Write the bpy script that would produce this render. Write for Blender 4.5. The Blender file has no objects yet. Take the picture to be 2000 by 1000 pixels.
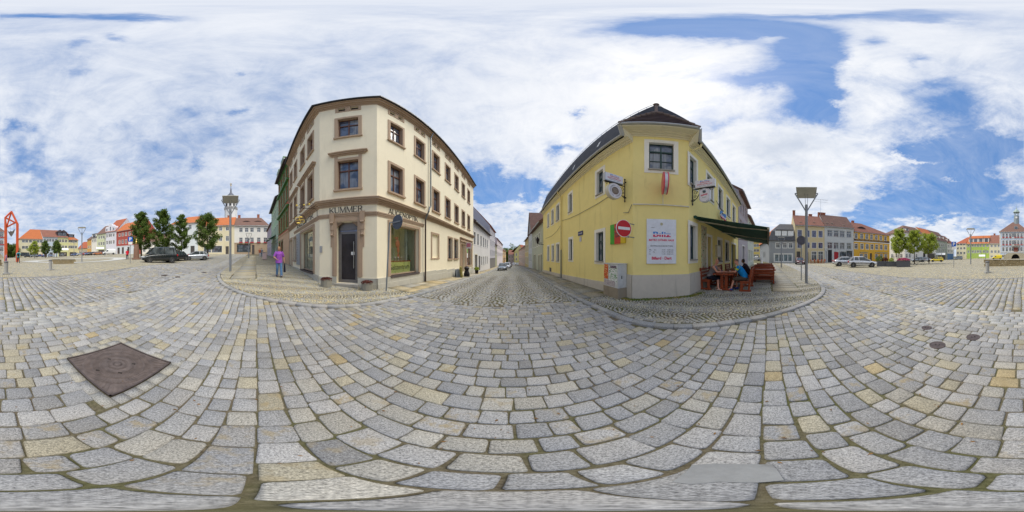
import bpy, bmesh, math, random
import numpy as np
from mathutils import Vector, Matrix
R = math.radians
SC = bpy.context.scene
COL = SC.collection
EYE = 1.7
# ------------------------------------------------------------ camera
cd = bpy.data.cameras.new('camera')
cam = bpy.data.objects.new('camera', cd)
COL.objects.link(cam)
SC.render.engine = 'CYCLES'
cd.type = 'PANO'
try:
 cd.panorama_type = 'EQUIRECTANGULAR'
except Exception:
 pass
try:
 cd.cycles.panorama_type = 'EQUIRECTANGULAR'
except Exception:
 pass
cam.location = (0, 0, EYE)
cam.rotation_euler = (R(90), 0, 0)
cd.clip_start = 0.05
cd.clip_end = 3000
SC.camera = cam
# ------------------------------------------------------------ exposure
SC.view_settings.view_transform = 'Standard'
SC.view_settings.look = 'None'
SC.view_settings.exposure = 0.96
SC.view_settings.gamma = 1.0
SC.cycles.max_bounces = 6
SC.cycles.transparent_max_bounces = 8
# ------------------------------------------------------------ sun
SUN_AZ, SUN_EL = 55.8, 59.0
sl = bpy.data.lights.new('sun', 'SUN')
sl.energy = 1.9
sl.angle = R(45)
sl.color = (1.0, 0.95, 0.86)
sun = bpy.data.objects.new('sun', sl)
COL.objects.link(sun)
sd = Vector((math.sin(R(SUN_AZ)) * math.cos(R(SUN_EL)), math.cos(R(SUN_AZ)) * math.cos(R(SUN_EL)), math.sin(R(SUN_EL))))
sun.rotation_euler = sd.to_track_quat('Z', 'Y').to_euler()
sun.location = sd * 60
# ------------------------------------------------------------ node helper
class NT:
 def __init__(s, tree):
  s.t = tree; s.n = tree.nodes; s.l = tree.links
 def new(s, typ, **kw):
  nd = s.n.new(typ)
  for k, v in kw.items():
   setattr(nd, k, v)
  return nd
 def put(s, sock, v):
  if hasattr(v, 'is_output'):
   s.l.new(v, sock)
  elif v is not None:
   if isinstance(v, (tuple, list)) and len(v) == 3 and sock.type == 'RGBA':
    v = (*v, 1)
   sock.default_value = v
 def m(s, op, a, b=None, c=None, clamp=False):
  nd = s.new('ShaderNodeMath', operation=op, use_clamp=clamp)
  s.put(nd.inputs[0], a)
  if b is not None: s.put(nd.inputs[1], b)
  if c is not None: s.put(nd.inputs[2], c)
  return nd.outputs[0]
 def vm(s, op, a, b=None, sc=None):
  nd = s.new('ShaderNodeVectorMath', operation=op)
  s.put(nd.inputs[0], a)
  if b is not None: s.put(nd.inputs[1], b)
  if sc is not None: s.put(nd.inputs['Scale'], sc)
  return nd.outputs[0]
 def mix(s, f, a, b, mode='MIX'):
  nd = s.new('ShaderNodeMix', data_type='RGBA', blend_type=mode)
  s.put(nd.inputs['Factor'], f)
  s.put(nd.inputs[6], a); s.put(nd.inputs[7], b)
  return nd.outputs[2]
 def noise(s, vec, scale, detail=3, rough=.5, dist=0, col=False):
  nd = s.new('ShaderNodeTexNoise')
  s.put(nd.inputs['Vector'], vec)
  nd.inputs['Scale'].default_value = scale
  nd.inputs['Detail'].default_value = detail
  nd.inputs['Roughness'].default_value = rough
  nd.inputs['Distortion'].default_value = dist
  return nd.outputs['Color' if col else 'Fac']
 def rng(s, v, a, b, c=0, d=1, smooth=False):
  nd = s.new('ShaderNodeMapRange')
  if smooth: nd.interpolation_type = 'SMOOTHSTEP'
  s.put(nd.inputs['Value'], v)
  nd.inputs['From Min'].default_value = a; nd.inputs['From Max'].default_value = b
  nd.inputs['To Min'].default_value = c; nd.inputs['To Max'].default_value = d
  return nd.outputs['Result']
 def sep(s, v):
  nd = s.new('ShaderNodeSeparateXYZ'); s.put(nd.inputs[0], v)
  return nd.outputs
 def comb(s, x, y, z):
  nd = s.new('ShaderNodeCombineXYZ')
  for i, v in enumerate((x, y, z)): s.put(nd.inputs[i], v)
  return nd.outputs[0]
# ------------------------------------------------------------ sky
W = bpy.data.worlds.new('World')
SC.world = W
W.use_nodes = True
wt = NT(W.node_tree)
wt.n.clear()
sky = wt.new('ShaderNodeTexSky', sky_type='NISHITA')
sky.sun_disc = False
sky.sun_elevation = R(SUN_EL)
sky.sun_rotation = R(SUN_AZ)
sky.air_density = 1.0; sky.dust_density = 0.6; sky.ozone_density = 2.5
tc = wt.new('ShaderNodeTexCoord')
D3 = wt.vm('NORMALIZE', tc.outputs['Generated'])
dx, dy, dz = wt.sep(D3)
az = wt.m('DIVIDE', wt.m('ARCTAN2', dx, dy), R(1))       # azimuth in degrees, 0 = up the street
el = wt.m('DIVIDE', wt.m('ARCSINE', dz), R(1))           # elevation in degrees
pz = wt.m('ADD', wt.m('MAXIMUM', dz, 0.0), 0.16)
P2 = wt.comb(wt.m('DIVIDE', dx, pz), wt.m('DIVIDE', dy, pz), 0.3)
nA = wt.noise(P2, 1.5, 10, .66, .35)
nB = wt.noise(P2, 6.0, 9, .68, .5)
nC = wt.noise(P2, 0.8, 6, .55, .3)
PW_ = wt.vm('MULTIPLY', P2, (1.0, .38, 1))       # streaky veil
nS = wt.noise(PW_, 4.2, 9, .7, .6)
nW = wt.noise(P2, 2.2, 8, .66, 0, col=True)
wx, wy, wz = wt.sep(nW)
azw = wt.m('ADD', az, wt.m('MULTIPLY', wt.m('SUBTRACT', wx, .5), 44))
elw = wt.m('ADD', el, wt.m('MULTIPLY', wt.m('SUBTRACT', wy, .5), 24))
def BL(x, y, rx, ry, w):     # a patch of the sky: azimuth / elevation / half sizes in degrees / weight
 return ((x - 1000) * .18, (500 - y) * .18, rx * .18 * 1.25, ry * .18 * 1.25, w)
PATCH = [BL(1310,45,120,15,1.15), BL(1440,52,120,17,1.2), BL(1540,78,85,26,1.2), BL(1590,118,48,36,1.1), BL(1585,165,62,30,.95),
 BL(1470,158,55,12,.75), BL(1630,205,40,28,.5), BL(1640,22,180,6,.7), BL(1790,33,90,6,.6), BL(1700,88,22,9,.7), BL(1790,116,20,8,.6),
 BL(1830,165,36,10,.5), BL(1865,200,50,14,.6), BL(1905,228,60,18,.5), BL(1880,272,62,24,.85), BL(1860,330,100,46,.98),
 BL(1930,345,60,50,.75), BL(1775,300,36,14,.5), BL(1790,400,90,26,.8), BL(1960,290,40,16,.6), BL(1140,213,14,8,.9), BL(1104,298,28,12,1.0),
 BL(1030,374,60,11,.95), BL(944,352,22,24,.9), BL(985,388,55,10,.9), BL(1690,425,50,22,.4), BL(1420,240,44,12,.5),
 BL(14,255,20,12,.75), BL(32,305,32,16,.45), BL(64,332,58,12,.38), BL(140,90,16,8,.5), BL(140,136,20,13,.5), BL(210,76,20,5,.6),
 BL(30,30,100,5,.8), BL(200,36,70,7,.7), BL(300,31,60,5,.6), BL(460,151,12,5,.5), BL(462,215,14,7,.5), BL(370,213,30,8,.3),
 BL(222,250,14,16,.35), BL(378,322,14,10,.45), BL(260,250,12,10,.3), BL(540,320,14,26,.45), BL(2032,305,32,16,.45), BL(2014,255,20,12,.7),
 BL(1600,235,50,35,.75), BL(1560,215,70,25,.5), BL(1960,410,80,34,.55), BL(1700,405,70,40,.5), BL(1640,440,70,22,.35), BL(100,400,150,60,.15), BL(450,390,120,50,.15), BL(250,440,260,26,.15), BL(975,365,60,22,.45), BL(1900,180,70,40,.35), BL(1780,230,50,30,.3), BL(300,320,40,30,.3), BL(420,250,60,25,.25), BL(1500,330,20,14,.4),
 BL(1530,82,40,8,-1.0), BL(1460,98,90,12,-.5), BL(1670,130,16,50,-.4), BL(1640,185,18,8,-.8), BL(1580,290,60,50,-.5), BL(1830,444,24,9,-2.2),
 BL(1795,312,40,5,-.8), BL(1852,350,18,4,-.7), BL(1620,380,70,40,-.7), BL(1975,340,30,20,-.3), BL(1860,80,120,20,-.3)]
tot = None
for (x0, y0, rx, ry, w) in PATCH:
 a = wt.m('DIVIDE', wt.m('SUBTRACT', azw, x0), rx)
 b = wt.m('DIVIDE', wt.m('SUBTRACT', elw, y0), ry)
 e = wt.m('ADD', wt.m('MULTIPLY', a, a), wt.m('MULTIPLY', b, b))
 g = wt.m('MULTIPLY', wt.m('EXPONENT', wt.m('MULTIPLY', e, -1)), w)
 tot = g if tot is None else wt.m('ADD', tot, g)
cov = wt.m('ADD', 0.90, wt.m('MULTIPLY', wt.m('SUBTRACT', nA, .5), 1.5))
cov = wt.m('ADD', cov, wt.m('MULTIPLY', wt.m('SUBTRACT', nB, .5), .95))
cov = wt.m('ADD', cov, wt.m('MULTIPLY', wt.m('SUBTRACT', nS, .5), .7))
cov = wt.m('SUBTRACT', cov, tot)
mask = wt.rng(cov, -.2, 1.1, 0, 1, True)
mask = wt.m('MAXIMUM', mask, wt.rng(nS, .30, .72, .0, .26))
# clouds: bright tops, grey-lavender bases, brighter round the sun
sdn = wt.new('ShaderNodeVectorMath', operation='DOT_PRODUCT')
wt.put(sdn.inputs[0], D3); sdn.inputs[1].default_value = sd
sunny = wt.m('POWER', wt.m('MAXIMUM', sdn.outputs['Value'], 0), 3)
glow = wt.m('POWER', wt.m('MAXIMUM', sdn.outputs['Value'], 0), 60)
shade = wt.rng(wt.m('ADD', wt.m('MULTIPLY', nC, .35), wt.m('ADD', wt.m('MULTIPLY', nB, .35), wt.m('MULTIPLY', nS, .3))), .40, .60, 0, 1)
west = wt.rng(dx, -.5, .5, 1, 0, True)
gpatch = []
for (x0, y0, rx, ry, w) in (BL(1545,292,50,26,.9), BL(1560,392,40,20,.5), BL(1640,385,30,20,.5), BL(1500,385,25,20,.4)):
 a = wt.m('DIVIDE', wt.m('SUBTRACT', azw, x0), rx); b = wt.m('DIVIDE', wt.m('SUBTRACT', elw, y0), ry)
 g = wt.m('MULTIPLY', wt.m('EXPONENT', wt.m('MULTIPLY', wt.m('ADD', wt.m('MULTIPLY', a, a), wt.m('MULTIPLY', b, b)), -1)), w)
 gpatch.append(g)
gp = gpatch[0]
for g in gpatch[1:]: gp = wt.m('ADD', gp, g)
lit = wt.mix(shade, (4.2, 4.8, 6.0), (5.7, 6.15, 7.0))
litE = wt.mix(shade, (4.7, 5.3, 6.4), (6.9, 7.15, 7.6))
lit = wt.mix(west, litE, lit)
lit = wt.mix(wt.m('MINIMUM', gp, 1.0), lit, (3.3, 4.0, 5.3))
lit = wt.mix(wt.m('MULTIPLY', sunny, .42), lit, (7.8, 7.8, 7.9))
lit = wt.mix(glow, lit, (9.5, 9.3, 9.0))
lowh = wt.rng(el, 0, 14, 1, 0, True)
blue = wt.new('ShaderNodeHueSaturation')
blue.inputs['Saturation'].default_value = 1.12
blue.inputs['Value'].default_value = 1.25
wt.put(blue.inputs['Color'], sky.outputs[0])
lit = wt.mix(wt.m('MULTIPLY', lowh, .45), lit, (4.5, 5.3, 6.6))
skyc = wt.mix(mask, wt.mix(.7, blue.outputs[0], (.7, 2.0, 4.9)), lit)
skyc = wt.mix(1.0, skyc, (.715, .705, .69), 'MULTIPLY')
bg = wt.new('ShaderNodeBackground')
bg.inputs['Strength'].default_value = 0.1
wt.put(bg.inputs['Color'], skyc)
wo = wt.new('ShaderNodeOutputWorld')
wt.l.new(bg.outputs[0], wo.inputs['Surface'])
W.cycles.sampling_method = 'MANUAL'
W.cycles.sample_map_resolution = 1024
# ------------------------------------------------------------ looking helpers (survey of the place)
def azd(x): return (x - 1000) * .18
def tel(y): return math.tan(R((500 - y) * .18))
def spot(x, d):
 a = R(azd(x)); return Vector((d * math.sin(a), d * math.cos(a)))
# ------------------------------------------------------------ terrain
CP = [(0,0,0),(3,3,0),(-3,3,.02),(3,-3,0),(-3,-3,.05),(0,5,0),(0,-3.6,.03),(0,-7,.2),(-.4,-11.4,.44),(-4.3,-13.6,.44),(2.8,-12.1,.41),
 (-5.7,0,.12),(-9.3,1.3,.47),(-7.96,3.27,.25),(-12.05,-1.9,.48),(-16.6,-2.5,.62),(-27.5,-1.2,1.28),(-40,-2,1.75),(-55,-5,2.35),(-55,-30,2.4),
 (-16.6,-11.2,.88),(-23.2,-15.6,1.3),(-25.2,-9.8,1.1),(-12.6,-12.3,.95),(-12.9,-23.4,.75),(-2.5,-21.9,.75),(-50,-60,2.6),(-46,-88,1.5),
 (-27,-87,1.15),(-10,-87,1.0),(5,-80,.4),(30,-100,.2),(8.3,-24.6,.38),(7.5,-16.3,.42),(18.8,-12.3,.2),(17.3,-16.7,.15),(17.9,-22.9,.3),
 (24.9,-42.2,-.05),(43,-39,-.1),(42,-15,-.1),(41.5,-3,-.05),(43,-64,-.2),(43,-92,-.5),(9.3,-2.2,0),(7.2,2.2,.12),(17,3,.05),(17.7,-3.4,.05),
 (30,0,0),(24,-2,.05),(0,6,0),(-3.7,6,-.02),(-5.7,5.4,.05),(-3.7,12,-.25),(-3.7,15.5,-.43),(-3.7,24,-.9),(-3.7,37,-1.4),(2.5,10,-.12),(2.5,14.2,-.2),
 (2.5,19.5,-.36),(2.5,30,-.75),(2.5,52,-1.6),(0,24,-.65),(0,37,-1.15),(0,52,-1.7),(0,80,-2.9),(0,120,-5),(4.2,4.6,.02),
 (150,0,0),(-150,0,3),(0,-150,0),(0,200,-9),(110,110,-1),(-110,110,0),(110,-110,-1),(-110,-110,2),(-16,3.4,.7),(-25,3.4,1.15),(-40,3.4,1.75)]
CPa = np.array(CP, float)
def _phi(r2): return np.where(r2 > 1e-12, .5 * r2 * np.log(np.maximum(r2, 1e-12)), 0)
_n = len(CPa)
_A = np.zeros((_n + 3, _n + 3))
_d2 = ((CPa[:, None, :2] - CPa[None, :, :2]) ** 2).sum(-1)
_A[:_n, :_n] = _phi(_d2) + np.eye(_n) * 1.5
_A[:_n, _n] = 1; _A[:_n, _n + 1:] = CPa[:, :2]
_A[_n:, :_n] = _A[:_n, _n:].T
_w = np.linalg.solve(_A, np.concatenate([CPa[:, 2], [0, 0, 0]]))
def terr(X, Y):
 X = np.clip(np.asarray(X, float), -170, 170); Y = np.clip(np.asarray(Y, float), -170, 200)
 sh = X.shape; X = X.ravel(); Y = Y.ravel()
 out = np.empty(X.size)
 for i in range(0, X.size, 40000):
  x = X[i:i + 40000, None]; y = Y[i:i + 40000, None]
  out[i:i + 40000] = _phi((x - CPa[None, :, 0]) ** 2 + (y - CPa[None, :, 1]) ** 2) @ _w[:_n] + _w[_n] + _w[_n + 1] * x[:, 0] + _w[_n + 2] * y[:, 0]
 return out.reshape(sh)
def tz(x, y): return float(terr(np.array([x]), np.array([y]))[0])
# ------------------------------------------------------------ objects
def tag(o, label=None, cat=None, group=None, kind=None):
 if label: o['label'] = label
 if cat: o['category'] = cat
 if group: o['group'] = group
 if kind: o['kind'] = kind
 return o
def empty(name, loc=(0, 0, 0), rz=0, label=None, cat=None, group=None):
 o = bpy.data.objects.new(name, None); COL.objects.link(o)
 o.location = loc; o.rotation_euler = (0, 0, rz); o.empty_display_size = .2
 return tag(o, label, cat, group)
class MB:
 """collects shapes and links them as ONE mesh object"""
 def __init__(s): s.v = []; s.f = []; s.mi = []; s.cur = 0
 def add(s, vs, fs):
  b = len(s.v); s.v += [tuple(v) for v in vs]
  s.f += [tuple(b + i for i in f) for f in fs]; s.mi += [s.cur] * len(fs)
 def box(s, c, d, rz=0, rot=None):
  m = rot if rot is not None else Matrix.Rotation(rz, 3, 'Z')
  vs = []
  for a in (-.5, .5):
   for b in (-.5, .5):
    for e in (-.5, .5):
     vs.append(Vector(c) + m @ Vector((a * d[0], b * d[1], e * d[2])))
  s.add(vs, [(0,1,3,2),(4,6,7,5),(0,4,5,1),(2,3,7,6),(0,2,6,4),(1,5,7,3)])
 def hexa(s, p):  # 8 points: bottom 4 (ccw), top 4
  s.add(p, [(3,2,1,0),(4,5,6,7),(0,1,5,4),(1,2,6,5),(2,3,7,6),(3,0,4,7)])
 def tube(s, a, b, r0, r1=None, n=10, cap=True):
  r1 = r0 if r1 is None else r1
  a = Vector(a); b = Vector(b); d = (b - a)
  if d.length < 1e-6: return
  d.normalize()
  x = d.orthogonal().normalized(); y = d.cross(x)
  vs = []
  for p, r in ((a, r0), (b, r1)):
   for i in range(n):
    t = 2 * math.pi * i / n
    vs.append(p + (x * math.cos(t) + y * math.sin(t)) * r)
  fs = [(i, (i + 1) % n, n + (i + 1) % n, n + i) for i in range(n)]
  if cap: fs += [tuple(range(n - 1, -1, -1)), tuple(range(n, 2 * n))]
  s.add(vs, fs)
 def path(s, pts, r, n=8, closed=False):
  for i in range(len(pts) - 1): s.tube(pts[i], pts[i + 1], r, r, n)
  if closed: s.tube(pts[-1], pts[0], r, r, n)
 def bar(s, a, b, w, h):  # rectangular bar a->b
  a = Vector(a); b = Vector(b); d = (b - a); L = d.length; d.normalize()
  up = Vector((0, 0, 1)) if abs(d.z) < .95 else Vector((1, 0, 0))
  x = d.cross(up).normalized(); y = x.cross(d)
  s.box((a + b) / 2, (w, L, h), rot=Matrix((x, d, y)).transposed())
 def lathe(s, prof, n=16, c=(0, 0, 0), cap=True, ax=None):
  c = Vector(c); k = len(prof); vs = []
  m = Matrix.Identity(3) if ax is None else Vector(ax).to_track_quat('Z', 'Y').to_matrix()
  for (r, z) in prof:
   for i in range(n):
    t = 2 * math.pi * i / n
    vs.append(c + m @ Vector((r * math.cos(t), r * math.sin(t), z)))
  fs = [(j * n + i, j * n + (i + 1) % n, (j + 1) * n + (i + 1) % n, (j + 1) * n + i) for j in range(k - 1) for i in range(n)]
  if cap: fs += [tuple(range(n - 1, -1, -1)), tuple((k - 1) * n + i for i in range(n))]
  s.add(vs, fs)
 def ell(s, c, r, n=12, m=8, rot=None):
  c = Vector(c); vs = []; rot = rot or Matrix.Identity(3)
  for j in range(1, m):
   ph = math.pi * j / m
   for i in range(n):
    t = 2 * math.pi * i / n
    vs.append(c + rot @ Vector((r[0] * math.sin(ph) * math.cos(t), r[1] * math.sin(ph) * math.sin(t), r[2] * math.cos(ph))))
  fs = [(j * n + i, (j + 1) * n + i, (j + 1) * n + (i + 1) % n, j * n + (i + 1) % n) for j in range(m - 2) for i in range(n)]
  b = len(vs); vs += [c + rot @ Vector((0, 0, r[2])), c - rot @ Vector((0, 0, r[2]))]
  fs += [(b, i, (i + 1) % n) for i in range(n)] + [(b + 1, (m - 2) * n + (i + 1) % n, (m - 2) * n + i) for i in range(n)]
  s.add(vs, fs)
 def prism(s, pts, off):  # flat polygon pts (3D) extruded by off
  n = len(pts); off = Vector(off)
  vs = [Vector(p) for p in pts] + [Vector(p) + off for p in pts]
  s.add(vs, [tuple(range(n - 1, -1, -1)), tuple(range(n, 2 * n))] + [(i, (i + 1) % n, n + (i + 1) % n, n + i) for i in range(n)])
 def build(s, name, mat, parent=None, smooth=False, bevel=0, label=None):
  me = bpy.data.meshes.new(name)
  me.from_pydata(s.v, [], s.f)
  for m in (mat if isinstance(mat, (list, tuple)) else [mat]): me.materials.append(m)
  if any(s.mi): me.polygons.foreach_set('material_index', s.mi)
  if smooth: me.polygons.foreach_set('use_smooth', [True] * len(me.polygons))
  bm = bmesh.new(); bm.from_mesh(me)
  bmesh.ops.recalc_face_normals(bm, faces=bm.faces)
  bm.to_mesh(me); bm.free()
  me.update()
  o = bpy.data.objects.new(name, me); COL.objects.link(o)
  if parent is not None: o.parent = parent
  if bevel:
   b = o.modifiers.new('bevel', 'BEVEL'); b.width = bevel; b.segments = 2; b.limit_method = 'ANGLE'
  if label: o['label'] = label
  return o
def copy_tree(o, parent=None):
 c = o.copy(); COL.objects.link(c); c.parent = parent
 for ch in list(o.children): copy_tree(ch, c)
 return c
# ------------------------------------------------------------ materials
MATS = {}
def mat_base(name, rough=.8, metal=0, spec=.3):
 m = bpy.data.materials.new(name); m.use_nodes = True
 t = NT(m.node_tree); p = m.node_tree.nodes['Principled BSDF']
 p.inputs['Roughness'].default_value = rough; p.inputs['Metallic'].default_value = metal
 p.inputs['Specular IOR Level'].default_value = spec
 tc = t.new('ShaderNodeTexCoord')
 return m, t, p, tc.outputs['Object']
def bump(t, p, h, strength=.3, dist=.01):
 b = t.new('ShaderNodeBump'); b.inputs['Strength'].default_value = strength; b.inputs['Distance'].default_value = dist
 t.put(b.inputs['Height'], h); t.l.new(b.outputs[0], p.inputs['Normal'])
def c_mul(c, k): return tuple(min(1, x * k) for x in c)
def plaster(name, c, var=.10, dirt=.12, scale=1.0):
 if name in MATS: return MATS[name]
 m, t, p, oc = mat_base(name, .9, 0, .2)
 a = t.noise(oc, .45 * scale, 6, .6, .3); b = t.noise(oc, 3.0 * scale, 5, .6); f = t.noise(oc, 60, 3, .6)
 sx = t.vm('MULTIPLY', oc, (2.2, 2.2, .25))
 st = t.noise(sx, 1.3, 5, .6)
 k = t.rng(t.m('ADD', t.m('MULTIPLY', a, .6), t.m('MULTIPLY', b, .4)), .3, .7, 0, 1)
 col = t.mix(k, c_mul(c, 1 - var), c_mul(c, 1 + var * .5))
 col = t.mix(t.rng(st, .58, .8, 0, dirt * 2.0), col, c_mul((c[0] * .75, c[1] * .72, c[2] * .7), .62))
 t.put(p.inputs['Base Color'], col)
 pa = t.noise(oc, 1.1 * scale, 8, .7, .8)
 col = t.mix(t.rng(pa, .60, .66, 0, .35), col, c_mul(c, .86)); t.put(p.inputs['Base Color'], col)
 bump(t, p, t.m('ADD', f, t.m('MULTIPLY', b, .6)), .35, .008)
 MATS[name] = m; return m
def paint(name, c, rough=.5, metal=0, var=.08, spec=.4, scale=6):
 if name in MATS: return MATS[name]
 m, t, p, oc = mat_base(name, rough, metal, spec)
 a = t.noise(oc, scale, 5, .6)
 t.put(p.inputs['Base Color'], t.mix(t.rng(a, .3, .7), c_mul(c, 1 - var), c_mul(c, 1 + var)))
 t.put(p.inputs['Roughness'], t.rng(a, .3, .7, max(.02, rough - .08), min(1, rough + .08)))
 MATS[name] = m; return m
def tile_roof(name, c, c2=None, rows=.32):
 if name in MATS: return MATS[name]
 c2 = c2 or c_mul(c, .6)
 m, t, p, oc = mat_base(name, .85, 0, .25)
 x, y, z = t.sep(oc)
 zz = t.m('DIVIDE', z, rows * .62)
 fr = t.m('FRACT', zz)
 hx = t.m('DIVIDE', t.m('ADD', x, y), .22)
 fl = t.m('FLOOR', zz)
 wn = t.new('ShaderNodeTexWhiteNoise', noise_dimensions='3D')
 t.put(wn.inputs['Vector'], t.comb(t.m('FLOOR', t.m('ADD', hx, t.m('MULTIPLY', fl, .5))), fl, 0))
 a = t.noise(oc, .6, 6, .65); b = t.noise(oc, 2.5, 5, .6)
 k = t.m('ADD', t.m('MULTIPLY', wn.outputs['Value'], .45), t.m('MULTIPLY', t.rng(t.m('ADD', t.m('MULTIPLY', a, .5), t.m('MULTIPLY', b, .5)), .35, .65), .55))
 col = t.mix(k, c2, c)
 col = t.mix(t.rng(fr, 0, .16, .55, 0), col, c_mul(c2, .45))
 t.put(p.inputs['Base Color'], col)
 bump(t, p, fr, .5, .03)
 MATS[name] = m; return m
def glass(name='window_glass', c=(.05, .06, .075), rough=.04):
 if name in MATS: return MATS[name]
 m, t, p, oc = mat_base(name, rough, 0, .9)
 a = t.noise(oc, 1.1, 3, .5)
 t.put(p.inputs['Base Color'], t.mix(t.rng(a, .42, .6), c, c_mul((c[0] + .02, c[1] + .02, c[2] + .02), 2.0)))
 bump(t, p, t.noise(oc, 1.7, 2, .5), .08, .02)
 MATS[name] = m; return m
def curtain_glass(name, c=(.05, .065, .10), k=.55):
 if name in MATS: return MATS[name]
 m, t, p, oc = mat_base(name, .05, 0, .9)
 v = t.vm('MULTIPLY', oc, (1, 1, .03)); f = t.noise(v, 16, 3, .6); w = t.noise(oc, 1.3, 2, .5); h = t.noise(oc, 3.2, 2, .5)
 cur = t.mix(t.rng(f, .35, .65), (.16, .17, .18), (.42, .43, .42))
 t.put(p.inputs['Base Color'], t.mix(t.m('MULTIPLY', t.rng(w, .46, .54), k), t.mix(t.rng(h, .4, .6), c, c_mul(c, 2)), cur))
 MATS[name] = m; return m
def clear_glass(name='display_glass'):
 if name in MATS: return MATS[name]
 m = bpy.data.materials.new(name); m.use_nodes = True; t = NT(m.node_tree); t.n.clear()
 tr = t.new('ShaderNodeBsdfTransparent'); gl = t.new('ShaderNodeBsdfGlossy'); gl.inputs['Roughness'].default_value = .02
 tr.inputs[0].default_value = (.85, .9, .88, 1)
 fr = t.new('ShaderNodeLayerWeight'); fr.inputs['Blend'].default_value = .5
 mx = t.new('ShaderNodeMixShader'); t.l.new(t.rng(t.m('POWER', fr.outputs['Facing'], 3), 0, 1, .08, .8), mx.inputs[0])
 t.l.new(tr.outputs[0], mx.inputs[1]); t.l.new(gl.outputs[0], mx.inputs[2])
 o = t.new('ShaderNodeOutputMaterial'); t.l.new(mx.outputs[0], o.inputs[0])
 MATS[name] = m; return m
def wood(name, c, c2, rough=.5, scale=1.0):
 if name in MATS: return MATS[name]
 m, t, p, oc = mat_base(name, rough, 0, .4)
 v = t.vm('MULTIPLY', oc, (3 * scale, 3 * scale, 14 * scale))
 a = t.noise(v, 2.0, 6, .6, .6); b = t.noise(oc, 1.5, 3, .5)
 t.put(p.inputs['Base Color'], t.mix(t.rng(t.m('ADD', t.m('MULTIPLY', a, .7), t.m('MULTIPLY', b, .3)), .35, .65), c, c2))
 bump(t, p, a, .15, .004)
 MATS[name] = m; return m
def stone_mat(name, spots=True, grain=70, rough=.82, stain=.8):
 """each stone's own tint comes from the mesh; granite grain and rust stains are procedural"""
 if name in MATS: return MATS[name]
 m, t, p, oc = mat_base(name, rough, 0, .3)
 at = t.new('ShaderNodeAttribute'); at.attribute_name = 'tint'
 g1 = t.noise(oc, grain, 3, .75); g2 = t.noise(oc, grain * 2.3, 2, .7); g3 = t.noise(oc, 7, 4, .6); big = t.noise(oc, .35, 6, .65, .5)
 k = t.m('ADD', t.m('MULTIPLY', g1, .55), t.m('MULTIPLY', g2, .45))
 col = t.mix(t.rng(k, .36, .64), t.mix(1, at.outputs['Color'], (.31, .305, .30), 'MULTIPLY'), t.mix(1, at.outputs['Color'], (1.48, 1.45, 1.40), 'MULTIPLY'))
 if spots:
  s = t.m('MULTIPLY', t.rng(g3, .5, .62), t.m('MULTIPLY', at.outputs['Alpha'], stain))
  col = t.mix(s, col, t.mix(k, (.17, .135, .07), (.46, .37, .21)))
 col = t.mix(t.rng(big, .42, .62, 0, .55), col, t.mix(1, col, (.84, .80, .73), 'MULTIPLY'))
 t.put(p.inputs['Base Color'], col)
 bump(t, p, t.m('ADD', k, t.m('MULTIPLY', g3, 1.2)), .5, .005)
 MATS[name] = m; return m
def joint_mat(name='joint_earth', moss=.5):
 if name in MATS: return MATS[name]
 m, t, p, oc = mat_base(name, .95, 0, .1)
 a = t.noise(oc, 1.1, 6, .65); b = t.noise(oc, 40, 4, .7)
 x, y, z = t.sep(oc)
 col = t.mix(t.rng(b, .3, .7), (.085, .068, .045), (.21, .18, .13))
 gm = t.m('MULTIPLY', t.rng(a, .40, .62), t.m('ADD', .35, t.m('MULTIPLY', t.rng(x, -3, 4), moss)))
 col = t.mix(gm, col, t.mix(b, (.045, .065, .018), (.15, .16, .05)))
 t.put(p.inputs['Base Color'], col)
 bump(t, p, b, .8, .02)
 MATS[name] = m; return m
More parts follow.
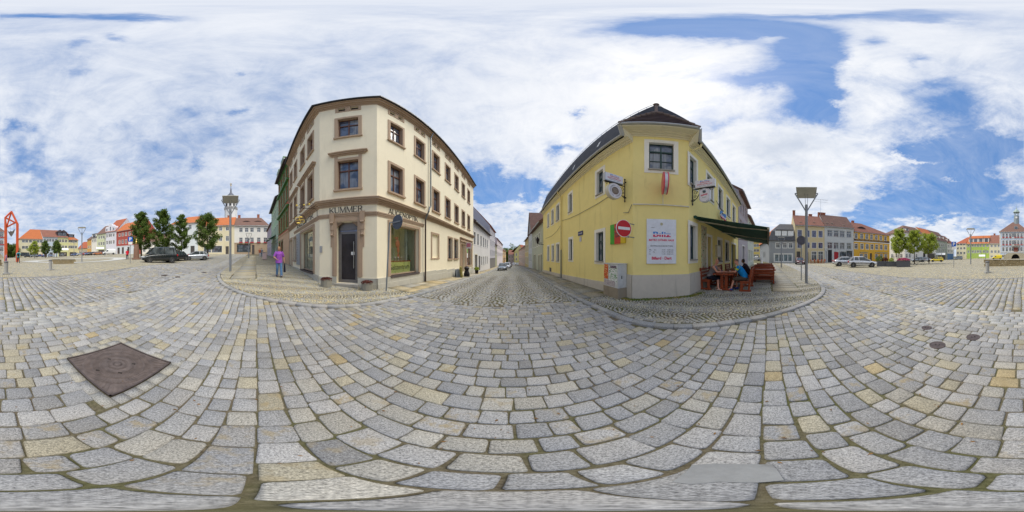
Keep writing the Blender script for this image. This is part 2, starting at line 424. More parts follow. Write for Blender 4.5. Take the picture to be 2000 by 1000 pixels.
def cobble_sheet(name, c1, c2, c3, sx=.13, sy=.12, joint=(.10, .095, .07), arc=0.35, L=1.3):
 """far paving of small setts laid in arcs"""
 if name in MATS: return MATS[name]
 m, t, p, oc = mat_base(name, .88, 0, .25)
 x, y, z = t.sep(oc)
 ph = t.m('MULTIPLY', x, math.pi / L)
 yy = t.m('ADD', y, t.m('MULTIPLY', t.m('ABSOLUTE', t.m('SINE', ph)), arc))
 yy = t.m('ADD', yy, t.m('MULTIPLY', t.noise(oc, 1.2, 2), .25))
 v = t.comb(t.m('DIVIDE', x, sx), t.m('DIVIDE', yy, sy), 0)
 vo = t.new('ShaderNodeTexVoronoi', voronoi_dimensions='2D'); vo.inputs['Scale'].default_value = 1; vo.inputs['Randomness'].default_value = .45
 t.put(vo.inputs['Vector'], v)
 ve = t.new('ShaderNodeTexVoronoi', voronoi_dimensions='2D', feature='DISTANCE_TO_EDGE'); ve.inputs['Scale'].default_value = 1; ve.inputs['Randomness'].default_value = .45
 t.put(ve.inputs['Vector'], v)
 r, g, b = t.sep(vo.outputs['Color'])
 col = t.mix(r, c1, c2); col = t.mix(t.rng(g, .7, .75), col, c3)
 big = t.noise(oc, .12, 5, .6, .4); med = t.noise(oc, .9, 5, .6)
 col = t.mix(t.rng(big, .35, .65, 0, .45), col, t.mix(1, col, (.80, .77, .70), 'MULTIPLY'))
 col = t.mix(t.rng(med, .55, .75, 0, .5), col, t.mix(1, col, (.66, .70, .50), 'MULTIPLY'))
 fine = t.noise(oc, 2.6, 6, .7, .5); ft = t.noise(oc, 9, 4, .7)
 col = t.mix(t.rng(fine, .48, .62, 0, .6), col, t.mix(1, col, (.74, .72, .66), 'MULTIPLY'))
 col = t.mix(t.rng(ft, .5, .64, 0, .5), col, t.mix(1, col, (1.22, 1.2, 1.12), 'MULTIPLY'))
 e = t.rng(ve.outputs['Distance'], .02, .11)
 col = t.mix(1, t.mix(e, joint, col), (.84, .83, .80), 'MULTIPLY')
 t.put(p.inputs['Base Color'], col)
 bump(t, p, e, .6, .012)
 MATS[name] = m; return m
# ============================================================ THE GROUND
RNG = np.random.default_rng(7)
def raw_mesh(name, V, faces, mat, tint=None, kind='structure', smooth=False):
 """faces: list of (nf x k) int arrays"""
 me = bpy.data.meshes.new(name)
 nl = sum(f.size for f in faces); nf = sum(len(f) for f in faces)
 me.vertices.add(len(V)); me.vertices.foreach_set('co', np.asarray(V, np.float32).ravel())
 me.loops.add(nl); me.polygons.add(nf)
 me.loops.foreach_set('vertex_index', np.concatenate([f.ravel() for f in faces]).astype(np.int32))
 tot = np.concatenate([np.full(len(f), f.shape[1]) for f in faces]).astype(np.int32)
 st = np.concatenate([[0], np.cumsum(tot)[:-1]]).astype(np.int32)
 me.polygons.foreach_set('loop_start', st)
 try: me.polygons.foreach_set('loop_total', tot)
 except Exception: pass
 if tint is not None:
  a = me.attributes.new('tint', 'FLOAT_COLOR', 'POINT')
  a.data.foreach_set('color', np.asarray(tint, np.float32).ravel())
 me.update(calc_edges=True); me.validate()
 if smooth: me.polygons.foreach_set('use_smooth', [True] * len(me.polygons))
 me.materials.append(mat)
 o = bpy.data.objects.new(name, me); COL.objects.link(o)
 if kind: o['kind'] = kind
 return o
def in_poly(px, py, poly):
 poly = np.asarray(poly); ins = np.zeros(px.shape, bool); j = len(poly) - 1
 for i in range(len(poly)):
  xi, yi = poly[i]; xj, yj = poly[j]
  c = ((yi > py) != (yj > py)) & (px < (xj - xi) * (py - yi) / (yj - yi + 1e-12) + xi)
  ins ^= c; j = i
 return ins
def layout(x0, x1, y0, y1, w, h, jit=.22, along='x', arc=0, L=1.4, rot=0):
 """rows of setts; returns centre, direction, half sizes"""
 cx = []; cy = []; ang = []; hw = []; hh = []
 c, s = math.cos(rot), math.sin(rot)
 mx, my = (x0 + x1) / 2, (y0 + y1) / 2
 Wd, Hd = (x1 - x0), (y1 - y0)
 if along == 'y': Wd, Hd = Hd, Wd
 if rot: Wd = Hd = math.hypot(Wd, Hd)
 v = -Hd / 2 - arc
 while v < Hd / 2 + arc:
  rh = h * (1 + RNG.uniform(-.10, .10))
  n = int(Wd / w) + 3
  ws = w * (1 + RNG.uniform(-jit * 1.3, jit * 1.3, n))
  u = -Wd / 2 + np.cumsum(ws) - ws / 2 - RNG.uniform(0, w)
  wav = .02 * np.sin(u * .9 + v * .6) + .012 * np.sin(u * 2.3 + v)
  vv = v + rh / 2 + wav
  a = np.zeros(n)
  if arc:
   vv = vv + arc * np.abs(np.sin(u * math.pi / L))
   a = np.arctan(arc * math.pi / L * np.cos(u * math.pi / L) * np.sign(np.sin(u * math.pi / L)))
  cx.append(u); cy.append(vv); ang.append(a); hw.append(ws / 2 * (np.cos(a) if arc else 1)); hh.append(np.full(n, rh / 2) * np.cos(a))
  v += rh
 u = np.concatenate(cx); v = np.concatenate(cy); a = np.concatenate(ang); hw = np.concatenate(hw); hh = np.concatenate(hh)
 if along == 'y':
  u, v = -v, u; a = a + math.pi / 2
 X = mx + u * c - v * s; Y = my + u * s + v * c
 return X, Y, a + rot, hw, hh
def stones(name, lay, keep, mat, k=3, gap=.010, dz=0., cols=None, wts=None, stain=.16, rad=.03, drop=.022, var=.075, nj=.10):
 X, Y, A, HW, HH = lay
 m = keep(X, Y); X, Y, A, HW, HH = X[m], Y[m], A[m], HW[m], HH[m]
 n = len(X)
 HW = np.maximum(HW - gap * RNG.uniform(.6, 1.6, n), .02); HH = np.maximum(HH - gap * RNG.uniform(.6, 1.6, n), .02)
 # outline
 base = []
 for (sx, sy) in ((1, 1), (-1, 1), (-1, -1), (1, -1)):
  for j in range(k):
   base.append((sx, sy, j))
 P = np.zeros((n, 4 * k, 2))
 cj = RNG.uniform(-1, 1, (n, 4, 2)) * nj * np.minimum(HW, HH)[:, None, None]
 rr = np.minimum(np.minimum(HW, HH) * .5, rad * RNG.uniform(.6, 1.5, n))
 for q, (sx, sy, j) in enumerate(base):
  ci = q // k
  if k == 1: ox, oy = 0, 0
  else:
   t = j / (k - 1) * math.pi / 2
   if sx * sy > 0: ox, oy = 1 - math.cos(t), 1 - math.sin(t)
   else: ox, oy = 1 - math.sin(t), 1 - math.cos(t)
  P[:, q, 0] = sx * (HW - rr * ox) + cj[:, ci, 0]
  P[:, q, 1] = sy * (HH - rr * oy) + cj[:, ci, 1]
 if k >= 2: P += RNG.normal(0, .0014, P.shape) * (1 if k >= 3 else 1.5)
 ca, sa = np.cos(A)[:, None], np.sin(A)[:, None]
 def world(Q):
  return X[:, None] + Q[..., 0] * ca - Q[..., 1] * sa, Y[:, None] + Q[..., 0] * sa + Q[..., 1] * ca
 z0 = terr(X, Y); e = .5
 gx = (terr(X + e, Y) - z0) / e; gy = (terr(X, Y + e) - z0) / e
 tx = RNG.normal(0, .008, n); ty = RNG.normal(0, .008, n); hz = RNG.normal(0, .0015, n); HH0 = 0
 def ring(scale, dzz):
  Q = P * scale
  x, y = world(Q)
  z = (z0 + dz + hz)[:, None] + (gx + tx)[:, None] * (x - X[:, None]) + (gy + ty)[:, None] * (y - Y[:, None]) + dzz
  return np.stack([x, y, z], -1)
 K = 4 * k
 rings = [ring(1.0, -drop)]
 if k >= 3: rings += [ring(.985, -.006), ring(.90, -.0005)]
 elif k == 2: rings += [ring(.95, -.001)]
 else: rings += [ring(.93, 0)]
 nr = len(rings)
 V = np.concatenate(rings, 1)
 faces = []
 per = nr * K
 dome = k >= 3
 if dome:
  V = np.concatenate([V, ring(0, .004)[:, :1]], 1); per += 1
 off = (np.arange(n) * per)[:, None]
 for r in range(nr - 1):
  for i in range(K):
   i2 = (i + 1) % K
   faces.append(off + np.array([[r * K + i, r * K + i2, (r + 1) * K + i2, (r + 1) * K + i]]))
 faces = [np.concatenate(faces)]
 if dome:
  faces.append(np.concatenate([off + np.array([[(nr - 1) * K + i, (nr - 1) * K + (i + 1) % K, nr * K]]) for i in range(K)]))
 else:
  faces.append(off + np.arange((nr - 1) * K, nr * K)[None])
 cols = np.array(cols); wts = np.array(wts) / sum(wts)
 ci = RNG.choice(len(cols), n, p=wts)
 T = np.ones((n, per, 4))
 T[..., :3] = (cols[ci] * (1 + RNG.normal(0, var, (n, 1))))[:, None, :]
 T[..., 3] = (RNG.uniform(0, 1, n) < stain)[:, None] * RNG.uniform(.5, 1.0, n)[:, None]
 return raw_mesh(name, V.reshape(-1, 3), faces, mat, np.clip(T, 0, 1).reshape(-1, 4))
# kerb lines (world metres)
KR = [(2.45,75),(2.45,45),(2.45,25),(2.45,15),(2.42,9),(2.38,5.75),(2.52,4.2),(2.52,3.25),(2.64,2.6),(2.87,2.06),(3.16,1.58),(3.46,1.1),(3.84,.58),(4.22,.0),(4.80,-.76),(5.49,-1.54),
  (6.46,-2.33),(7.7,-2.87),(9.75,-3.25),(11.7,-3.4),(17.7,-3.5),(30,-3.5),(38,-3.5)]
KL = [(-3.70,75),(-3.70,45),(-3.70,25),(-3.68,12),(-3.62,8.6),(-3.72,5.9),(-3.95,4.5),(-4.05,3.44),(-4.15,2.95),(-4.42,2.22),(-4.8,1.53),(-5.3,.82),(-5.85,.0),(-6.75,-1.06),(-8.3,-1.98),
  (-10.3,-2.55),(-12.4,-2.8),(-16.6,-2.85),(-27,-2.75),(-40,-2.7)]
def smooth_line(p, it=2):
 p = [Vector(q) for q in p]
 for _ in range(it):
  o = [p[0]]
  for a, b in zip(p[:-1], p[1:]): o += [a * .75 + b * .25, a * .25 + b * .75]
  p = o + [p[-1]]
 return p
KRs = smooth_line(KR); KLs = smooth_line(KL)
def offset(line, d):
 o = []
 for i, p in enumerate(line):
  a = line[max(0, i - 1)]; b = line[min(len(line) - 1, i + 1)]
  t = (b - a).normalized(); o.append(p + Vector((-t.y, t.x)) * d)
 return o
KERB_H = .055
def side_poly(line, wall): return [tuple(p) for p in line] + wall
WALL_R = [(38,3.1),(5.74,3.1),(4.2,4.55),(4.0,75)]
WALL_L = [(-40,3.45),(-7.96,3.3),(-5.7,5.3),(-5.7,75)]
POLY_R = side_poly(KRs, WALL_R); POLY_L = side_poly(KLs, WALL_L)
def on_side(x, y, g=0.0): return in_poly(x, y, POLY_R) | in_poly(x, y, POLY_L)
SY0 = -3.55; SY1 = -4.6
def sline(x):  # the edge where the square's small setts begin
 return np.interp(x, [-60, -16, -8, 0, 8, 20, 60], [-9.0, -9.3, -9.9, -9.95, -8.5, -7.6, -7.6])
# big sheets
def sheet(name, xs, ys, mat, dz=0, keep=None, kind='structure'):
 X, Y = np.meshgrid(xs, ys); Z = terr(X, Y) + dz
 V = np.stack([X, Y, Z], -1).reshape(-1, 3)
 nx, ny = len(xs), len(ys)
 I = (np.arange(ny - 1)[:, None] * nx + np.arange(nx - 1)[None]).ravel()
 return raw_mesh(name, V, [np.stack([I, I + 1, I + nx + 1, I + nx], -1)], mat, kind=kind, smooth=True)
def spaced(a, b, near, far):
 xs = [0]
 while xs[-1] < b: xs.append(xs[-1] + near + (far - near) * min(1, max(0, abs(xs[-1]) - 25) / 150))
 ys = [0]
 while ys[-1] > a: ys.append(ys[-1] - near - (far - near) * min(1, max(0, abs(ys[-1]) - 25) / 150))
 return np.array(sorted(set(ys + xs)))
JM = joint_mat()
sheet('ground', spaced(-900, 900, .8, 30), spaced(-900, 900, .8, 30), JM, -.018)
M_SQ = cobble_sheet('square_setts', (.50,.47,.39), (.33,.325,.30), (.56,.49,.33), .13, .12, (.15, .14, .10))
M_RD = cobble_sheet('road_setts_far', (.44,.45,.46), (.33,.34,.36), (.48,.43,.33), .17, .14, arc=0)
M_ST = cobble_sheet('street_setts_far', (.42,.43,.43), (.33,.34,.35), (.45,.42,.33), .15, .12, arc=.3)
M_SW = cobble_sheet('pavement_setts_far', (.42,.40,.33), (.33,.32,.29), (.48,.42,.28), .10, .09)
def strip(name, A, B, n, mat, dz=0, kind='structure', m=None):
 m = m or max(len(A), len(B)) * 2
 def rs(L):
  L = [Vector(p) for p in L]; d = [0]
  for a, b in zip(L[:-1], L[1:]): d.append(d[-1] + (b - a).length)
  t = np.linspace(0, d[-1], m)
  return np.stack([np.interp(t, d, [p.x for p in L]), np.interp(t, d, [p.y for p in L])], -1)
 a, b = rs(A), rs(B)
 f = np.linspace(0, 1, n + 1)[:, None, None]
 G = a[None] * (1 - f) + b[None] * f
 Z = terr(G[..., 0], G[..., 1]) + dz
 V = np.concatenate([G, Z[..., None]], -1).reshape(-1, 3)
 I = (np.arange(n)[:, None] * m + np.arange(m - 1)[None]).ravel()
 return raw_mesh(name, V, [np.stack([I, I + 1, I + m + 1, I + m], -1)], mat, kind=kind, smooth=True)
xs = np.linspace(-60, 60, 121)
strip('square_paving', [(x, sline(x) - .05) for x in xs], [(x, -130) for x in xs], 80, M_SQ, 0, m=121)
strip('road', [(x, -3.4) for x in (12, 60)], [(x, float(sline(x))) for x in (12, 60)], 6, M_RD, -.008, m=60)
strip('road', [(x, -2.6) for x in (-60, -19)], [(x, float(sline(x))) for x in (-60, -19)], 6, M_RD, -.008, m=60)
strip('street_paving', [(-3.75, y) for y in (17, 30, 120)], [(2.5, y) for y in (17, 30, 120)], 6, M_ST, -.008, m=90)
# pavements: bed, kerb, slabs
for nm, K, W in (('pavement', KRs, 'R'), ('pavement', KLs, 'L')):
 sgn = 1
 ins = offset(K, .14 if W == 'R' else -.14)
 k0 = [p for p in K]
 if W == 'R':
  wallpts = [(4.6, 75), (4.6, 30), (4.6, 9), (4.6, 6.2), (4.7, 5.0), (5.6, 4.3), (6.1, 3.6), (7.2, 3.4), (10, 3.4), (38, 3.4)]
  segs = [([p for p in ins if p.y > 5.7] + [Vector((2.55, 5.7))], [(4.6, 75), (4.6, 5.7)]),
    ([Vector((2.55, 5.7))] + [p for p in ins if p.y < 5.7 and p.x < 9.8], [(4.6, 5.7), (4.6, 5.0), (5.2, 4.2), (6.2, 3.5), (9.8, 3.5)]),
    ([p for p in ins if p.x > 9.5], [(9.5, 3.5), (38, 3.5)])]
 else:
  segs = [([p for p in ins if p.y > 5.9] + [Vector((-3.85, 5.9))], [(-6.2, 75), (-6.2, 5.9)]),
    ([Vector((-3.85, 5.9))] + [p for p in ins if p.y < 5.9 and p.x > -10.4], [(-6.2, 5.9), (-6.4, 5.2), (-8.1, 3.8), (-10.4, 3.8)]),
    ([p for p in ins if p.x < -10.2], [(-10.2, 3.8), (-40, 3.8)])]
 for i, (a, b) in enumerate(segs):
  if len(a) > 1: strip('pavement', a, b, 12, JM if i == 1 else M_SW, KERB_H - (.016 if i == 1 else .006), m=80)
def kerb(K, W):
 """kerb stones, each with its own cut ends"""
 d = 1 if W == 'R' else -1
 mb = []; V = []; F = []; T = []
 L = K; acc = [0]
 for a, b in zip(L[:-1], L[1:]): acc.append(acc[-1] + (b - a).length)
 def at(s):
  return Vector((np.interp(s, acc, [p.x for p in L]), np.interp(s, acc, [p.y for p in L])))
 s = 0
 while s < acc[-1] - .3:
  p0 = at(s)
  far = p0.length > 22
  ln = random.uniform(.75, 1.05) if (abs(p0.x) > 11 or p0.y > 9) else random.uniform(.38, .62)
  if far: ln *= 3
  e = min(acc[-1], s + ln - .012)
  a, b = at(s), at(e); t = (b - a).normalized(); nrm = Vector((-t.y, t.x)) * d
  h = KERB_H + random.uniform(-.004, .006); wd = .20
  ba = len(V)
  q = [a, b, b + nrm * wd, a + nrm * wd]
  for (c, zz) in [(p, -.05) for p in q] + [(p, h - .012) for p in q] + [(a + nrm * .012 + t * .01, h), (b + nrm * .012 - t * .01, h), (b + nrm * (wd - .01) - t * .01, h), (a + nrm * (wd - .01) + t * .01, h)]:
   V.append((c.x, c.y, tz(c.x, c.y) + zz))
  for r in (0, 4):
   for i in range(4): F.append([ba + r + i, ba + r + (i + 1) % 4, ba + r + 4 + (i + 1) % 4, ba + r + 4 + i])
  F.append([ba + 8, ba + 9, ba + 10, ba + 11])
  g = random.choice([(.33,.34,.355),(.37,.37,.375),(.30,.315,.335),(.39,.39,.385)])
  T += [(*g, .0)] * 12
  s += ln
 return raw_mesh('kerb', np.array(V), [np.array(F)], stone_mat('granite'), np.array(T))
random.seed(3)
kerb(KRs, 'R'); kerb(KLs, 'L')
# flagstones
def slabs(name, rects, mat, dz, cols, var=.06):
 V = []; F = []; T = []
 for (x0, x1, y0, y1) in rects:
  b = len(V); g = .007; c = random.choice(cols); k = 1 + random.gauss(0, var)
  j = [random.uniform(-.004, .004) for _ in range(8)]
  P = [(x0 + g + j[0], y0 + g + j[1]), (x1 - g + j[2], y0 + g + j[3]), (x1 - g + j[4], y1 - g + j[5]), (x0 + g + j[6], y1 - g + j[7])]
  tt = random.uniform(-.002, .002)
  for dd in (-.02, 0): V += [(x, y, tz(x, y) + dz + dd + tt) for x, y in P]
  F += [[b + i, b + (i + 1) % 4, b + 4 + (i + 1) % 4, b + 4 + i] for i in range(4)] + [[b + 4, b + 5, b + 6, b + 7]]
  T += [tuple(min(1, v * k) for v in c) + (random.choice([0, 0, .5]),)] * 8
 return raw_mesh(name, np.array(V), [np.array(F)], mat, np.array(T))
GR = stone_mat('granite')
SLAB = stone_mat('slab_stone', True, 45, .8, .35)
def rows(xa, xb, ya, yb, sx, sy, stag=True, vert=False):
 out = []; i = 0; x = xa
 while x < xb - .05:
  w = sx * random.uniform(.8, 1.2); y = ya
  n = max(1, round((yb - ya) / sy))
  for k in range(n): out.append((x, min(xb, x + w), ya + (yb - ya) * k / n, ya + (yb - ya) * (k + 1) / n))
  x += w; i += 1
 return out
def rows_y(xa, xb, ya, yb, sx, sy):
 out = []; y = ya
 while y < yb - .05:
  h = sy * random.uniform(.7, 1.3)
  cut = random.uniform(.3, .7) if random.random() < .4 else None
  if cut: out += [(xa, xa + (xb - xa) * cut, y, min(yb, y + h)), (xa + (xb - xa) * cut, xb, y, min(yb, y + h))]
  else: out.append((xa, xb, y, min(yb, y + h)))
  y += h
 return out
slabs('pavement_slabs', rows(7.27, 38, -1.5, -.22, .75, 1.4), SLAB, KERB_H + .006, [(.40,.38,.32), (.36,.35,.31), (.43,.40,.32)])
slabs('pavement_slabs', rows(-38, -9.0, -1.42, -.02, .55, 1.4), SLAB, KERB_H + .006, [(.48,.44,.33), (.42,.40,.33), (.52,.46,.31), (.40,.40,.37)])
slabs('pavement_slabs', rows_y(-5.66, -4.25, 5.9, 60, 1, 1.1), SLAB, KERB_H + .006, [(.47,.41,.28), (.42,.39,.31), (.52,.43,.26), (.38,.37,.33)], .08)
slabs('pavement_slabs', rows_y(-4.24, -3.9, 6.4, 60, 1, .9), SLAB, KERB_H + .004, [(.36,.36,.34), (.33,.34,.34)])
slabs('pavement_slabs', rows_y(2.95, 3.95, 5.6, 60, 1, 1.2), SLAB, KERB_H + .006, [(.34,.33,.27), (.38,.35,.27), (.31,.31,.28)], .07)
slabs('pavement_slabs', rows_y(2.64, 2.93, 5.6, 60, 1, .8), SLAB, KERB_H + .004, [(.30,.31,.31), (.33,.33,.32)])
# ---- the setts themselves
MH_C = Vector((-2.0, -1.45))
GREY = [(.325,.332,.345), (.295,.305,.325), (.37,.372,.378), (.375,.368,.342), (.385,.362,.288), (.27,.275,.285), (.40,.335,.21)]
GW = [30, 22, 20, 14, 8, 4, 1.1]
def manhole_poly():
 q = [spot(x, 1.685 / -tel(y)) for x, y in ((232, 668), (331, 708), (219, 773), (136, 702))]
 return [(v.x, v.y) for v in q]
MHP = manhole_poly()
_c = sum((Vector(p) for p in MHP), Vector((0, 0))) / 4
_sid = [(Vector(MHP[i]) - Vector(MHP[(i + 1) % 4])).length for i in range(4)]
_ang = math.atan2(MHP[1][1] - MHP[0][1], MHP[1][0] - MHP[0][0])
MHS = sum(_sid) / 4 / 2
LIDS = [(spot(x, 1.69 / -tel(y)), r) for x, y, r in ((1810, 640, .115), (1831, 673, .14), (1901, 658.5, .135))]
def clear_lids(x, y, g=.10):
 u = (x - _c.x) * math.cos(_ang) + (y - _c.y) * math.sin(_ang); v = -(x - _c.x) * math.sin(_ang) + (y - _c.y) * math.cos(_ang)
 ok = ~((np.abs(u) < MHS + g) & (np.abs(v) < MHS + g))
 for p, r in LIDS: ok &= ((x - p.x) ** 2 + (y - p.y) ** 2) > (r * .3) ** 2
 return ok
def zone1(x, y):
 return ~on_side(x, y) & (y > SY0) & (y < 5.45 + .25 * np.sin(x * 1.3)) & (x > -24) & (x < 20) & clear_lids(x, y)
near = lambda x, y: x * x + y * y < 8.5 ** 2
random.seed(5)
stones('road_setts', layout(-9, 9, -3.6, 5.8, .245, .2, .24), lambda x, y: zone1(x, y) & near(x, y), GR, 3, .006, 0, GREY, GW, .14, rad=.02, nj=.085)
stones('road_setts', layout(-24, 20, -3.6, 5.8, .245, .2, .24), lambda x, y: zone1(x, y) & ~near(x, y), GR, 2, .0075, 0, GREY, GW, .19, rad=.02)
# the smooth drainage band
stones('gutter_band', layout(-40, 38, SY1, SY0, .34, .175, .25), lambda x, y: (y < SY0) & (y > SY1), GR, 2, .005, 0,
  [(.37,.378,.378), (.40,.398,.385), (.345,.355,.37), (.43,.405,.34)], [3, 3, 2, 1], .05, rad=.01, nj=.04, var=.06)
# rows running away from the camera across the road
stones('road_setts', layout(-20, 14, -10.3, SY1, .27, .25, .25, 'y'), lambda x, y: (y < SY1) & (y > sline(x)), GR, 2, .014, 0, GREY, GW, .16, rad=.02)
# the edge line of granite
stones('edge_setts', layout(-60, 60, -.1, .1, .3, .16, .15), lambda x, y: (np.abs(y) < .09), GR, 1, .004, 0, [(.22,.23,.25)], [1]).location = (0, 0, 0)
_e = bpy.data.objects['edge_setts']; _v = np.empty(len(_e.data.vertices) * 3); _e.data.vertices.foreach_get('co', _v); _v = _v.reshape(-1, 3)
_ny = sline(_v[:, 0]); _v[:, 2] += terr(_v[:, 0], _v[:, 1] + _ny) - terr(_v[:, 0], _v[:, 1]) + .004; _v[:, 1] += _ny
_e.data.vertices.foreach_set('co', _v.ravel()); _e.data.update()
# small setts up the street, laid in arcs
stones('street_setts', layout(-3.9, 2.7, 5.2, 18.5, .155, .135, .2, arc=.38, L=1.25),
  lambda x, y: ~on_side(x, y) & (y > 5.5 + .25 * np.sin(x * 1.3)) & (y < 17.6) & (x > -3.75) & (x < 2.5), GR, 2, .0065, 0, [(.40,.405,.405), (.36,.37,.375), (.43,.43,.41), (.42,.40,.33)], [3, 2, 2, 1], .08, rad=.02)
# mosaic on the corners
def corner_r(x, y): return in_poly(x, y, [tuple(p) for p in offset(KRs, .24)] + WALL_R) & ~((x > 7.2) & (y < -.15) & (y > -1.55)) & ~((y > 5.55) & (x > 2.6)) & (x < 17)
def corner_l(x, y): return in_poly(x, y, [tuple(p) for p in offset(KLs, -.24)] + WALL_L) & ~((x < -8.9) & (y < .05) & (y > -1.5)) & ~((y > 5.85)) & (x > -17)
stones('pavement_mosaic', layout(2.3, 17, -3.5, 6, .092, .086, .2, arc=.36, L=1.05, rot=.35), corner_r, GR, 1, .0055, KERB_H,
  [(.45,.44,.385), (.40,.40,.385), (.51,.49,.42), (.34,.34,.345), (.53,.49,.36)], [3, 3, 2, 1, 1], .05, drop=.014)
stones('pavement_mosaic', layout(-17, -3.6, -3.2, 6, .092, .086, .2, arc=.36, L=1.05, rot=-.3), corner_l, GR, 1, .0055, KERB_H,
  [(.50,.475,.38), (.42,.42,.38), (.56,.52,.39), (.38,.39,.40), (.57,.49,.30)], [3, 3, 2, 1, 1.3], .06, drop=.014)
# cast iron covers
IRON = paint('cast_iron', (.15, .118, .105), .55, .35, .3, .5, 9)
IRON2 = paint('cast_iron_dark', (.095, .075, .07), .6, .3, .3, .4, 9)
def manhole():
 z = tz(_c.x, _c.y)
 r = empty('manhole_cover', (_c.x, _c.y, z + .004), _ang, 'large square rusty cast iron manhole cover with radial ribs set in the cobbles', 'manhole cover')
 S = MHS
 b = MB(); b.box((0, 0, -.01), (2 * S - .03, 2 * S - .03, .02)); o = b.build('plate', IRON, r)
 f = MB()
 for a in range(4):
  t = a * math.pi / 2; u = Vector((math.cos(t), math.sin(t), 0))
  w = Vector((-u.y, u.x, 0))
  f.box(u * (S - .0) , (.022, 2 * S + .022, .022), rz=t)
 f.build('frame', IRON2, r)
 k = MB()
 for rad in (.13, .24, .35, .455):
  n = 48
  for i in range(n):
   t0, t1 = 2 * math.pi * i / n, 2 * math.pi * (i + 1) / n
   if rad * S / .5 * 1.0 > S * .98: continue
   q = rad * S / .5
   k.bar((q * math.cos(t0), q * math.sin(t0), .003), (q * math.cos(t1), q * math.sin(t1), .003), .010, .006)
 for i in range(72):
  t = 2 * math.pi * i / 72
  for (ra, rb) in ((.04, .12), (.145, .225), (.255, .335), (.365, .44), (.47, .70)):
   if i % 2 and ra < .1: continue
   ra *= S / .5; rb *= S / .5
   c, s = math.cos(t), math.sin(t)
   lim = (S - .03) / max(abs(c), abs(s))
   rb = min(rb, lim)
   if rb - ra < .02: continue
   k.bar((ra * c, ra * s, .003), (rb * c, rb * s, .003), .014, .007)
 k.lathe([(.045, 0), (.045, .008), (.03, .008)], 16)
 k.build('ribs', IRON, r)
 for (x, y) in ((-.18, .0), (.14, .16), (.19, -.12), (-.02, -.30)): q = MB(); q.box((x, y, .004), (.05, .025, .008), rz=.6); q.build('lifting_slot', paint('black_hole', (.02, .015, .012), .8), r)
 return r
manhole()
def edge_stones():
 S = MHS + .018; V = []; F = []; T = []; rg = random.Random(8)
 def st(u0, u1, v0, v1):
  b = len(V); c = rg.choice([(.37,.372,.36), (.40,.39,.35), (.34,.345,.35)])
  for dd in (-.02, .001):
   for (u, v) in ((u0, v0), (u1, v0), (u1, v1), (u0, v1)): x = _c.x + u * math.cos(_ang) - v * math.sin(_ang); y = _c.y + u * math.sin(_ang) + v * math.cos(_ang); V.append((x, y, tz(x, y) + dd + (.0015 if dd > 0 else 0)))
  F.extend([[b + i, b + (i + 1) % 4, b + 4 + (i + 1) % 4, b + 4 + i] for i in range(4)] + [[b + 4, b + 5, b + 6, b + 7]]); T.extend([(*c, .3 * (rg.random() < .3))] * 8)
 wd = .13
 for side in range(4):
  u = -S - wd
  while u < S - .02:
   l = min(rg.uniform(.16, .3), S - u); q = (u + .006, u + l - .006); o = S + .006
   if side == 0: st(q[0], q[1], o, o + wd)
   elif side == 1: st(-q[1], -q[0], -o - wd, -o)
   elif side == 2: st(o, o + wd, -q[1], -q[0])
   else: st(-o - wd, -o, q[0], q[1])
   u += l
 raw_mesh('cover_edge_setts', np.array(V), [np.array(F)], GR, np.array(T))
edge_stones()
for i, (p, rr) in enumerate(LIDS):
 lab = ['small round iron valve cover furthest of the three in the cobbles', 'round iron valve cover nearest the camera with two lifting slots', 'round iron valve cover set apart beside a long pale sett'][i]
 r = empty('valve_cover', (p.x, p.y, tz(p.x, p.y) + .002), .3 * i, lab, 'valve cover', 'round iron covers in the road')
 b = MB(); b.lathe([(rr, -.02), (rr, .006), (rr - .012, .010), (rr - .02, .004), (0.02, .006)], 28); b.build('lid', IRON2, r)
 for s_ in (-.03, .03): b = MB(); b.box((s_, 0, .009), (.014, .035, .006)); b.build('lifting_slot', paint('black_hole', (.02, .015, .012), .8), r)
for i, (x, y, w) in enumerate(((322, 543, .55), (347, 545.5, .35), (399, 538, .5))):
 d = 1.45 / -tel(y); p = spot(x, d)
 b = MB(); b.box((0, 0, .004), (w, .3, .02));
 for k in range(5): b.box((-.2 * w * 2 + k * .2 * w, 0, .016), (.03, .26, .006))
 o = b.build('road_gully', IRON2, None); o.location = (p.x, p.y, tz(p.x, p.y)); o.rotation_euler = (0, 0, [.1, .5, .0][i])
 tag(o, ['dark iron drain grate, longest of the two side by side in the road', 'small dark iron grate just beside the longer drain grate', 'dark iron drain grate near the kerb by the lamp post'][i], 'drain grate', 'iron grates in the road beyond the pavement corner')
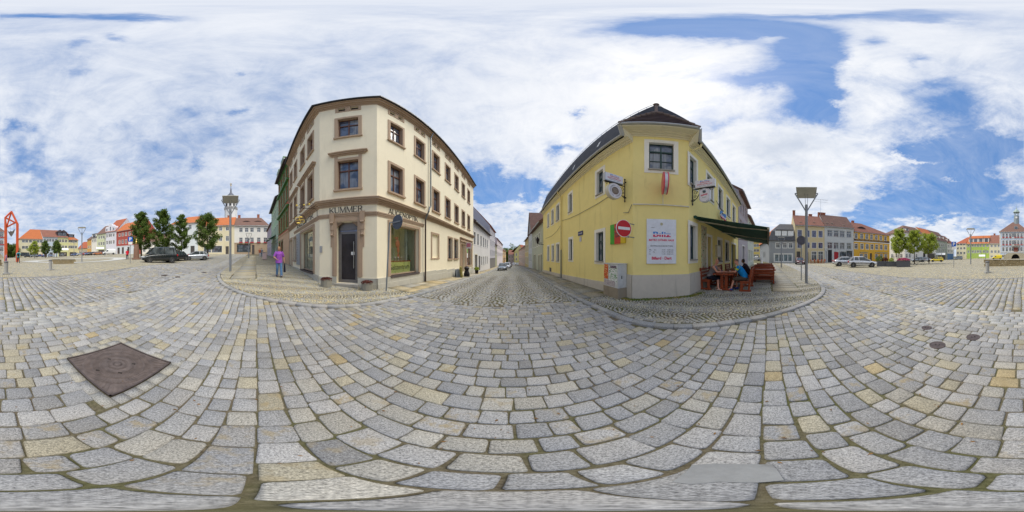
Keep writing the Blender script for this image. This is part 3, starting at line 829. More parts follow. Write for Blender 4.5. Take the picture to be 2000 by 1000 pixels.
# moss along the foot of the yellow corner
def moss(name, pts, n, spread, label):
 V = []; F = []
 rg = random.Random(9)
 L = [Vector(p) for p in pts]; d = [0]
 for a, b in zip(L[:-1], L[1:]): d.append(d[-1] + (b - a).length)
 for _ in range(n):
  s = rg.uniform(0, d[-1]); x = np.interp(s, d, [p.x for p in L]); y = np.interp(s, d, [p.y for p in L])
  x += rg.gauss(0, spread); y += rg.gauss(0, spread)
  z = tz(x, y) + KERB_H; r = rg.uniform(.008, .026); h = rg.uniform(.006, .026); a = rg.uniform(0, 6.28); b = len(V)
  for i in range(5): V.append((x + r * math.cos(a + i * 1.257), y + r * math.sin(a + i * 1.257), z - .004))
  V.append((x + rg.uniform(-.008, .008), y + rg.uniform(-.008, .008), z + h))
  F += [[b + i, b + (i + 1) % 5, b + 5] for i in range(5)]
 m, t, p, oc = mat_base('moss', .95, 0, .1)
 a = t.noise(oc, 3, 4, .6); q = t.noise(oc, 60, 3, .6)
 t.put(p.inputs['Base Color'], t.mix(t.rng(a, .4, .6), t.mix(q, (.05, .09, .015), (.12, .17, .04)), t.mix(q, (.16, .13, .03), (.32, .25, .07))))
 return raw_mesh(name, np.array(V), [np.array(F)], m, kind='stuff')
moss('moss', [(3.75, 6.2), (3.85, 5.6), (3.95, 4.4), (5.6, 2.85), (6.3, 2.65)], 2600, .07, '')
bpy.data.objects['moss']['label'] = 'green and yellow moss growing along the foot of the yellow corner wall'
# a smooth cement repair between the setts, and scraps in the joints
q = [spot(x, 1.7 / -tel(y)) for x, y in ((1352, 908), (1395, 905), (1450, 906), (1508, 907), (1520, 920), (1532, 938), (1470, 943), (1405, 941), (1350, 946), (1312, 941), (1335, 925))]
mb = MB(); mb.prism([(p.x, p.y, tz(p.x, p.y) - .012) for p in q], (0, 0, .019)); o = mb.build('cement_patch', plaster('cement', (.27, .275, .275), .22, .8, 9)); o['kind'] = 'structure'
V = []; F = []; rg = random.Random(12)
for _ in range(260):
 a = rg.uniform(0, 6.28); d = .5 + 5.5 * rg.random(); x, y = d * math.cos(a), d * math.sin(a)
 if y > 5 or (x > 2 and y > .5) or bool(on_side(np.array([x]), np.array([y]))[0]): continue
 z = tz(x, y) + .004; r = rg.uniform(.008, .02); t = rg.uniform(0, 6.28); b = len(V)
 for k in range(4): V.append((x + r * (1 if k % 2 else .45) * math.cos(t + k * 1.57), y + r * (1 if k % 2 else .45) * math.sin(t + k * 1.57), z + rg.uniform(0, .008)))
 F.append([b, b + 1, b + 2, b + 3])
raw_mesh('fallen_leaves', np.array(V), [np.array(F)], paint('dry_leaf', (.20, .11, .04), .8, 0, .6, .2, 3), kind='stuff')['label'] = 'scattered dry leaf scraps on the cobbles near the camera'
# ============================================================ BUILDING KIT
class Fac:
 """a vertical wall plane; P0 is its left end seen from the camera side"""
 def __init__(s, P0, P1, out=None):
  s.P0 = Vector(P0); s.P1 = Vector(P1); s.L = (s.P1 - s.P0).length
  s.u = (s.P1 - s.P0).normalized(); n = Vector((-s.u.y, s.u.x))
  ref = (Vector((0, 0)) if out is None else Vector(out)) - s.P0
  s.n = n if n.dot(ref) > 0 else -n
 def s(s, x):
  a = R(azd(x)); r = Vector((math.sin(a), math.cos(a)))
  den = r.x * s.u.y - r.y * s.u.x
  t = (s.P0.x * s.u.y - s.P0.y * s.u.x) / den
  return (r * t - s.P0).dot(s.u)
 def d(s, x):
  a = R(azd(x)); r = Vector((math.sin(a), math.cos(a)))
  return (s.P0.x * s.u.y - s.P0.y * s.u.x) / (r.x * s.u.y - r.y * s.u.x)
 def z(s, x, y): return EYE + s.d(x) * tel(y)
 def pt(s, a, z, o=0):
  p = s.P0 + s.u * a + s.n * o; return Vector((p.x, p.y, z))
def fbox(mb, F, a, b, c, d, o0, o1):
 mb.hexa([F.pt(a, c, o0), F.pt(b, c, o0), F.pt(b, c, o1), F.pt(a, c, o1), F.pt(a, d, o0), F.pt(b, d, o0), F.pt(b, d, o1), F.pt(a, d, o1)])
def wall(mb, F, a, b, z0, z1, ops=(), depth=.2, back=True):
 """front skin with real openings and reveals"""
 ss = sorted(set([a, b] + [min(b, max(a, v)) for o in ops for v in o[:2]]))
 zs = sorted(set([z0, z1] + [min(z1, max(z0, v)) for o in ops for v in o[2:4]]))
 for i in range(len(ss) - 1):
  for j in range(len(zs) - 1):
   ms, mz = (ss[i] + ss[i + 1]) / 2, (zs[j] + zs[j + 1]) / 2
   if any(o[0] < ms < o[1] and o[2] < mz < o[3] for o in ops): continue
   mb.add([F.pt(ss[i], zs[j]), F.pt(ss[i + 1], zs[j]), F.pt(ss[i + 1], zs[j + 1]), F.pt(ss[i], zs[j + 1])], [(0, 1, 2, 3)])
 for (p, q, r, t, *_) in ops:
  mb.add([F.pt(p, r), F.pt(q, r), F.pt(q, t), F.pt(p, t), F.pt(p, r, -depth), F.pt(q, r, -depth), F.pt(q, t, -depth), F.pt(p, t, -depth)],
    [(0, 1, 5, 4), (1, 2, 6, 5), (2, 3, 7, 6), (3, 0, 4, 7)])
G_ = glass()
M_DARK = paint('dark_interior', (.03, .03, .035), .8)
def window(F, par, a, b, c, d, fm, depth=.16, nx=2, tr=.68, bw=.055, sur=None, sw=.13, so=.03, sill=None, pane=None, lower=None, name='window', glaz=1, surtop=None, label=None, thin=0, lin=0):
 """frame > pane, surround, sill"""
 mb = MB(); o0, o1 = -depth - .03, -depth + .03
 fbox(mb, F, a, a + bw, c, d, o0, o1); fbox(mb, F, b - bw, b, c, d, o0, o1)
 fbox(mb, F, a + bw, b - bw, c, c + bw, o0, o1); fbox(mb, F, a + bw, b - bw, d - bw, d, o0, o1)
 zt = c + (d - c) * tr if tr else d - bw
 for i in range(1, nx):
  x = a + (b - a) * i / nx
  fbox(mb, F, x - bw * .55, x + bw * .55, c + bw, zt if tr else d - bw, o0, o1 + .012)
  if tr: fbox(mb, F, x - bw * .4, x + bw * .4, zt, d - bw, o0, o1)
 if tr: fbox(mb, F, a + bw, b - bw, zt - bw * .6, zt + bw * .6, o0, o1 + .02)
 if lower:
  zz = c + (zt - c) * lower; fbox(mb, F, a + bw, b - bw, zz - .012, zz + .012, o0, o1 - .005)
 w = mb.build(name, fm, par, label=label)
 if glaz:
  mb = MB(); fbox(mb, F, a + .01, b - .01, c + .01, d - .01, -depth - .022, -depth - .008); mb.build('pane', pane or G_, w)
 if sur:
  mb = MB(); t = surtop or sw
  fbox(mb, F, a - sw, a, c, d, -.0, so); fbox(mb, F, b, b + sw, c, d, -.0, so); fbox(mb, F, a - sw, b + sw, d, d + t, -.0, so)
  if not sill or thin: fbox(mb, F, a - sw, b + sw, c - sw, c, 0, so)
  if lin:
   for q in ((a, a + .012, c, d), (b - .012, b, c, d), (a + .012, b - .012, d - .012, d)): fbox(mb, F, *q, -depth + .03, so)
  mb.build('surround', sur, w)
 if sill:
  mb = MB(); fbox(mb, F, *((a - .02, b + .02, c - .035, c + .015) if thin else (a - sw - .04, b + sw + .04, c - .10, c)), -depth + .03, so + .07); mb.build('sill', sill, w)
 return w
def door(F, par, a, b, c, d, mat, depth=.25, glassy=False, sur=None, sw=.14, label=None, name='door', handle=True):
 mb = MB()
 if glassy:
  bw = .1
  fbox(mb, F, a, a + bw, c, d, -depth - .03, -depth + .03); fbox(mb, F, b - bw, b, c, d, -depth - .03, -depth + .03)
  fbox(mb, F, a + bw, b - bw, c, c + bw, -depth - .03, -depth + .03); fbox(mb, F, a + bw, b - bw, d - bw, d, -depth - .03, -depth + .03)
  fbox(mb, F, a + bw, b - bw, c + 2.1, c + 2.18, -depth - .03, -depth + .03)
 else:
  fbox(mb, F, a, b, c, d, -depth - .04, -depth)
  m = (a + b) / 2
  for (p, q) in ((a + .1, m - .06), (m + .06, b - .1)):
   if q - p < .08: continue
   for (e, f) in ((c + .2, c + (d - c) * .42), (c + (d - c) * .48, d - .2)): fbox(mb, F, p, q, e, f, -depth, -depth + .02)
 w = mb.build(name, mat, par, label=label)
 if glassy:
  mb = MB(); fbox(mb, F, a + .01, b - .01, c + .01, d - .01, -depth - .02, -depth - .005); mb.build('pane', G_, w)
 if handle:
  mb = MB(); fbox(mb, F, a + .12, a + .15, c + .95, c + 1.15, -depth + .02, -depth + .06); mb.build('handle', STEEL, w)
 if sur:
  mb = MB(); fbox(mb, F, a - sw, a, c, d, 0, .04); fbox(mb, F, b, b + sw, c, d, 0, .04); fbox(mb, F, a - sw, b + sw, d, d + sw, 0, .04); mb.build('surround', sur, w)
 return w
STEEL = paint('steel', (.45, .46, .47), .35, .9, .05)
ZINC = paint('zinc_gutter', (.42, .44, .45), .45, .7, .12)
WHITEP = paint('white_paint', (.78, .78, .76), .5)
BROWNW = wood('brown_window_wood', (.10, .04, .025), (.17, .07, .04), .45)
GREENW = wood('dark_green_window_wood', (.015, .045, .04), (.03, .07, .06), .45)
CREAMST = plaster('cream_trim', (.70, .66, .52), .08, .15)
WHITEST = plaster('white_trim', (.74, .73, .68), .06, .15)
GREYST = plaster('grey_plinth', (.38, .36, .32), .14, .35)
BROWNST = plaster('brown_trim', (.45, .33, .235), .10, .2)
DARKW = paint('dark_frame', (.08, .07, .065), .5)
BRICK = plaster('chimney_brick', (.33, .12, .07), .2, .3)
CREAMG = glass('curtained_glass', (.16, .17, .18), .1)
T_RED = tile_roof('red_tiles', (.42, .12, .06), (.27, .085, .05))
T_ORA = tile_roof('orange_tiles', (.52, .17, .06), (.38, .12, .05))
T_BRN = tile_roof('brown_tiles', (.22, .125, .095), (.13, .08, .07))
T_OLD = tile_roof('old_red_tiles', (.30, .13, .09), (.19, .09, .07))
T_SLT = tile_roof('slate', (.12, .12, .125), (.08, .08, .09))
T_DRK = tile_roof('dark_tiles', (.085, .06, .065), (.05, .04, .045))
def gable_roof(par, F, D, ze, zr, mat, oh=.35, hl=0, hr=0, thick=.22, off=0, side=.12, name='roof', back=True, rd=None):
 """closed roof body; ridge parallel to the facade; hl / hr = hip lengths"""
 rd = rd or D / 2
 a, b = (-oh if hl else .03), F.L + (oh if hr else -.03)
 k = (zr - ze) / rd
 e = ze - oh * k * .5
 z2 = ze + .02
 mb = MB()
 v = [F.pt(a, e, oh), F.pt(b, e, oh), F.pt(b, ze, -D - oh * .5), F.pt(a, ze, -D - oh * .5)]
 w = [p + Vector((0, 0, thick)) for p in v]
 r = [F.pt(a + (hl + oh if hl else 0), zr + .1, -rd), F.pt(b - (hr + oh if hr else 0), zr + .1, -rd)]
 mb.add(v + w + r, [(3, 2, 1, 0), (0, 1, 5, 4), (1, 2, 6, 5), (2, 3, 7, 6), (3, 0, 4, 7), (4, 5, 9, 8), (5, 6, 9), (6, 7, 8, 9), (7, 4, 8)])
 o = mb.build(name, mat, par)
 return o
def house(name, label, F, D, ze, zr, wm, rm, z0=None, wins=(), doors=(), hl=0, hr=0, win_mat=None, sur=WHITEST, sw=.12, plinth=None, oh=.35,
   chim=(), group=None, cat='building', depth=.14, ground=None, zg=None, nx=2, tr=.66, rd=None, gut=True, pane=None, noroof=False, sill=None, cornice=None, sides=True):
 """wins: (px centre, width m, z0, z1); doors: (px a, px b, z1, style)"""
 if z0 is None: z0 = min(tz(*F.P0), tz(*F.P1))
 zb = z0 - 1.0
 base = F.P0.lerp(F.P1, .5)
 root = empty(name, (0, 0, 0), 0, label, cat, group)
 root.location = (base.x, base.y, z0)
 inv = Matrix.Translation(-Vector(root.location))
 ops = []; items = []
 for (px, w, c, d, *st) in wins:
  s = F.s(px) if px > -500 else -px - 1000
  a, b = s - w / 2, s + w / 2
  if a < .08 or b > F.L - .08: continue
  ops.append((a, b, c, d)); items.append(('w', a, b, c, d, st))
 for (pa, pb, d, st) in doors:
  a, b = F.s(pa), F.s(pb); c = z0 + .12
  a = max(a, .1); b = min(b, F.L - .1)
  if b - a < .2: continue
  ops.append((a, b, c, d)); items.append(('d', a, b, c, d, st))
 kids = []
 mb = MB()
 wall(mb, F, 0, F.L, zb, ze, ops, depth + .06)
 # side and back walls, closed shell
 if sides:
  rdd = rd or D / 2
  for s_, hip in ((0, hl), (F.L, hr)):
   q = [F.pt(s_, zb), F.pt(s_, ze), F.pt(s_, ze, -D), F.pt(s_, zb, -D)]
   if not hip: q = [q[0], q[1], F.pt(s_, zr, -rdd), q[2], q[3]]
   mb.add(q, [tuple(range(len(q)))])
  mb.add([F.pt(0, zb, -D), F.pt(F.L, zb, -D), F.pt(F.L, ze, -D), F.pt(0, ze, -D)], [(0, 1, 2, 3)])
 w_ = mb.build('wall', wm, root); kids.append(w_)
 if ground:
  mb = MB()
  gm, gz = ground
  cuts = [o for o in ops if o[2] < gz]
  wall(mb, F2(F, .03), 0, F.L, zb, gz, [(o[0], o[1], o[2], min(o[3], gz - .01)) for o in cuts], .05)
  fbox(mb, F, 0, F.L, gz, gz + .12, 0, .1)
  mb.build('ground_floor_facing', gm, root)
 if plinth:
  mb = MB(); pm, ph = plinth
  cuts = [(o[0], o[1], o[2], o[3]) for o in ops if o[2] < z0 + ph]
  ss = [0] + sorted([v for o in cuts for v in o[:2]]) + [F.L]
  for i in range(0, len(ss), 2):
   if ss[i + 1] - ss[i] > .05: fbox(mb, F, ss[i], ss[i + 1], zb, z0 + ph, 0.0, .04)
  mb.build('plinth', pm, root)
 for it in items:
  k, a, b, c, d, st = it
  if k == 'w':
   stl = dict(st[0]) if st else {}
   window(F, root, a, b, c, d, stl.pop('fm', win_mat or WHITEP), depth=depth, nx=stl.pop('nx', nx), tr=stl.pop('tr', tr), sur=stl.pop('sur', sur), sw=stl.pop('sw', sw), pane=stl.pop('pane', pane), sill=stl.pop('sill', sill), **stl)
  else:
   stl = dict(st)
   door(F, root, a, b, c, d, stl.pop('m', DARKW), depth=depth, **stl)
 if cornice:
  mb = MB(); fbox(mb, F, -.02, F.L + .02, ze - .35, ze - .12, 0, .12); fbox(mb, F, -.02, F.L + .02, ze - .12, ze, 0, .25); mb.build('cornice', cornice, root)
 if not noroof:
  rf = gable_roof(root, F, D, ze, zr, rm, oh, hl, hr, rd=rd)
  rdd = rd or D / 2
  for (px, hgt, wd, *cm) in chim:   # chimneys near the ridge
   s = F.s(px) * 1.0 if px > -500 else (-px - 1000)
   s = min(max(s, .5), F.L - .5)
   mb = MB(); fbox(mb, F, s - wd / 2, s + wd / 2, zr - 1.0, zr + hgt, -rdd - .9, -rdd - .2); fbox(mb, F, s - wd / 2 - .05, s + wd / 2 + .05, zr + hgt, zr + hgt + .1, -rdd - .95, -rdd - .15)
   mb.build('chimney', cm[0] if cm else BRICK, rf)
 if gut:
  mb = MB(); mb.tube(F.pt(0, ze - .12, oh + .05), F.pt(F.L, ze - .12, oh + .05), .07); mb.build('gutter', ZINC, root)
 fix(root); return root
def F2(F, o):
 G = Fac(F.P0 + F.n * o, F.P1 + F.n * o, out=(F.P0 + F.n * 50)); return G
def fix(root):
 """children were built in world metres: keep them there under a root that stands at the thing's base"""
 for ch in root.children:
  ch.matrix_parent_inverse = Matrix.Translation(-Vector(root.location))
def dormer(root, F, px, w, z0, h, roofm, wallm, D, ze, zr, rd=None, eyebrow=False, hipped=False):
 """a roof window house sitting on the front slope"""
 rdd = rd or D / 2; k = (zr - ze) / rdd
 s = F.s(px); back = (z0 - ze) / k; b2 = (z0 + h - ze) / k + .2
 mb = MB()
 if eyebrow:
  n = 8; pts = [F.pt(s - w / 2 + w * i / n, z0 + h * math.sin(math.pi * i / n), -back + .1) for i in range(n + 1)]
  bk = [F.pt(s - w / 2 + w * i / n, z0 + h * math.sin(math.pi * i / n) + .02, -b2) for i in range(n + 1)]
  pts2 = [p + Vector((0, 0, .1)) for p in pts]; bk2 = [p + Vector((0, 0, .1)) for p in bk]
  for i in range(n): mb.hexa([pts[i], pts[i + 1], bk[i + 1], bk[i], pts2[i], pts2[i + 1], bk2[i + 1], bk2[i]])
  o = mb.build('dormer', roofm, root)
  mb = MB(); mb.prism([F.pt(s - w * .42, z0 - .05, -back + .02), F.pt(s + w * .42, z0 - .05, -back + .02)] + [F.pt(s + w * .42 * math.cos(t), z0 + h * .9 * math.sin(t), -back + .02) for t in (.5, 1.0, 1.57, 2.1, 2.6)], F.pt(0, 0, -.05) - F.pt(0, 0, 0))
  mb.build('pane', M_DARK, o)
 else:
  fbox(mb, F, s - w / 2, s + w / 2, z0 - .3, z0 + h, -b2, -back + .05)
  o = mb.build('dormer', wallm, root)
  mb = MB()
  if hipped:
   mb.add([F.pt(s - w / 2 - .15, z0 + h, -back + .3), F.pt(s + w / 2 + .15, z0 + h, -back + .3), F.pt(s + w / 2 + .15, z0 + h, -b2 - 1), F.pt(s - w / 2 - .15, z0 + h, -b2 - 1), F.pt(s, z0 + h + w * .4, -back - .2), F.pt(s, z0 + h + w * .4, -b2 - 1)],
     [(0, 1, 4), (1, 2, 5, 4), (2, 3, 5), (3, 0, 4, 5), (3, 2, 1, 0)])
  else:
   mb.hexa([F.pt(s - w / 2 - .15, z0 + h - .02, -back + .3), F.pt(s + w / 2 + .15, z0 + h - .02, -back + .3), F.pt(s + w / 2 + .15, z0 + h + .5, -b2 - 1.2), F.pt(s - w / 2 - .15, z0 + h + .5, -b2 - 1.2),
      F.pt(s - w / 2 - .15, z0 + h + .1, -back + .3), F.pt(s + w / 2 + .15, z0 + h + .1, -back + .3), F.pt(s + w / 2 + .15, z0 + h + .62, -b2 - 1.2), F.pt(s - w / 2 - .15, z0 + h + .62, -b2 - 1.2)])
  mb.build('dormer_roof', roofm, o)
  mb = MB(); fbox(mb, F, s - w * .33, s + w * .33, z0 + .05, z0 + h - .15, -back + .04, -back + .08); mb.build('pane', G_, o)
 for ch in [o]: ch.matrix_parent_inverse = Matrix.Translation(-Vector(root.location))
 return o
def skylight(root, F, px, z, ze, zr, rd):
 k = (zr - ze) / rd; s = F.s(px); n = Vector((F.n.x * k, F.n.y * k, 1)).normalized()
 p = F.pt(s, z + .17, -(z - ze) / k + .12)
 mb = MB(); mb.bar(p - Vector((F.u.x, F.u.y, 0)) * .3, p + Vector((F.u.x, F.u.y, 0)) * .3, .5, .12)
 o = mb.build('skylight', paint('skylight_metal', (.5, .42, .33), .5), root); o.matrix_parent_inverse = Matrix.Translation(-Vector(root.location))
# ---- lettering: a small serif alphabet and the built-in font
def stroke_text(txt, F, s0, zc, h, par, mat, o=.03, w=None, sp=.16):
 """roman capitals with thick and thin strokes and serifs, raised from the wall"""
 T, t = .125, .05
 G = {'K': ([(0,0,0,1,T), (.05,.42,.62,1,t), (.22,.55,.68,0,T)], [(0,0),(0,1),(.62,1),(.68,0)], .72),
   'U': ([(0,1,0,.25,T), (.62,1,.62,.25,t), (0,.25,.12,.04,T), (.12,.04,.31,0,t), (.31,0,.5,.04,t), (.5,.04,.62,.25,t)], [(0,1),(.62,1)], .7),
   'M': ([(0,0,.04,1,t), (.04,1,.42,0,T), (.42,0,.8,1,t), (.8,1,.84,0,T)], [(0,0),(.04,1),(.8,1),(.84,0)], .92),
   'E': ([(0,0,0,1,T), (0,0,.5,0,t), (0,.52,.4,.52,t), (0,1,.5,1,t), (.5,0,.52,.2,t), (.5,1,.5,.82,t)], [(0,0),(0,1)], .6),
   'R': ([(0,0,0,1,T), (0,1,.36,1,t), (.36,1,.52,.88,T), (.52,.88,.52,.66,T), (.52,.66,.36,.52,T), (.36,.52,0,.52,t), (.28,.52,.62,0,T)], [(0,0),(0,1),(.62,0)], .7),
   'A': ([(0,0,.33,1,t), (.33,1,.68,0,T), (.12,.34,.55,.34,t)], [(0,0),(.68,0)], .74),
   'G': ([(.6,.82,.42,.99,t), (.42,.99,.2,.97,t), (.2,.97,.03,.72,T), (.03,.72,.03,.28,T), (.03,.28,.2,.03,T), (.2,.03,.42,0,t), (.42,0,.62,.12,t), (.62,.12,.62,.42,T)], [(.62,.42)], .72),
   'N': ([(0,0,0,1,t), (0,1,.62,0,T), (.62,0,.62,1,t)], [(0,0),(0,1),(.62,1)], .72),
   'O': ([(.33,0,.1,.14,t), (.1,.14,0,.5,T), (0,.5,.1,.86,T), (.1,.86,.33,1,t), (.33,1,.56,.86,t), (.56,.86,.66,.5,T), (.66,.5,.56,.14,T), (.56,.14,.33,0,t)], [], .76),
   'P': ([(0,0,0,1,T), (0,1,.36,1,t), (.36,1,.54,.88,T), (.54,.88,.54,.62,T), (.54,.62,.36,.48,T), (.36,.48,0,.48,t)], [(0,0),(0,1)], .62),
   'T': ([(.3,0,.3,1,T), (0,1,.6,1,t), (0,1,0,.84,t), (.6,1,.6,.84,t)], [(.3,0)], .66),
   'I': ([(0,0,0,1,T)], [(0,0),(0,1)], .16)}
 mb = MB(); x = s0
 tot = sum(G[c][2] + sp for c in txt) * h
 k = 1 if w is None else w / tot
 for c in txt:
  st, se, adv = G[c]
  for (x0, y0, x1, y1, th) in st:
   a = F.pt(x + x0 * h * k, zc + (y0 - .5) * h, o / 2); b = F.pt(x + x1 * h * k, zc + (y1 - .5) * h, o / 2)
   e = (b - a).normalized(); a2 = a - e * .01; b2 = b + e * .01
   nn = Vector((F.n.x, F.n.y, 0)); sd_ = e.cross(nn).normalized() * th * h * .5
   oo = nn * o / 2
   mb.hexa([a2 - sd_ - oo, a2 + sd_ - oo, a2 + sd_ + oo, a2 - sd_ + oo, b2 - sd_ - oo, b2 + sd_ - oo, b2 + sd_ + oo, b2 - sd_ + oo])
  for (sx, sy) in se:
   cx = x + sx * h * k; zz = zc + (sy - .5) * h
   fbox(mb, F, cx - .11 * h, cx + .11 * h, zz - .018 * h, zz + .018 * h, 0, o * .9)
  x += (adv + sp) * h * k
 return mb.build('lettering', mat, par)
def font_text(txt, size, M, par, mat, name='lettering', align='CENTER', ext=.004, bold=0, xs=1, spacing=1):
 cu = bpy.data.curves.new(name, 'FONT'); cu.body = txt; cu.size = size; cu.extrude = ext; cu.offset = bold
 cu.align_x = align; cu.align_y = 'CENTER'; cu.space_character = spacing; cu.resolution_u = 3
 o = bpy.data.objects.new('tmp', cu); COL.objects.link(o)
 bpy.context.view_layer.update()
 dg = bpy.context.evaluated_depsgraph_get()
 me = bpy.data.meshes.new_from_object(o.evaluated_get(dg))
 bpy.data.objects.remove(o)
 me.transform(Matrix.Diagonal((xs, 1, 1, 1))); me.transform(M)
 me.materials.clear(); me.materials.append(mat)
 ob = bpy.data.objects.new(name, me); COL.objects.link(ob)
 if par: ob.parent = par
 return ob
def wall_frame(F, s, z, o):
 """matrix: text lying on a wall plane, readable from outside"""
 n = Vector((F.n.x, F.n.y, 0)); up = Vector((0, 0, 1)); x = up.cross(n)
 m = Matrix((x, up, n)).transposed().to_4x4(); m.translation = F.pt(s, z, o); return m
# ============================================================ THE OPTICIAN'S CORNER HOUSE (cream, brown trim)
KUM = plaster('cream_plaster', (.88, .80, .61), .05, .12)
def kummer():
 C1, C2, C3, C0 = Vector((-7.96, 3.27)), Vector((-5.75, 5.27)), Vector((-5.62, 23.2)), Vector((-16.85, 3.5))
 A = Fac(C0, C1); B = Fac(C1, C2); C = Fac(C2, C3)
 zb, ze = -2.0, 12.45
 root = empty('corner_shop_house', (C1.x, C1.y, .3), 0, 'tall cream corner house with brown window surrounds and an optician shop behind its corner door', 'building')
 z2a, z2b = 8.95, 10.78; z1a, z1b = 5.22, 7.07; v0, v1 = 11.66, 12.12
 opA, opB, opC = [], [], []
 W_ = []
 def add(F, ops, s, w, a, b, **k): ops.append((s - w / 2, s + w / 2, a, b)); W_.append((F, s, w, a, b, k))
 for s in [A.s(x) for x in (606.5, 591, 577.3, 569)]:
  add(A, opA, s, 1.0, z2a, z2b); add(A, opA, s, 1.0, z1a, z1b, hood=1)
 sB = B.s(679.5)
 add(B, opB, sB, 1.08, z2a, z2b); add(B, opB, sB, 1.08, z1a, z1b, hood=1)
 cC = [1.42 + 2.33 * i for i in range(7)]
 for s in cC:
  add(C, opC, s, 1.02, z2a, z2b); add(C, opC, s, 1.02, z1a, z1b)
 vents = []
 for F, ops, ss in ((A, opA, [A.s(x) for x in (606.5, 591, 577.3, 569)]), (B, opB, [sB]), (C, opC, cC)):
  for s in ss:
   for dlt in (-.33, .33):
    ops.append((s + dlt - .2, s + dlt + .2, v0 + .04, v1 - .04)); vents.append((F, s + dlt))
 # ground floor openings
 shA = (A.s(588.5), A.s(612.5), .72, 3.42); dA = (A.s(565.8), A.s(570.8), .75, 3.3); wA = (A.s(574), A.s(579), 1.3, 3.35)
 zt = 3.42
 dB = (B.s(658), B.s(698.5), .33, zt)
 shC = (C.s(762.5), C.s(817), .66, 3.42)
 bl = (C.s(843.5), C.s(856), 1.55, 3.35)
 pr = [(C.s(875.3), C.s(883), 1.45, 3.4), (C.s(887), C.s(894.3), 1.45, 3.4)]
 dC = (C.s(900), C.s(908), -.2, 3.1); s2 = (C.s(911), C.s(919.5), .5, 3.1)
 opA += [shA, dA, wA]; opB += [dB]; opC += [shC, bl] + pr + [dC, s2]
 mb = MB()
 wall(mb, A, 0, A.L, zb, ze, opA, .26); wall(mb, B, 0, B.L, zb, ze, opB, .26); wall(mb, C, 0, C.L, zb, ze, opC, .26)
 mb.add([(C3.x, C3.y, zb), (C3.x - 11, C3.y, zb), (C3.x - 11, C3.y, ze), (C3.x, C3.y, ze)], [(0, 1, 2, 3)])
 mb.add([(C0.x, C0.y, zb), (C0.x, C0.y + 10, zb), (C0.x, C0.y + 10, ze), (C0.x, C0.y, ze)], [(0, 1, 2, 3)])
 mb.add([(C0.x, C0.y + 10, zb), (C3.x - 11, C3.y, zb), (C3.x - 11, C3.y, ze), (C0.x, C0.y + 10, ze)], [(0, 1, 2, 3)])
 mb.build('wall', KUM, root)
 def mitre(F, o, at0, at1):
  # polyline helper for bands that run round the three faces
  pass
 def band(name, z0, z1, o1, mat, o0=0.0, faces=(A, B, C)):
  pts = []
  def inter(F, G, o):
   p = F.P0 + F.n * o; q = G.P0 + G.n * o; den = F.u.x * G.u.y - F.u.y * G.u.x
   t = ((q.x - p.x) * G.u.y - (q.y - p.y) * G.u.x) / den; return p + F.u * t
  def ring(o): return [A.P0 + A.n * o, inter(A, B, o), inter(B, C, o), C.P1 + C.n * o]
  I, O = ring(o0 - .02), ring(o1); mb = MB()
  for i in range(3):
   mb.hexa([(*I[i], z0), (*I[i + 1], z0), (*O[i + 1], z0), (*O[i], z0), (*I[i], z1), (*I[i + 1], z1), (*O[i + 1], z1), (*O[i], z1)])
  return mb
 def bands(name, specs, mat):
  mb = MB()
  for (z0, z1, o) in specs:
   q = band('', z0, z1, o, mat); mb.add(q.v, q.f)
  return mb.build(name, mat, root)
 bands('storey_cornice', [(4.27, 4.34, .05), (4.34, 4.42, .10), (4.42, 4.50, .17), (4.50, 4.58, .25), (4.58, 4.62, .28)], BROWNST)
 # short band under the lettering: round the corner only
 mb = MB()
 aS = A.s(575); cE = C.s(827)
 for (F, a, b) in ((A, aS, A.L - .01), (B, 0.0, B.L), (C, 0.01, cE)):
  for (z0, z1, o) in ((3.66, 3.74, .025), (3.74, 3.82, .05), (3.82, 3.88, .075)): fbox(mb, F, a, b, z0, z1, 0, o)
 mb.build('lower_cornice', BROWNST, root)
 bands('eaves_cornice', [(12.16, 12.27, .05), (12.27, 12.37, .14), (12.37, 12.5, .26), (12.5, 12.58, .36)], BROWNST)
 q = bands('gutter', [(12.585, 12.68, .50)], paint('dark_gutter', (.035, .035, .04), .45, .3))
 # roof
 mb = MB()
 def ringp(o, z, F=None):
  def inter(F, G):
   p = F.P0 + F.n * o; q = G.P0 + G.n * o; den = F.u.x * G.u.y - F.u.y * G.u.x
   t = ((q.x - p.x) * G.u.y - (q.y - p.y) * G.u.x) / den; return p + F.u * t
  return [(*(A.P0 + A.n * o), z), (*inter(A, B), z), (*inter(B, C), z), (*(C.P1 + C.n * o), z)]
 lo = ringp(.46, 12.69); hi = ringp(-4.0, 14.6)
 bk = [(C3.x - 10.5, C3.y, 12.69), (C0.x, C0.y + 9.6, 12.69)]
 mb.add(lo + hi + bk, [(0, 1, 5, 4), (1, 2, 6, 5), (2, 3, 7, 6), (3, 8, 7), (4, 9, 0), (4, 5, 6, 7, 8, 9), (0, 9, 8, 3, 2, 1)])
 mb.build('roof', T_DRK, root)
 for (F, s, w, a, b, k) in W_:
  wo = window(F, root, s - w / 2, s + w / 2, a, b, BROWNW, depth=.22, nx=2, tr=.66, sur=BROWNST, sw=.16, so=.04, sill=BROWNST, pane=PANE_K, lin=1)
  if k.get('hood'):
   mb = MB(); zt_ = b + .36
   fbox(mb, F, s - w / 2 - .16, s - w / 2, b + .16, zt_, 0, .04); fbox(mb, F, s + w / 2, s + w / 2 + .16, b + .16, zt_, 0, .04)
   fbox(mb, F, s - .86, s + .86, zt_, zt_ + .08, 0, .08); fbox(mb, F, s - .94, s + .94, zt_ + .08, zt_ + .17, 0, .16); fbox(mb, F, s - 1.0, s + 1.0, zt_ + .17, zt_ + .24, 0, .22)
   mb.build('hood', BROWNST, wo)
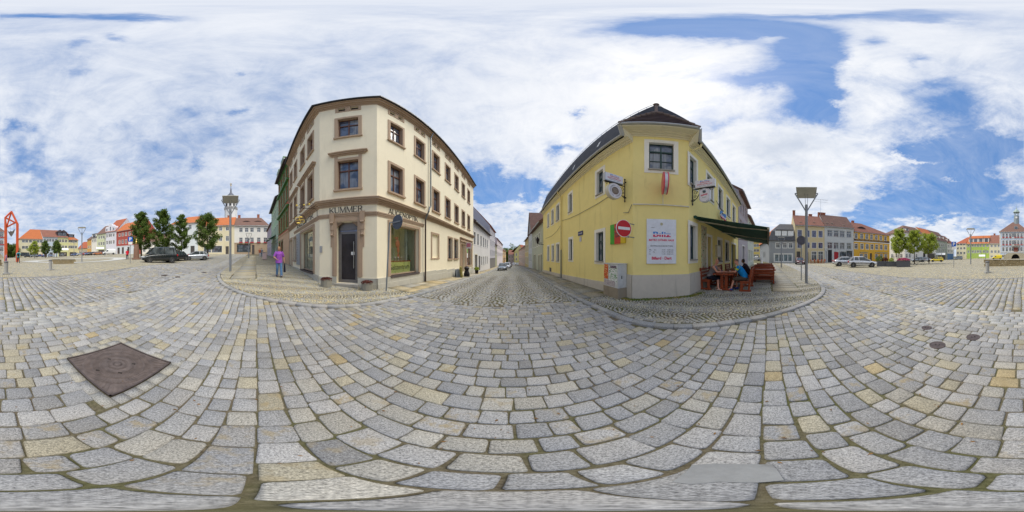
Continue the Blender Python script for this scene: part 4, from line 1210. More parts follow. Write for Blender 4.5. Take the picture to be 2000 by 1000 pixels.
 for (F, s) in vents:
  mb = MB(); fbox(mb, F, s - .2, s + .2, v0 + .04, v1 - .04, -.2, -.12)
  o = mb.build('attic_vent', paint('vent_brown', (.03, .018, .014), .7), root)
  mb = MB(); fbox(mb, F, s - .33, s - .2, v0 - .06, v1 + .02, 0, .03); fbox(mb, F, s + .2, s + .33, v0 - .06, v1 + .02, 0, .03); fbox(mb, F, s - .2, s + .2, v1 - .04, v1 + .02, 0, .03); fbox(mb, F, s - .2, s + .2, v0 - .06, v0 + .04, 0, .03)
  mb.build('vent_surround', BROWNST, o)
 # plinth
 PL = plaster('pale_plinth', (.52, .50, .43), .10, .3)
 mb = MB()
 for F, cut in ((A, [(dA[0] - .2, dA[1] + .2)]), (B, [(dB[0] - .02, dB[1] + .02)]), (C, [(dC[0] - .15, dC[1] + .15)])):
  ss = [0] + [v for c in cut for v in c] + [F.L]
  for i in range(0, len(ss), 2):
   a, b = ss[i], ss[i + 1]
   n = max(1, int((b - a) / 2))
   for j in range(n):
    p, q_ = a + (b - a) * j / n, a + (b - a) * (j + 1) / n
    m = F.pt((p + q_) / 2, 0); g = tz(m.x, m.y)
    top = .62 if F is not C else max(.05, .62 - max(0, (p - 5) * .05))
    if F is A: top = .62 + .02 * (A.L - p) * .8
    fbox(mb, F, p, q_, zb, top, 0, .06); fbox(mb, F, p, q_, zb, top - .28, .06, .09)
 mb.build('plinth', PL, root)
 # corner door with its carved surround
 a, b, c, d = dB
 DG = paint('grey_door_frame', (.19, .18, .18), .4, .5, .08)
 mb = MB(); dp = .3
 bw = .085
 for (p, q_, r_, t_) in ((a, a + bw, c, d), (b - bw, b, c, d), (a, b, c + 2.5, c + 2.62), (a, b, d - .38, d), (a + bw, b - bw, c, c + .16)): fbox(mb, B, p, q_, r_, t_, -dp - .04, -dp + .04)
 fbox(mb, B, a + bw, a + 2 * bw, c + .16, c + 2.5, -dp - .02, -dp + .05); fbox(mb, B, b - 2 * bw, b - bw, c + .16, c + 2.5, -dp - .02, -dp + .05)
 do = mb.build('door', DG, root, label='glazed shop door with a long steel handle and blue transom pane')
 mb = MB(); fbox(mb, B, a + .02, b - .02, c + .1, c + 2.5, -dp - .02, -dp); mb.build('pane', paint('door_glass', (.035, .03, .035), .12, 0, .3, .25, 2), do)
 mb = MB(); fbox(mb, B, a + .02, b - .02, c + 2.6, d - .1, -dp - .02, -dp); mb.build('transom_pane', glass('sky_glass', (.06, .09, .2), .03), do)
 mb = MB(); x = b - .24; mb.tube(B.pt(x, c + .75, -dp + .11), B.pt(x, c + 2.1, -dp + .11), .02);
 for z in (c + .85, c + 2.0): mb.tube(B.pt(x, z, -dp + .03), B.pt(x, z, -dp + .11), .012)
 mb.build('handle', STEEL, do)
 mb = MB(); fbox(mb, B, x - .16, x + .03, c + 1.42, c + 1.58, -dp + .012, -dp + .03); mb.build('notice', WHITEP, do)
 for k, (z, t) in enumerate(((1.9, .10), (1.66, .07), (1.40, .12))):
  pass
 mb = MB()
 fbox(mb, B, a - .24, a, c + .35, d + .03, -.0, .05); fbox(mb, B, b, b + .24, c + .35, d + .03, 0, .05); fbox(mb, B, a - .24, b + .24, d + .03, 3.64, 0, .05)
 fbox(mb, B, a - .14, a - .07, c + .35, d + .03, .05, .075); fbox(mb, B, b + .07, b + .14, c + .35, d + .03, .05, .075)
 for sgn, e in ((1, a), (-1, b)):   # rounded head corners of the opening
  for i in range(5):
   t0 = i / 5 * .3
   fbox(mb, B, min(e, e + sgn * (.3 - t0)), max(e, e + sgn * (.3 - t0)), d - .3 * (1 - math.sqrt(max(0, 1 - (1 - (i + 1) / 5) ** 2))) if False else d - (.02 + .05 * i), d - .05 * i, -.2, 0.0)
 sr = mb.build('door_surround', BROWNST, root)
 for e in (a - .36, b + .12):   # consoles
  mb = MB(); fbox(mb, B, e, e + .24, 3.42, 3.92, .0, .14); fbox(mb, B, e + .02, e + .22, 3.0, 3.42, 0, .11); fbox(mb, B, e + .04, e + .20, 2.72, 3.0, 0, .09)
  mb.tube(B.pt(e + .05, 2.76, .1), B.pt(e + .19, 2.76, .1), .055); mb.tube(B.pt(e + .03, 3.38, .12), B.pt(e + .21, 3.38, .12), .06); fbox(mb, B, e + .03, e + .21, 2.15, 2.72, 0, .03)
  mb.build('console', BROWNST, sr)
 mb = MB(); fbox(mb, B, a - .05, b + .05, c - .14, c - .003, -.3, .3); mb.build('doorstep', GREYST, root)
 mb = MB(); fbox(mb, B, B.s(616.5), B.s(621.5), 1.9, 2.25, 0, .05) if B.s(616.5) > 0 else fbox(mb, B, .03, .17, 1.88, 2.22, 0, .05)
 mb.build('bell_panel', STEEL, root)
 # shop windows with a real display niche
 def shop(F, o, lab, panel):
  a, b, c, d = o
  mb = MB(); bw = .07
  for (p, q_, r_, t_) in ((a, a + bw, c, d), (b - bw, b, c, d), (a, b, c, c + bw), (a, b, d - bw, d)): fbox(mb, F, p, q_, r_, t_, -.27, -.2)
  w = mb.build('shop_window', BROWNST, root, label=lab)
  mb = MB(); fbox(mb, F, a + .03, b - .03, c + .03, d - .03, -.245, -.235); mb.build('pane', clear_glass(), w)
  mb = MB(); fbox(mb, F, a - .2, a, c - .02, d + .16, 0, .05); fbox(mb, F, b, b + .2, c - .02, d + .16, 0, .05); fbox(mb, F, a, b, d, d + .16, 0, .05)
  mb.build('surround', BROWNST, w)
  mb = MB(); fbox(mb, F, a - .04, b + .04, c - .09, c, -.2, .1); mb.build('sill', paint('dark_sill', (.09, .07, .07), .6), w)
  mb = MB()
  for (p, q_, r_, t_, u_, v_) in ((a - .3, b + .3, c - .1, c, -1.1, -.27), (a - .3, b + .3, d + .02, d + .1, -1.1, -.27), (a - .35, a - .3, c - .1, d + .1, -1.1, -.27), (b + .3, b + .35, c - .1, d + .1, -1.1, -.27), (a - .35, b + .35, c - .1, d + .1, -1.16, -1.1)):
   fbox(mb, F, p, q_, r_, t_, u_, v_)
  mb.build('display_niche', panel, w)
  return w
 PN = plaster('niche_grey', (.66, .68, .62), .1, 0); PG = plaster('niche_green', (.62, .60, .36), .25, 0)
 wa = shop(A, shA, 'tall shop window beside the hanging spectacles sign', PN)
 wc = shop(C, shC, 'wide shop window with a yellow lettered panel and red fish display', PG)
 a, b, c, d = shC
 # yellow panels with writing, shelf, displays
 YP = paint('panel_yellow_green', (.72, .66, .22), .6)
 e0, e1 = a + .08, b - .52; w3 = (e1 - e0) / 3
 mb = MB()
 for i in range(3): fbox(mb, C, e0 + w3 * i + .01, e0 + w3 * (i + 1) - .01, c + .06, c + .70, -.31, -.28)
 pn = mb.build('display_panel', YP, wc)
 o = font_text('Sehzentrum', .42, wall_frame(C, (e0 + e1) / 2 + .05, c + .40, -.274), wc, paint('panel_ink', (.04, .04, .02), .6), xs=.86, ext=.002)
 mb = MB(); fbox(mb, C, e0 - .04, e1 + .1, c + .71, c + .76, -.8, -.27); mb.build('display_shelf', paint('red_shelf', (.35, .07, .03), .5), wc)
 RN = random.Random(4)
 for i in range(5):
  mb = MB(); s = a + .2 + i * .32; mb.lathe([(.05, 0), (.03, .06), (.07, .16), (.03, .25)], 8, C.pt(s, c + .76, -.42 + RN.uniform(-.06, .06)))
  mb.build('display_vase', paint('ornament', (.5, .42, .42), .4), wc)
 mb = MB(); p = C.pt(a + 1.15, c + 1.75, -.5)
 mb.ell(p, (.07, .2, .26)); mb.ell(p + Vector((0, .05, -.34)), (.05, .12, .18)); mb.add([p + Vector((0, .05, -.45)), p + Vector((0, .22, -.85)), p + Vector((0, -.06, -.8)), p + Vector((.04, .08, -.6))], [(0, 1, 3), (0, 3, 2), (1, 2, 3), (0, 2, 1)])
 mb.add([p + Vector((0, -.1, .2)), p + Vector((0, -.3, .38)), p + Vector((0, .08, .45)), p + Vector((.04, 0, .2))], [(0, 1, 3), (0, 3, 2), (1, 2, 3), (0, 2, 1)])
 mb.build('display_fish', paint('display_red', (.65, .12, .07), .5), wc)
 mb = MB(); fbox(mb, C, b - .62, b - .57, c, d, -1.0, -.5); fbox(mb, C, b - .6, b + .2, c, d, -1.05, -1.0); mb.build('display_screen', PN, wc)
 # cream side pilaster look: other openings
 mb = MB(); fbox(mb, C, bl[0], bl[1], bl[2], bl[3], -.24, -.1); o = mb.build('blind_window', KUM, root, label='walled-up blind window')
 mb = MB(); p, q_, r_, t_ = bl
 for (x0, x1, y0, y1) in ((p - .14, p, r_, t_), (q_, q_ + .14, r_, t_), (p - .14, q_ + .14, t_, t_ + .14), (p - .18, q_ + .18, r_ - .1, r_)): fbox(mb, C, x0, x1, y0, y1, -.0, .04)
 mb.build('surround', BROWNST, o)
 for o in pr: window(C, root, *o[:2], o[2], o[3], BROWNW, depth=.2, nx=1, tr=.7, sur=BROWNST, sw=.12, so=.04, sill=BROWNST)
 window(A, root, *wA, BROWNW, depth=.2, nx=1, tr=.7, sur=BROWNST, sw=.12, so=.04, sill=BROWNST)
 door(A, root, *dA, wood('brown_door', (.20, .08, .04), (.28, .12, .06)), sur=BROWNST, sw=.2, label='arched brown wooden house door')
 door(C, root, *dC, wood('tan_door', (.34, .24, .15), (.42, .30, .2)), sur=BROWNST, sw=.2)
 w = window(C, root, *s2, BROWNW, depth=.2, nx=1, tr=None, sur=BROWNST, sw=.2, so=.06, sill=BROWNST, pane=glass('brown_shop_glass', (.09, .05, .035), .06), name='shop_window', label='far shop window with green and white posters')
 mb = MB(); s = C.s(914.5); zz = C.z(914.5, 492); fbox(mb, C, s - .75, s + .3, zz - .1, zz + .75, -.17, -.15); mb.build('poster', paint('poster_green', (.25, .5, .15), .5), w)
 mb = MB(); fbox(mb, C, s - .6, s + .35, zz - .75, zz - .15, -.168, -.148); mb.build('poster', WHITEP, w)
 mb = MB(); a_ = C.s(898); b_ = C.s(922)
 fbox(mb, C, a_, b_, 3.35, 3.5, 0, .16); fbox(mb, C, a_, b_, 3.5, 3.7, 0, .08); fbox(mb, C, a_, b_, 3.7, 3.8, 0, .2)
 for s in (a_, (a_ + b_) / 2 - .5, b_ - .25): fbox(mb, C, s, s + .25, -.8, 3.35, 0, .08)
 mb.build('shopfront_surround', BROWNST, root)
 # lettering
 INK = paint('letter_black', (.05, .035, .03), .6)
 x0, x1 = B.s(644.5), B.s(711)
 stroke_text('KUMMER', B, x0, 4.07, .29, root, INK, .025, (x1 - x0))
 x0, x1 = C.s(759), C.s(816.5)
 stroke_text('AUGENOPTIK', C, x0, 4.07, .28, root, INK, .025, (x1 - x0))
 x0 = A.s(580)
 stroke_text('AUGENOPTIK', A, x0, 4.10, .26, root, INK, .025, A.L - x0 - .9)
 # grey list of practices
 mb = MB(); fbox(mb, A, A.s(580.2), A.s(586.7), 1.0, 3.5, .0, .06)
 bd = mb.build('sign_board', paint('slate_board', (.27, .30, .33), .5), root)
 mb = MB()
 for i in range(9): fbox(mb, A, A.s(581), A.s(581) + .28 + .2 * ((i * 7) % 3) / 3, 1.3 + i * .22, 1.34 + i * .22, .06, .066)
 mb.build('board_lines', paint('board_ink', (.12, .13, .15), .6), bd)
 # downpipe: high run, offset over the cornice, low run
 PB = paint('brown_pipe', (.07, .045, .04), .4, .4); PZ = paint('grey_pipe', (.22, .24, .25), .4, .6)
 sU, sL = C.s(838), C.s(827); g = tz(-5.6, C.pt(sL, 0).y)
 mb = MB(); mb.tube(C.pt(sU, 12.6, .34), C.pt(sU, 12.0, .14), .055); mb.tube(C.pt(sU, 12.0, .14), C.pt(sU, 5.35, .14), .055); mb.tube(C.pt(sU, 5.35, .14), C.pt(sL + .1, 5.05, .42), .055); mb.tube(C.pt(sL + .1, 5.05, .42), C.pt(sL, 4.75, .42), .055)
 mb.tube(C.pt(sL, 4.75, .42), C.pt(sL, 4.2, .16), .055)
 mb.build('upper_downpipe', PZ, root)
 mb = MB(); mb.tube(C.pt(sL, 4.2, .16), C.pt(sL, g, .16), .055); mb.build('lower_downpipe', PB, root)
 fix(root)
 return A, B, C
PANE_K = curtain_glass('upper_glass', (.05, .065, .10))
KA, KB, KC = kummer()
# ============================================================ THE YELLOW CORNER BISTRO
YEL = plaster('yellow_plaster', (.89, .755, .31), .07, .26)
WHITEST = plaster('white_warm_trim', (.86, .83, .74), .05, .12)
def bistro():
 C1, C2, C3, C0 = Vector((4.155, 4.53)), Vector((5.74, 3.03)), Vector((16.66, 3.09)), Vector((3.85, 19.9))
 A = Fac(C0, C1); B = Fac(C1, C2); C = Fac(C2, C3)
 root = empty('yellow_corner_house', (C1.x, C1.y, .05), 0, 'two-storey yellow corner house with white window surrounds behind the menu board and green awning', 'building')
 zb, ze = -2, 7.45
 opA, opB, opC = [], [], []
 wl = []
 def px(F, ops, xa, xb, z0, z1, **k):
  a, b = F.s(xa), F.s(xb); ops.append((a, b, z0, z1)); wl.append((F, a, b, z0, z1, k))
 zu0, zu1 = 4.85, 6.55
 bz = B.z(1291, 332), B.z(1291, 279)
 px(B, opB, 1267, 1316.5, bz[0], bz[1], sw=.17, nx=2, tr=.68, lower=.5)
 zu0, zu1 = A.z(1172, 379), A.z(1172, 333)
 for xa, xb in ((1165.5, 1178.5), (1110.8, 1117.3), (1086.8, 1092), (1077.3, 1081.4), (1069.5, 1072.6)):
  px(A, opA, xa, xb, zu0, zu1, lower=.5)
 zl0, zl1 = A.z(1172, 505.5), A.z(1172, 449)
 for xa, xb in ((1164.3, 1179), (1111.8, 1118), (1086.7, 1092), (1078, 1082), (1069.3, 1072.8)):
  px(A, opA, xa, xb, zl0 - (.3 if xa < 1100 else .12), zl1 - (.25 if xa < 1100 else .1), lower=.5)
 cu0, cu1 = zu0 - .05, zu1 + .05
 for xa, xb in ((1346.5, 1360), (1380.5, 1392.5), (1403, 1411.3), (1419, 1425.5), (1430.8, 1436)):
  px(C, opC, xa, xb, cu0, cu1, lower=.5)
 px(C, opC, 1347, 1359.5, 1.55, 3.0, nx=1, tr=None)
 px(C, opC, 1402, 1409.5, 1.35, 2.75); px(C, opC, 1416.5, 1423.5, 1.35, 2.75)
 dC = (C.s(1381), C.s(1388.5), .2, 2.7); d2 = (C.s(1428), C.s(1436.5), .2, 2.75)
 opC += [dC, d2]
 vent = (A.s(1073.5), A.s(1076.8), .1, .5)
 mb = MB()
 wall(mb, A, 0, A.L, zb, 7.18, opA, .24); wall(mb, B, 0, B.L, zb, ze, opB, .24); wall(mb, C, 0, C.L, zb, 7.18, opC, .24)
 mb.add([(C0.x, C0.y, zb), (C0.x + 9, C0.y, zb), (C0.x + 9, C0.y, ze), (C0.x, C0.y, ze)], [(0, 1, 2, 3)])
 mb.add([(C3.x, C3.y, zb), (C3.x, C3.y + 9, zb), (C3.x, C3.y + 9, ze), (C3.x, C3.y, ze)], [(0, 1, 2, 3)])
 mb.build('wall', YEL, root)
 for (F, a, b, c, d, k) in wl:
  kk = dict(sur=WHITEST, sw=.15, so=.02, sill=GREYST, thin=1, lin=1, depth=.17, nx=2, tr=.68); kk.update(k)
  window(F, root, a, b, c, d, GREENW, pane=PANE_K, **kk)
 door(C, root, *dC, wood('dark_red_door', (.06, .02, .015), (.12, .04, .03)), sur=WHITEST)
 door(C, root, *d2, GREENW, sur=WHITEST)
 mb = MB(); fbox(mb, A, *vent, 0, .015); mb.build('vent', DARKW, root)
 # eaves: the street and square sides sit lower than the corner
 EV = plaster('eave_cream', (.76, .71, .52), .05, .12)
 G1, G2 = Vector((3.42, 4.41)), Vector((5.39, 2.41)); zs, zc = 7.2, 7.6
 mb = MB()
 for F, a, b in ((A, 0, A.L), (C, 0, C.L)):
  for (z0, z1, o) in ((6.88, 6.95, .03), (6.95, 7.02, .10), (7.02, 7.08, .20), (7.08, 7.13, .30)): fbox(mb, F, a, b, z0, z1, 0, o)
 for (z0, z1, f) in ((7.24, 7.32, .06), (7.32, 7.40, .18), (7.40, 7.46, .42), (7.46, 7.53, .93)):
  w0, w1 = B.P0, B.P1; o0, o1 = w0.lerp(G1, f), w1.lerp(G2, f)
  mb.hexa([(*w0, z0), (*w1, z0), (*o1, z0), (*o0, z0), (*w0, z1), (*w1, z1), (*o1, z1), (*o0, z1)])
 mb.add([(*B.P0, 7.05), (*B.P0, 7.5), (*G1, 7.5), A.pt(A.L - .12, 7.1, .34)], [(0, 1, 2, 3)]); mb.add([(*B.P1, 7.05), (*B.P1, 7.5), (*G2, 7.5), C.pt(.12, 7.1, .34)], [(0, 1, 2, 3)])
 mb.build('eave_moulding', EV, root)
 def gut(mb, p, q, zp, zq, r=.075):
  p, q = Vector(p), Vector(q); t = (q - p).normalized(); n = Vector((-t.y, t.x)); k = 8; vs = []
  for (e, z) in ((p, zp), (q, zq)):
   for rr in (r, r - .012):
    for i in range(k + 1): a = math.pi * i / k; v = e + n * rr * math.cos(a); vs.append((v.x, v.y, z - rr * math.sin(a)))
  m = 2 * (k + 1); fs = []
  for i in range(k): fs += [(i, i + 1, m + i + 1, m + i), (k + 1 + i, m + k + 1 + i, m + k + 2 + i, k + 2 + i)]
  fs += [(0, m, m + k + 1, k + 1), (k, 2 * k + 1, m + 2 * k + 1, m + k)]
  mb.add(vs, fs)
 A0, A1 = A.pt(0, 0, .42).xy, A.pt(A.L - .12, 0, .42).xy; K1, K0 = C.pt(.12, 0, .42).xy, C.pt(C.L, 0, .42).xy
 mb = MB(); gut(mb, A0, A1, zs, zs); gut(mb, K1, K0, zs, zs); gut(mb, G1, G2, zc, zc, .09); gut(mb, A1, G1, zs, zc, .09); gut(mb, G2, K1, zc, zs, .09)
 mb.build('gutter', ZINC, root)
 zt = 9.5; T_ = Vector((4.43, 3.62, 8.62)); APX = Vector((4.52, 3.7, zt))
 e = lambda F, s, o, z: F.pt(s, z, o)
 a0, a1, t0 = e(A, 0, .36, zs), e(A, A.L - .12, .36, zs), e(A, 0, -.42, zt)
 c0, c1, t3 = e(C, C.L, .36, zs), e(C, .12, .36, zs), e(C, C.L, -.64, zt)
 g1, g2 = Vector((*G1, zc)), Vector((*G2, zc)); RB = tile_roof('roof_blue_black', (.075, .085, .11), (.045, .05, .065))
 mb = MB(); z2 = 10.6; i0, i1, i2 = Vector((7.4, 19.9, z2)), Vector((7.6, 6.8, z2)), Vector((16.66, 6.6, z2))
 mb.add([a0, a1, g1, T_, APX, t0], [(0, 1, 4, 5), (1, 2, 3, 4)]); mb.add([c0, c1, g2, T_, APX, t3], [(0, 5, 4, 1), (1, 4, 3, 2)])
 mb.add([t0, APX, i1, i0], [(0, 1, 2, 3)]); mb.add([APX, t3, i2, i1], [(0, 1, 2, 3)]); mb.add([g1, g2, T_], [(0, 1, 2)])
 mb.add([a0, t0, i0, (12, 19.9, zs)], [(0, 1, 2, 3)]); mb.add([c0, t3, i2, (16.66, 11.5, zs)], [(0, 1, 2, 3)]); mb.add([i0, i1, i2, (16.66, 11.5, zs), (12, 11.5, zs), (12, 19.9, zs)], [(0, 1, 4, 5), (1, 2, 3, 4)])
 mb.build('roof', RB, root)
 mb = MB(); P, Q = g1, g2; nc = 8
 nn = (Q - P).cross(T_ - P).normalized(); nn = nn if nn.dot(Vector((-1, -1, 0))) > 0 else -nn
 for i in range(nc):
  b0, b1 = i / nc, min(1, (i + 1.15) / nc)
  p0, q0, p1, q1 = P.lerp(T_, b0), Q.lerp(T_, b0), P.lerp(T_, b1), Q.lerp(T_, b1)
  mb.hexa([p0 - nn * .05, q0 - nn * .05, q1 - nn * .05, p1 - nn * .05, p0 + nn * .07, q0 + nn * .07, q1 + nn * .012, p1 + nn * .012])
 mb.build('corner_roof', tile_roof('corner_tiles', (.16, .125, .12), (.08, .06, .075), 5.0), root, label='small tiled hip with stepped courses over the corner')
 mb = MB()
 for S in (P, Q):
  for i in range(7): mb.tube(S.lerp(T_, i / 7) + nn * .05, S.lerp(T_, (i + 1.2) / 7) + nn * .02, .085, .065, 8)
 mb.tube(T_, APX, .07, .06); mb.ell(APX, (.12, .12, .07))
 mb.build('ridge_tiles', tile_roof('ridge_tile_clay', (.26, .20, .18), (.12, .10, .10), 5.0), root)
 mb = MB()
 for (a, b) in ((t0, APX), (APX, t3)):
  a = a + Vector((0, 0, .13)); b = b + Vector((0, 0, .13))
  mb.tube(a, b, .014, n=5); N = int((b - a).length / .45)
  for i in range(N + 1): p = a.lerp(b, i / N); mb.tube(p - Vector((0, 0, .14)), p, .01, n=4)
 mb.build('snow_guard', STEEL, root)
 for px_ in (1122, 1171):
  s = A.s(px_); zc_ = 8.0; q = A.pt(s, zc_, .36 - (zc_ - zs) * .34 + .03); mb = MB(); sl_ = Vector((A.n.x * -.34, A.n.y * -.34, 1)).normalized(); mb.bar(q, q + sl_ * .5, .16, .03); mb.build('roof_hatch', STEEL, root)
 # plinth, flared at the corner
 PL = plaster('bistro_plinth', (.60, .56, .49), .12, .5, 2)
 mb = MB()
 def pl(F, a, b, za, zc, o=.05):
  mb.hexa([F.pt(a, zb, 0), F.pt(b, zb, 0), F.pt(b, zb, o + .03), F.pt(a, zb, o + .03), F.pt(a, za, 0), F.pt(b, zc, 0), F.pt(b, zc, o), F.pt(a, za, o)])
 top = .63
 pl(A, 0, A.L * .45, .0, .2); pl(A, A.L * .45, A.L - 1.75, .2, .48); pl(A, A.L - 1.75, A.L - .03, .98, .98)
 pl(B, -.03, B.L + .03, .98, .98, .05); pl(C, .03, dC[0] - .16, 1.0, 1.0); pl(C, dC[1] + .16, d2[0] - .16, .6, .6); pl(C, d2[1] + .16, C.L, .6, .6)
 mb.build('plinth', PL, root)
 # downpipes
 PY = paint('pipe_yellow', (.66, .55, .25), .5); g = tz(3.9, A.pt(A.s(1098), 0).y)
 s = A.s(1098)
 mb = MB(); mb.tube(A.pt(s, 7.15, .4), A.pt(s, 7.0, .38), .05); mb.tube(A.pt(s, 7.0, .38), A.pt(s, 6.7, .1), .05); mb.tube(A.pt(s, 6.7, .1), A.pt(s, 2.2, .1), .05); mb.build('upper_downpipe', PY, root)
 mb = MB(); mb.tube(A.pt(s, 2.2, .1), A.pt(s, g, .1), .056); mb.build('lower_downpipe', paint('grey_pipe', (.22, .24, .25), .4, .6), root)
 mb = MB(); mb.tube(C.pt(.35, 7.15, .4), C.pt(.3, 6.9, .36), .05); mb.tube(C.pt(.3, 6.9, .36), C.pt(.06, 6.6, .1), .05); mb.build('corner_downpipe', PY, root)
 # cables
 CB = paint('cable_grey', (.25, .22, .17), .6); CW = paint('conduit_white', (.68, .66, .6), .5)
 mb = MB(); z = B.z(1290, 400.5); mb.tube(B.pt(0.0, z, .04), B.pt(B.L, z, .04), .022); mb.tube(B.pt(B.L * .52, z, .04), B.pt(B.L * .52, z + .55, .04), .012); mb.build('conduit', CW, root)
 mb = MB(); q = []
 for x, y in ((1098, 431), (1112, 427), (1130, 419), (1150, 408), (1170, 397), (1192, 383)): q.append(A.pt(A.s(x), A.z(x, y), .03))
 mb.path(q, .014, 6); q = []
 for x, y in ((1096, 440), (1088, 452), (1078, 461), (1066, 466)): q.append(A.pt(A.s(x), A.z(x, y), .03))
 mb.path(q, .014, 6)
 mb.path([A.pt(A.L - .02, z, .04), A.pt(A.L - .2, z - .3, .05), A.pt(A.L - .5, z - .25, .05)], .014, 6)
 mb.build('cable', CB, root)
 # painted menu panel on the wall by the door, under the awning
 a, b = C.s(1369.5), C.s(1379.5)
 mb = MB(); fbox(mb, C, a, b, .9, 3.15, 0, .03)
 m, t, p, oc = mat_base('painted_panel', .7); n1 = t.noise(oc, 9, 3, .6); n2 = t.noise(oc, 6, 2, .5, 1)
 t.put(p.inputs['Base Color'], t.mix(t.rng(n1, .6, .62), t.mix(t.rng(n2, .6, .63), (.50, .48, .34), (.07, .20, .10)), (.45, .07, .04)))
 mb.build('painted_panel', m, root)
 fix(root)
 return A, B, C
YA, YB, YC = bistro()
# ============================================================ THE OTHER HOUSES
WHITEST = plaster('white_trim', (.74, .73, .68), .06, .15)
def P_(x, d): v = spot(x, d); return (v.x, v.y)
def rowz(F, x, yb, yt): return F.z(x, yb), F.z(x, yt)
def grid(cols, w, rows): return [(x, w, a, b) for a, b in rows for x in cols]
PW = lambda n, c, **k: plaster(n, c, **k)
TANP = PW('tan_ground_floor', (.42, .32, .22))
# --- west side of the long pavement (facades look south)
F = Fac((-24.75, 3.42), (-16.95, 3.5))
r0, r1, r2 = (4.9, 6.9), (8.2, 10.2), (11.2, 12.9)
GRW = wood('bright_green_trim', (.06, .17, .04), (.10, .25, .07))
SAL = PW('salmon_brick', (.50, .18, .11), var=.15)
g1 = house('green_trimmed_house', 'tall salmon red house with bright green window surrounds and a peach ground floor', F, 10, 13.6, 17.5, SAL, T_DRK, 1.0,
  wins=[(-1000 - s, .95, a, b, dict(sill=GRW)) for (a, b) in (r0, r1, r2) for s in (1.2, 3.1, 4.9, 6.7)] + [(-1000 - s, 1.1, 1.9, 3.6) for s in (1.4, 3.4)], doors=[], sur=GRW, sw=.28, win_mat=GRW,
  ground=(PW('peach', (.62, .42, .27)), 4.4), cornice=GRW, oh=.5)
mb = MB()
for s in (1.2, 4.9): mb = MB(); fbox(mb, F, s - .9, s + .9, 13.6, 15.2, -.5, .3); o = mb.build('gable_dormer', GRW, g1)
mb = MB(); fbox(mb, F, .0, F.L, 10.55, 10.75, 0, .3); fbox(mb, F, 0, F.L, 7.25, 7.45, 0, .3); mb.build('string_course', GRW, g1); fix(g1)
F = Fac((-35.6, 3.38), (-24.8, 3.42))
house('pale_green_house', 'pale green house with dark roof edge and a green shop awning', F, 10, 11.3, 15, PW('mint', (.42, .58, .40)), T_DRK, 1.4,
  wins=[(-1000 - s, 1.0, a, b) for (a, b) in ((5.0, 6.8), (8.2, 9.9)) for s in (1.3, 3.4, 5.5, 7.6, 9.6)] + [(-1000 - s, 1.7, 2.0, 3.9) for s in (1.6, 4.2, 7.0, 9.4)], ground=(PW('grey_green', (.36, .42, .36)), 4.3), oh=.5)
F = Fac((-48, 3.3), (-35.7, 3.38))
house('lilac_house', 'lilac house squeezed beside the pale green house', F, 10, 9.0, 13, PW('lilac', (.48, .42, .50)), T_BRN, 1.8,
  wins=[(-1000 - s, 1.0, a, b) for (a, b) in ((4.9, 6.6),) for s in (2, 4.4, 6.8, 9.2, 11.2)] + [(-1000 - s, 1.6, 2.3, 3.9) for s in (2.2, 5.5, 9)])
# --- west row facing the camera
Y0, Y1, Y2, Y3 = [-55 * math.tan(R(a)) for a in (-4.3, 7.6, 20.4, 30.2)]
F = Fac((-55, Y2), (-55, Y1))
rr = [rowz(F, 444, 461, 449.5), rowz(F, 444, 470, 461)]
house('cream_shop_house', 'cream two-storey shop house with an orange tiled roof behind the large lamp', F, 10, F.z(430, 440.3), F.z(430, 419.5), PW('cream_far', (.72, .64, .44)), T_ORA, 2.0,
  wins=grid([411, 421, 430.8, 444], 1.05, [rowz(F, 444, 470.5, 461.2), rowz(F, 444, 450, 442.8)]) + [(423.5, 3.6, 3.0, 5.2, dict(nx=3, tr=None, fm=DARKW)), (405, 2.6, 3.0, 5.2, dict(nx=2, tr=None, fm=DARKW))],
  doors=[(440.5, 446.8, F.z(444, 481), {})], chim=[(400, 1.1, .8), (441, .9, .7)], hl=0)
F = Fac((-55, Y1), (-55, Y0))
q3 = house('white_house_with_eyebrow_dormers', 'white house with two eyebrow dormers in a brown roof and a tan shop floor', F, 10, F.z(490, 440.5), F.z(490, 419.5), PW('white_far', (.76, .74, .68)), T_BRN, 2.0,
  wins=grid([470.5, 481.7, 492.2, 505.4, 518.4], 1.15, [rowz(F, 490, 473, 464), rowz(F, 490, 453, 445)]) + [(476, 4.4, 3.1, 5.6, dict(nx=4, tr=.5, fm=GREENW)), (509, 5.6, 3.1, 5.6, dict(nx=4, tr=.5, fm=GREENW))],
  doors=[(492, 497, 5.4, {})], ground=(TANP, F.z(490, 474.5)), chim=[(464, 1.2, .9), (505, 1.4, .9)], hr=2.2)
z = F.z(490, 432)
for x in (480.5, 504): dormer(q3, F, x, 3.6, z, .55, T_BRN, T_BRN, 10, F.z(490, 440.5), F.z(490, 419.5), eyebrow=True)
for x in (470.5, 481.7, 492.2, 505.4, 518.4):
 mb = MB(); s = F.s(x); fbox(mb, F, s - .6, s + .6, F.z(490, 473) - .25, F.z(490, 473) + .1, .05, .3)
 o = mb.build('flower_box', paint('red_flowers', (.42, .05, .06), .8, var=.5, scale=3), q3); o.matrix_parent_inverse = Matrix.Translation(-Vector(q3.location))
F = Fac((-55, Y3), (-55, Y2))
house('white_house_behind_trees', 'white house with a high orange roof standing behind the four big trees', F, 12, F.z(360, 436.5), F.z(370, 416.5), PW('white_blue', (.66, .70, .72)), T_ORA, 2.0,
  wins=grid([371, 360, 349, 338], 1.2, [rowz(F, 371, 467, 459), rowz(F, 371, 447.5, 439.5)]), doors=[(345, 352, 5.2, {}), (372, 380, 5.4, {})], hl=5)
F = Fac((-51.5, -44), (-55, Y3 - .2))
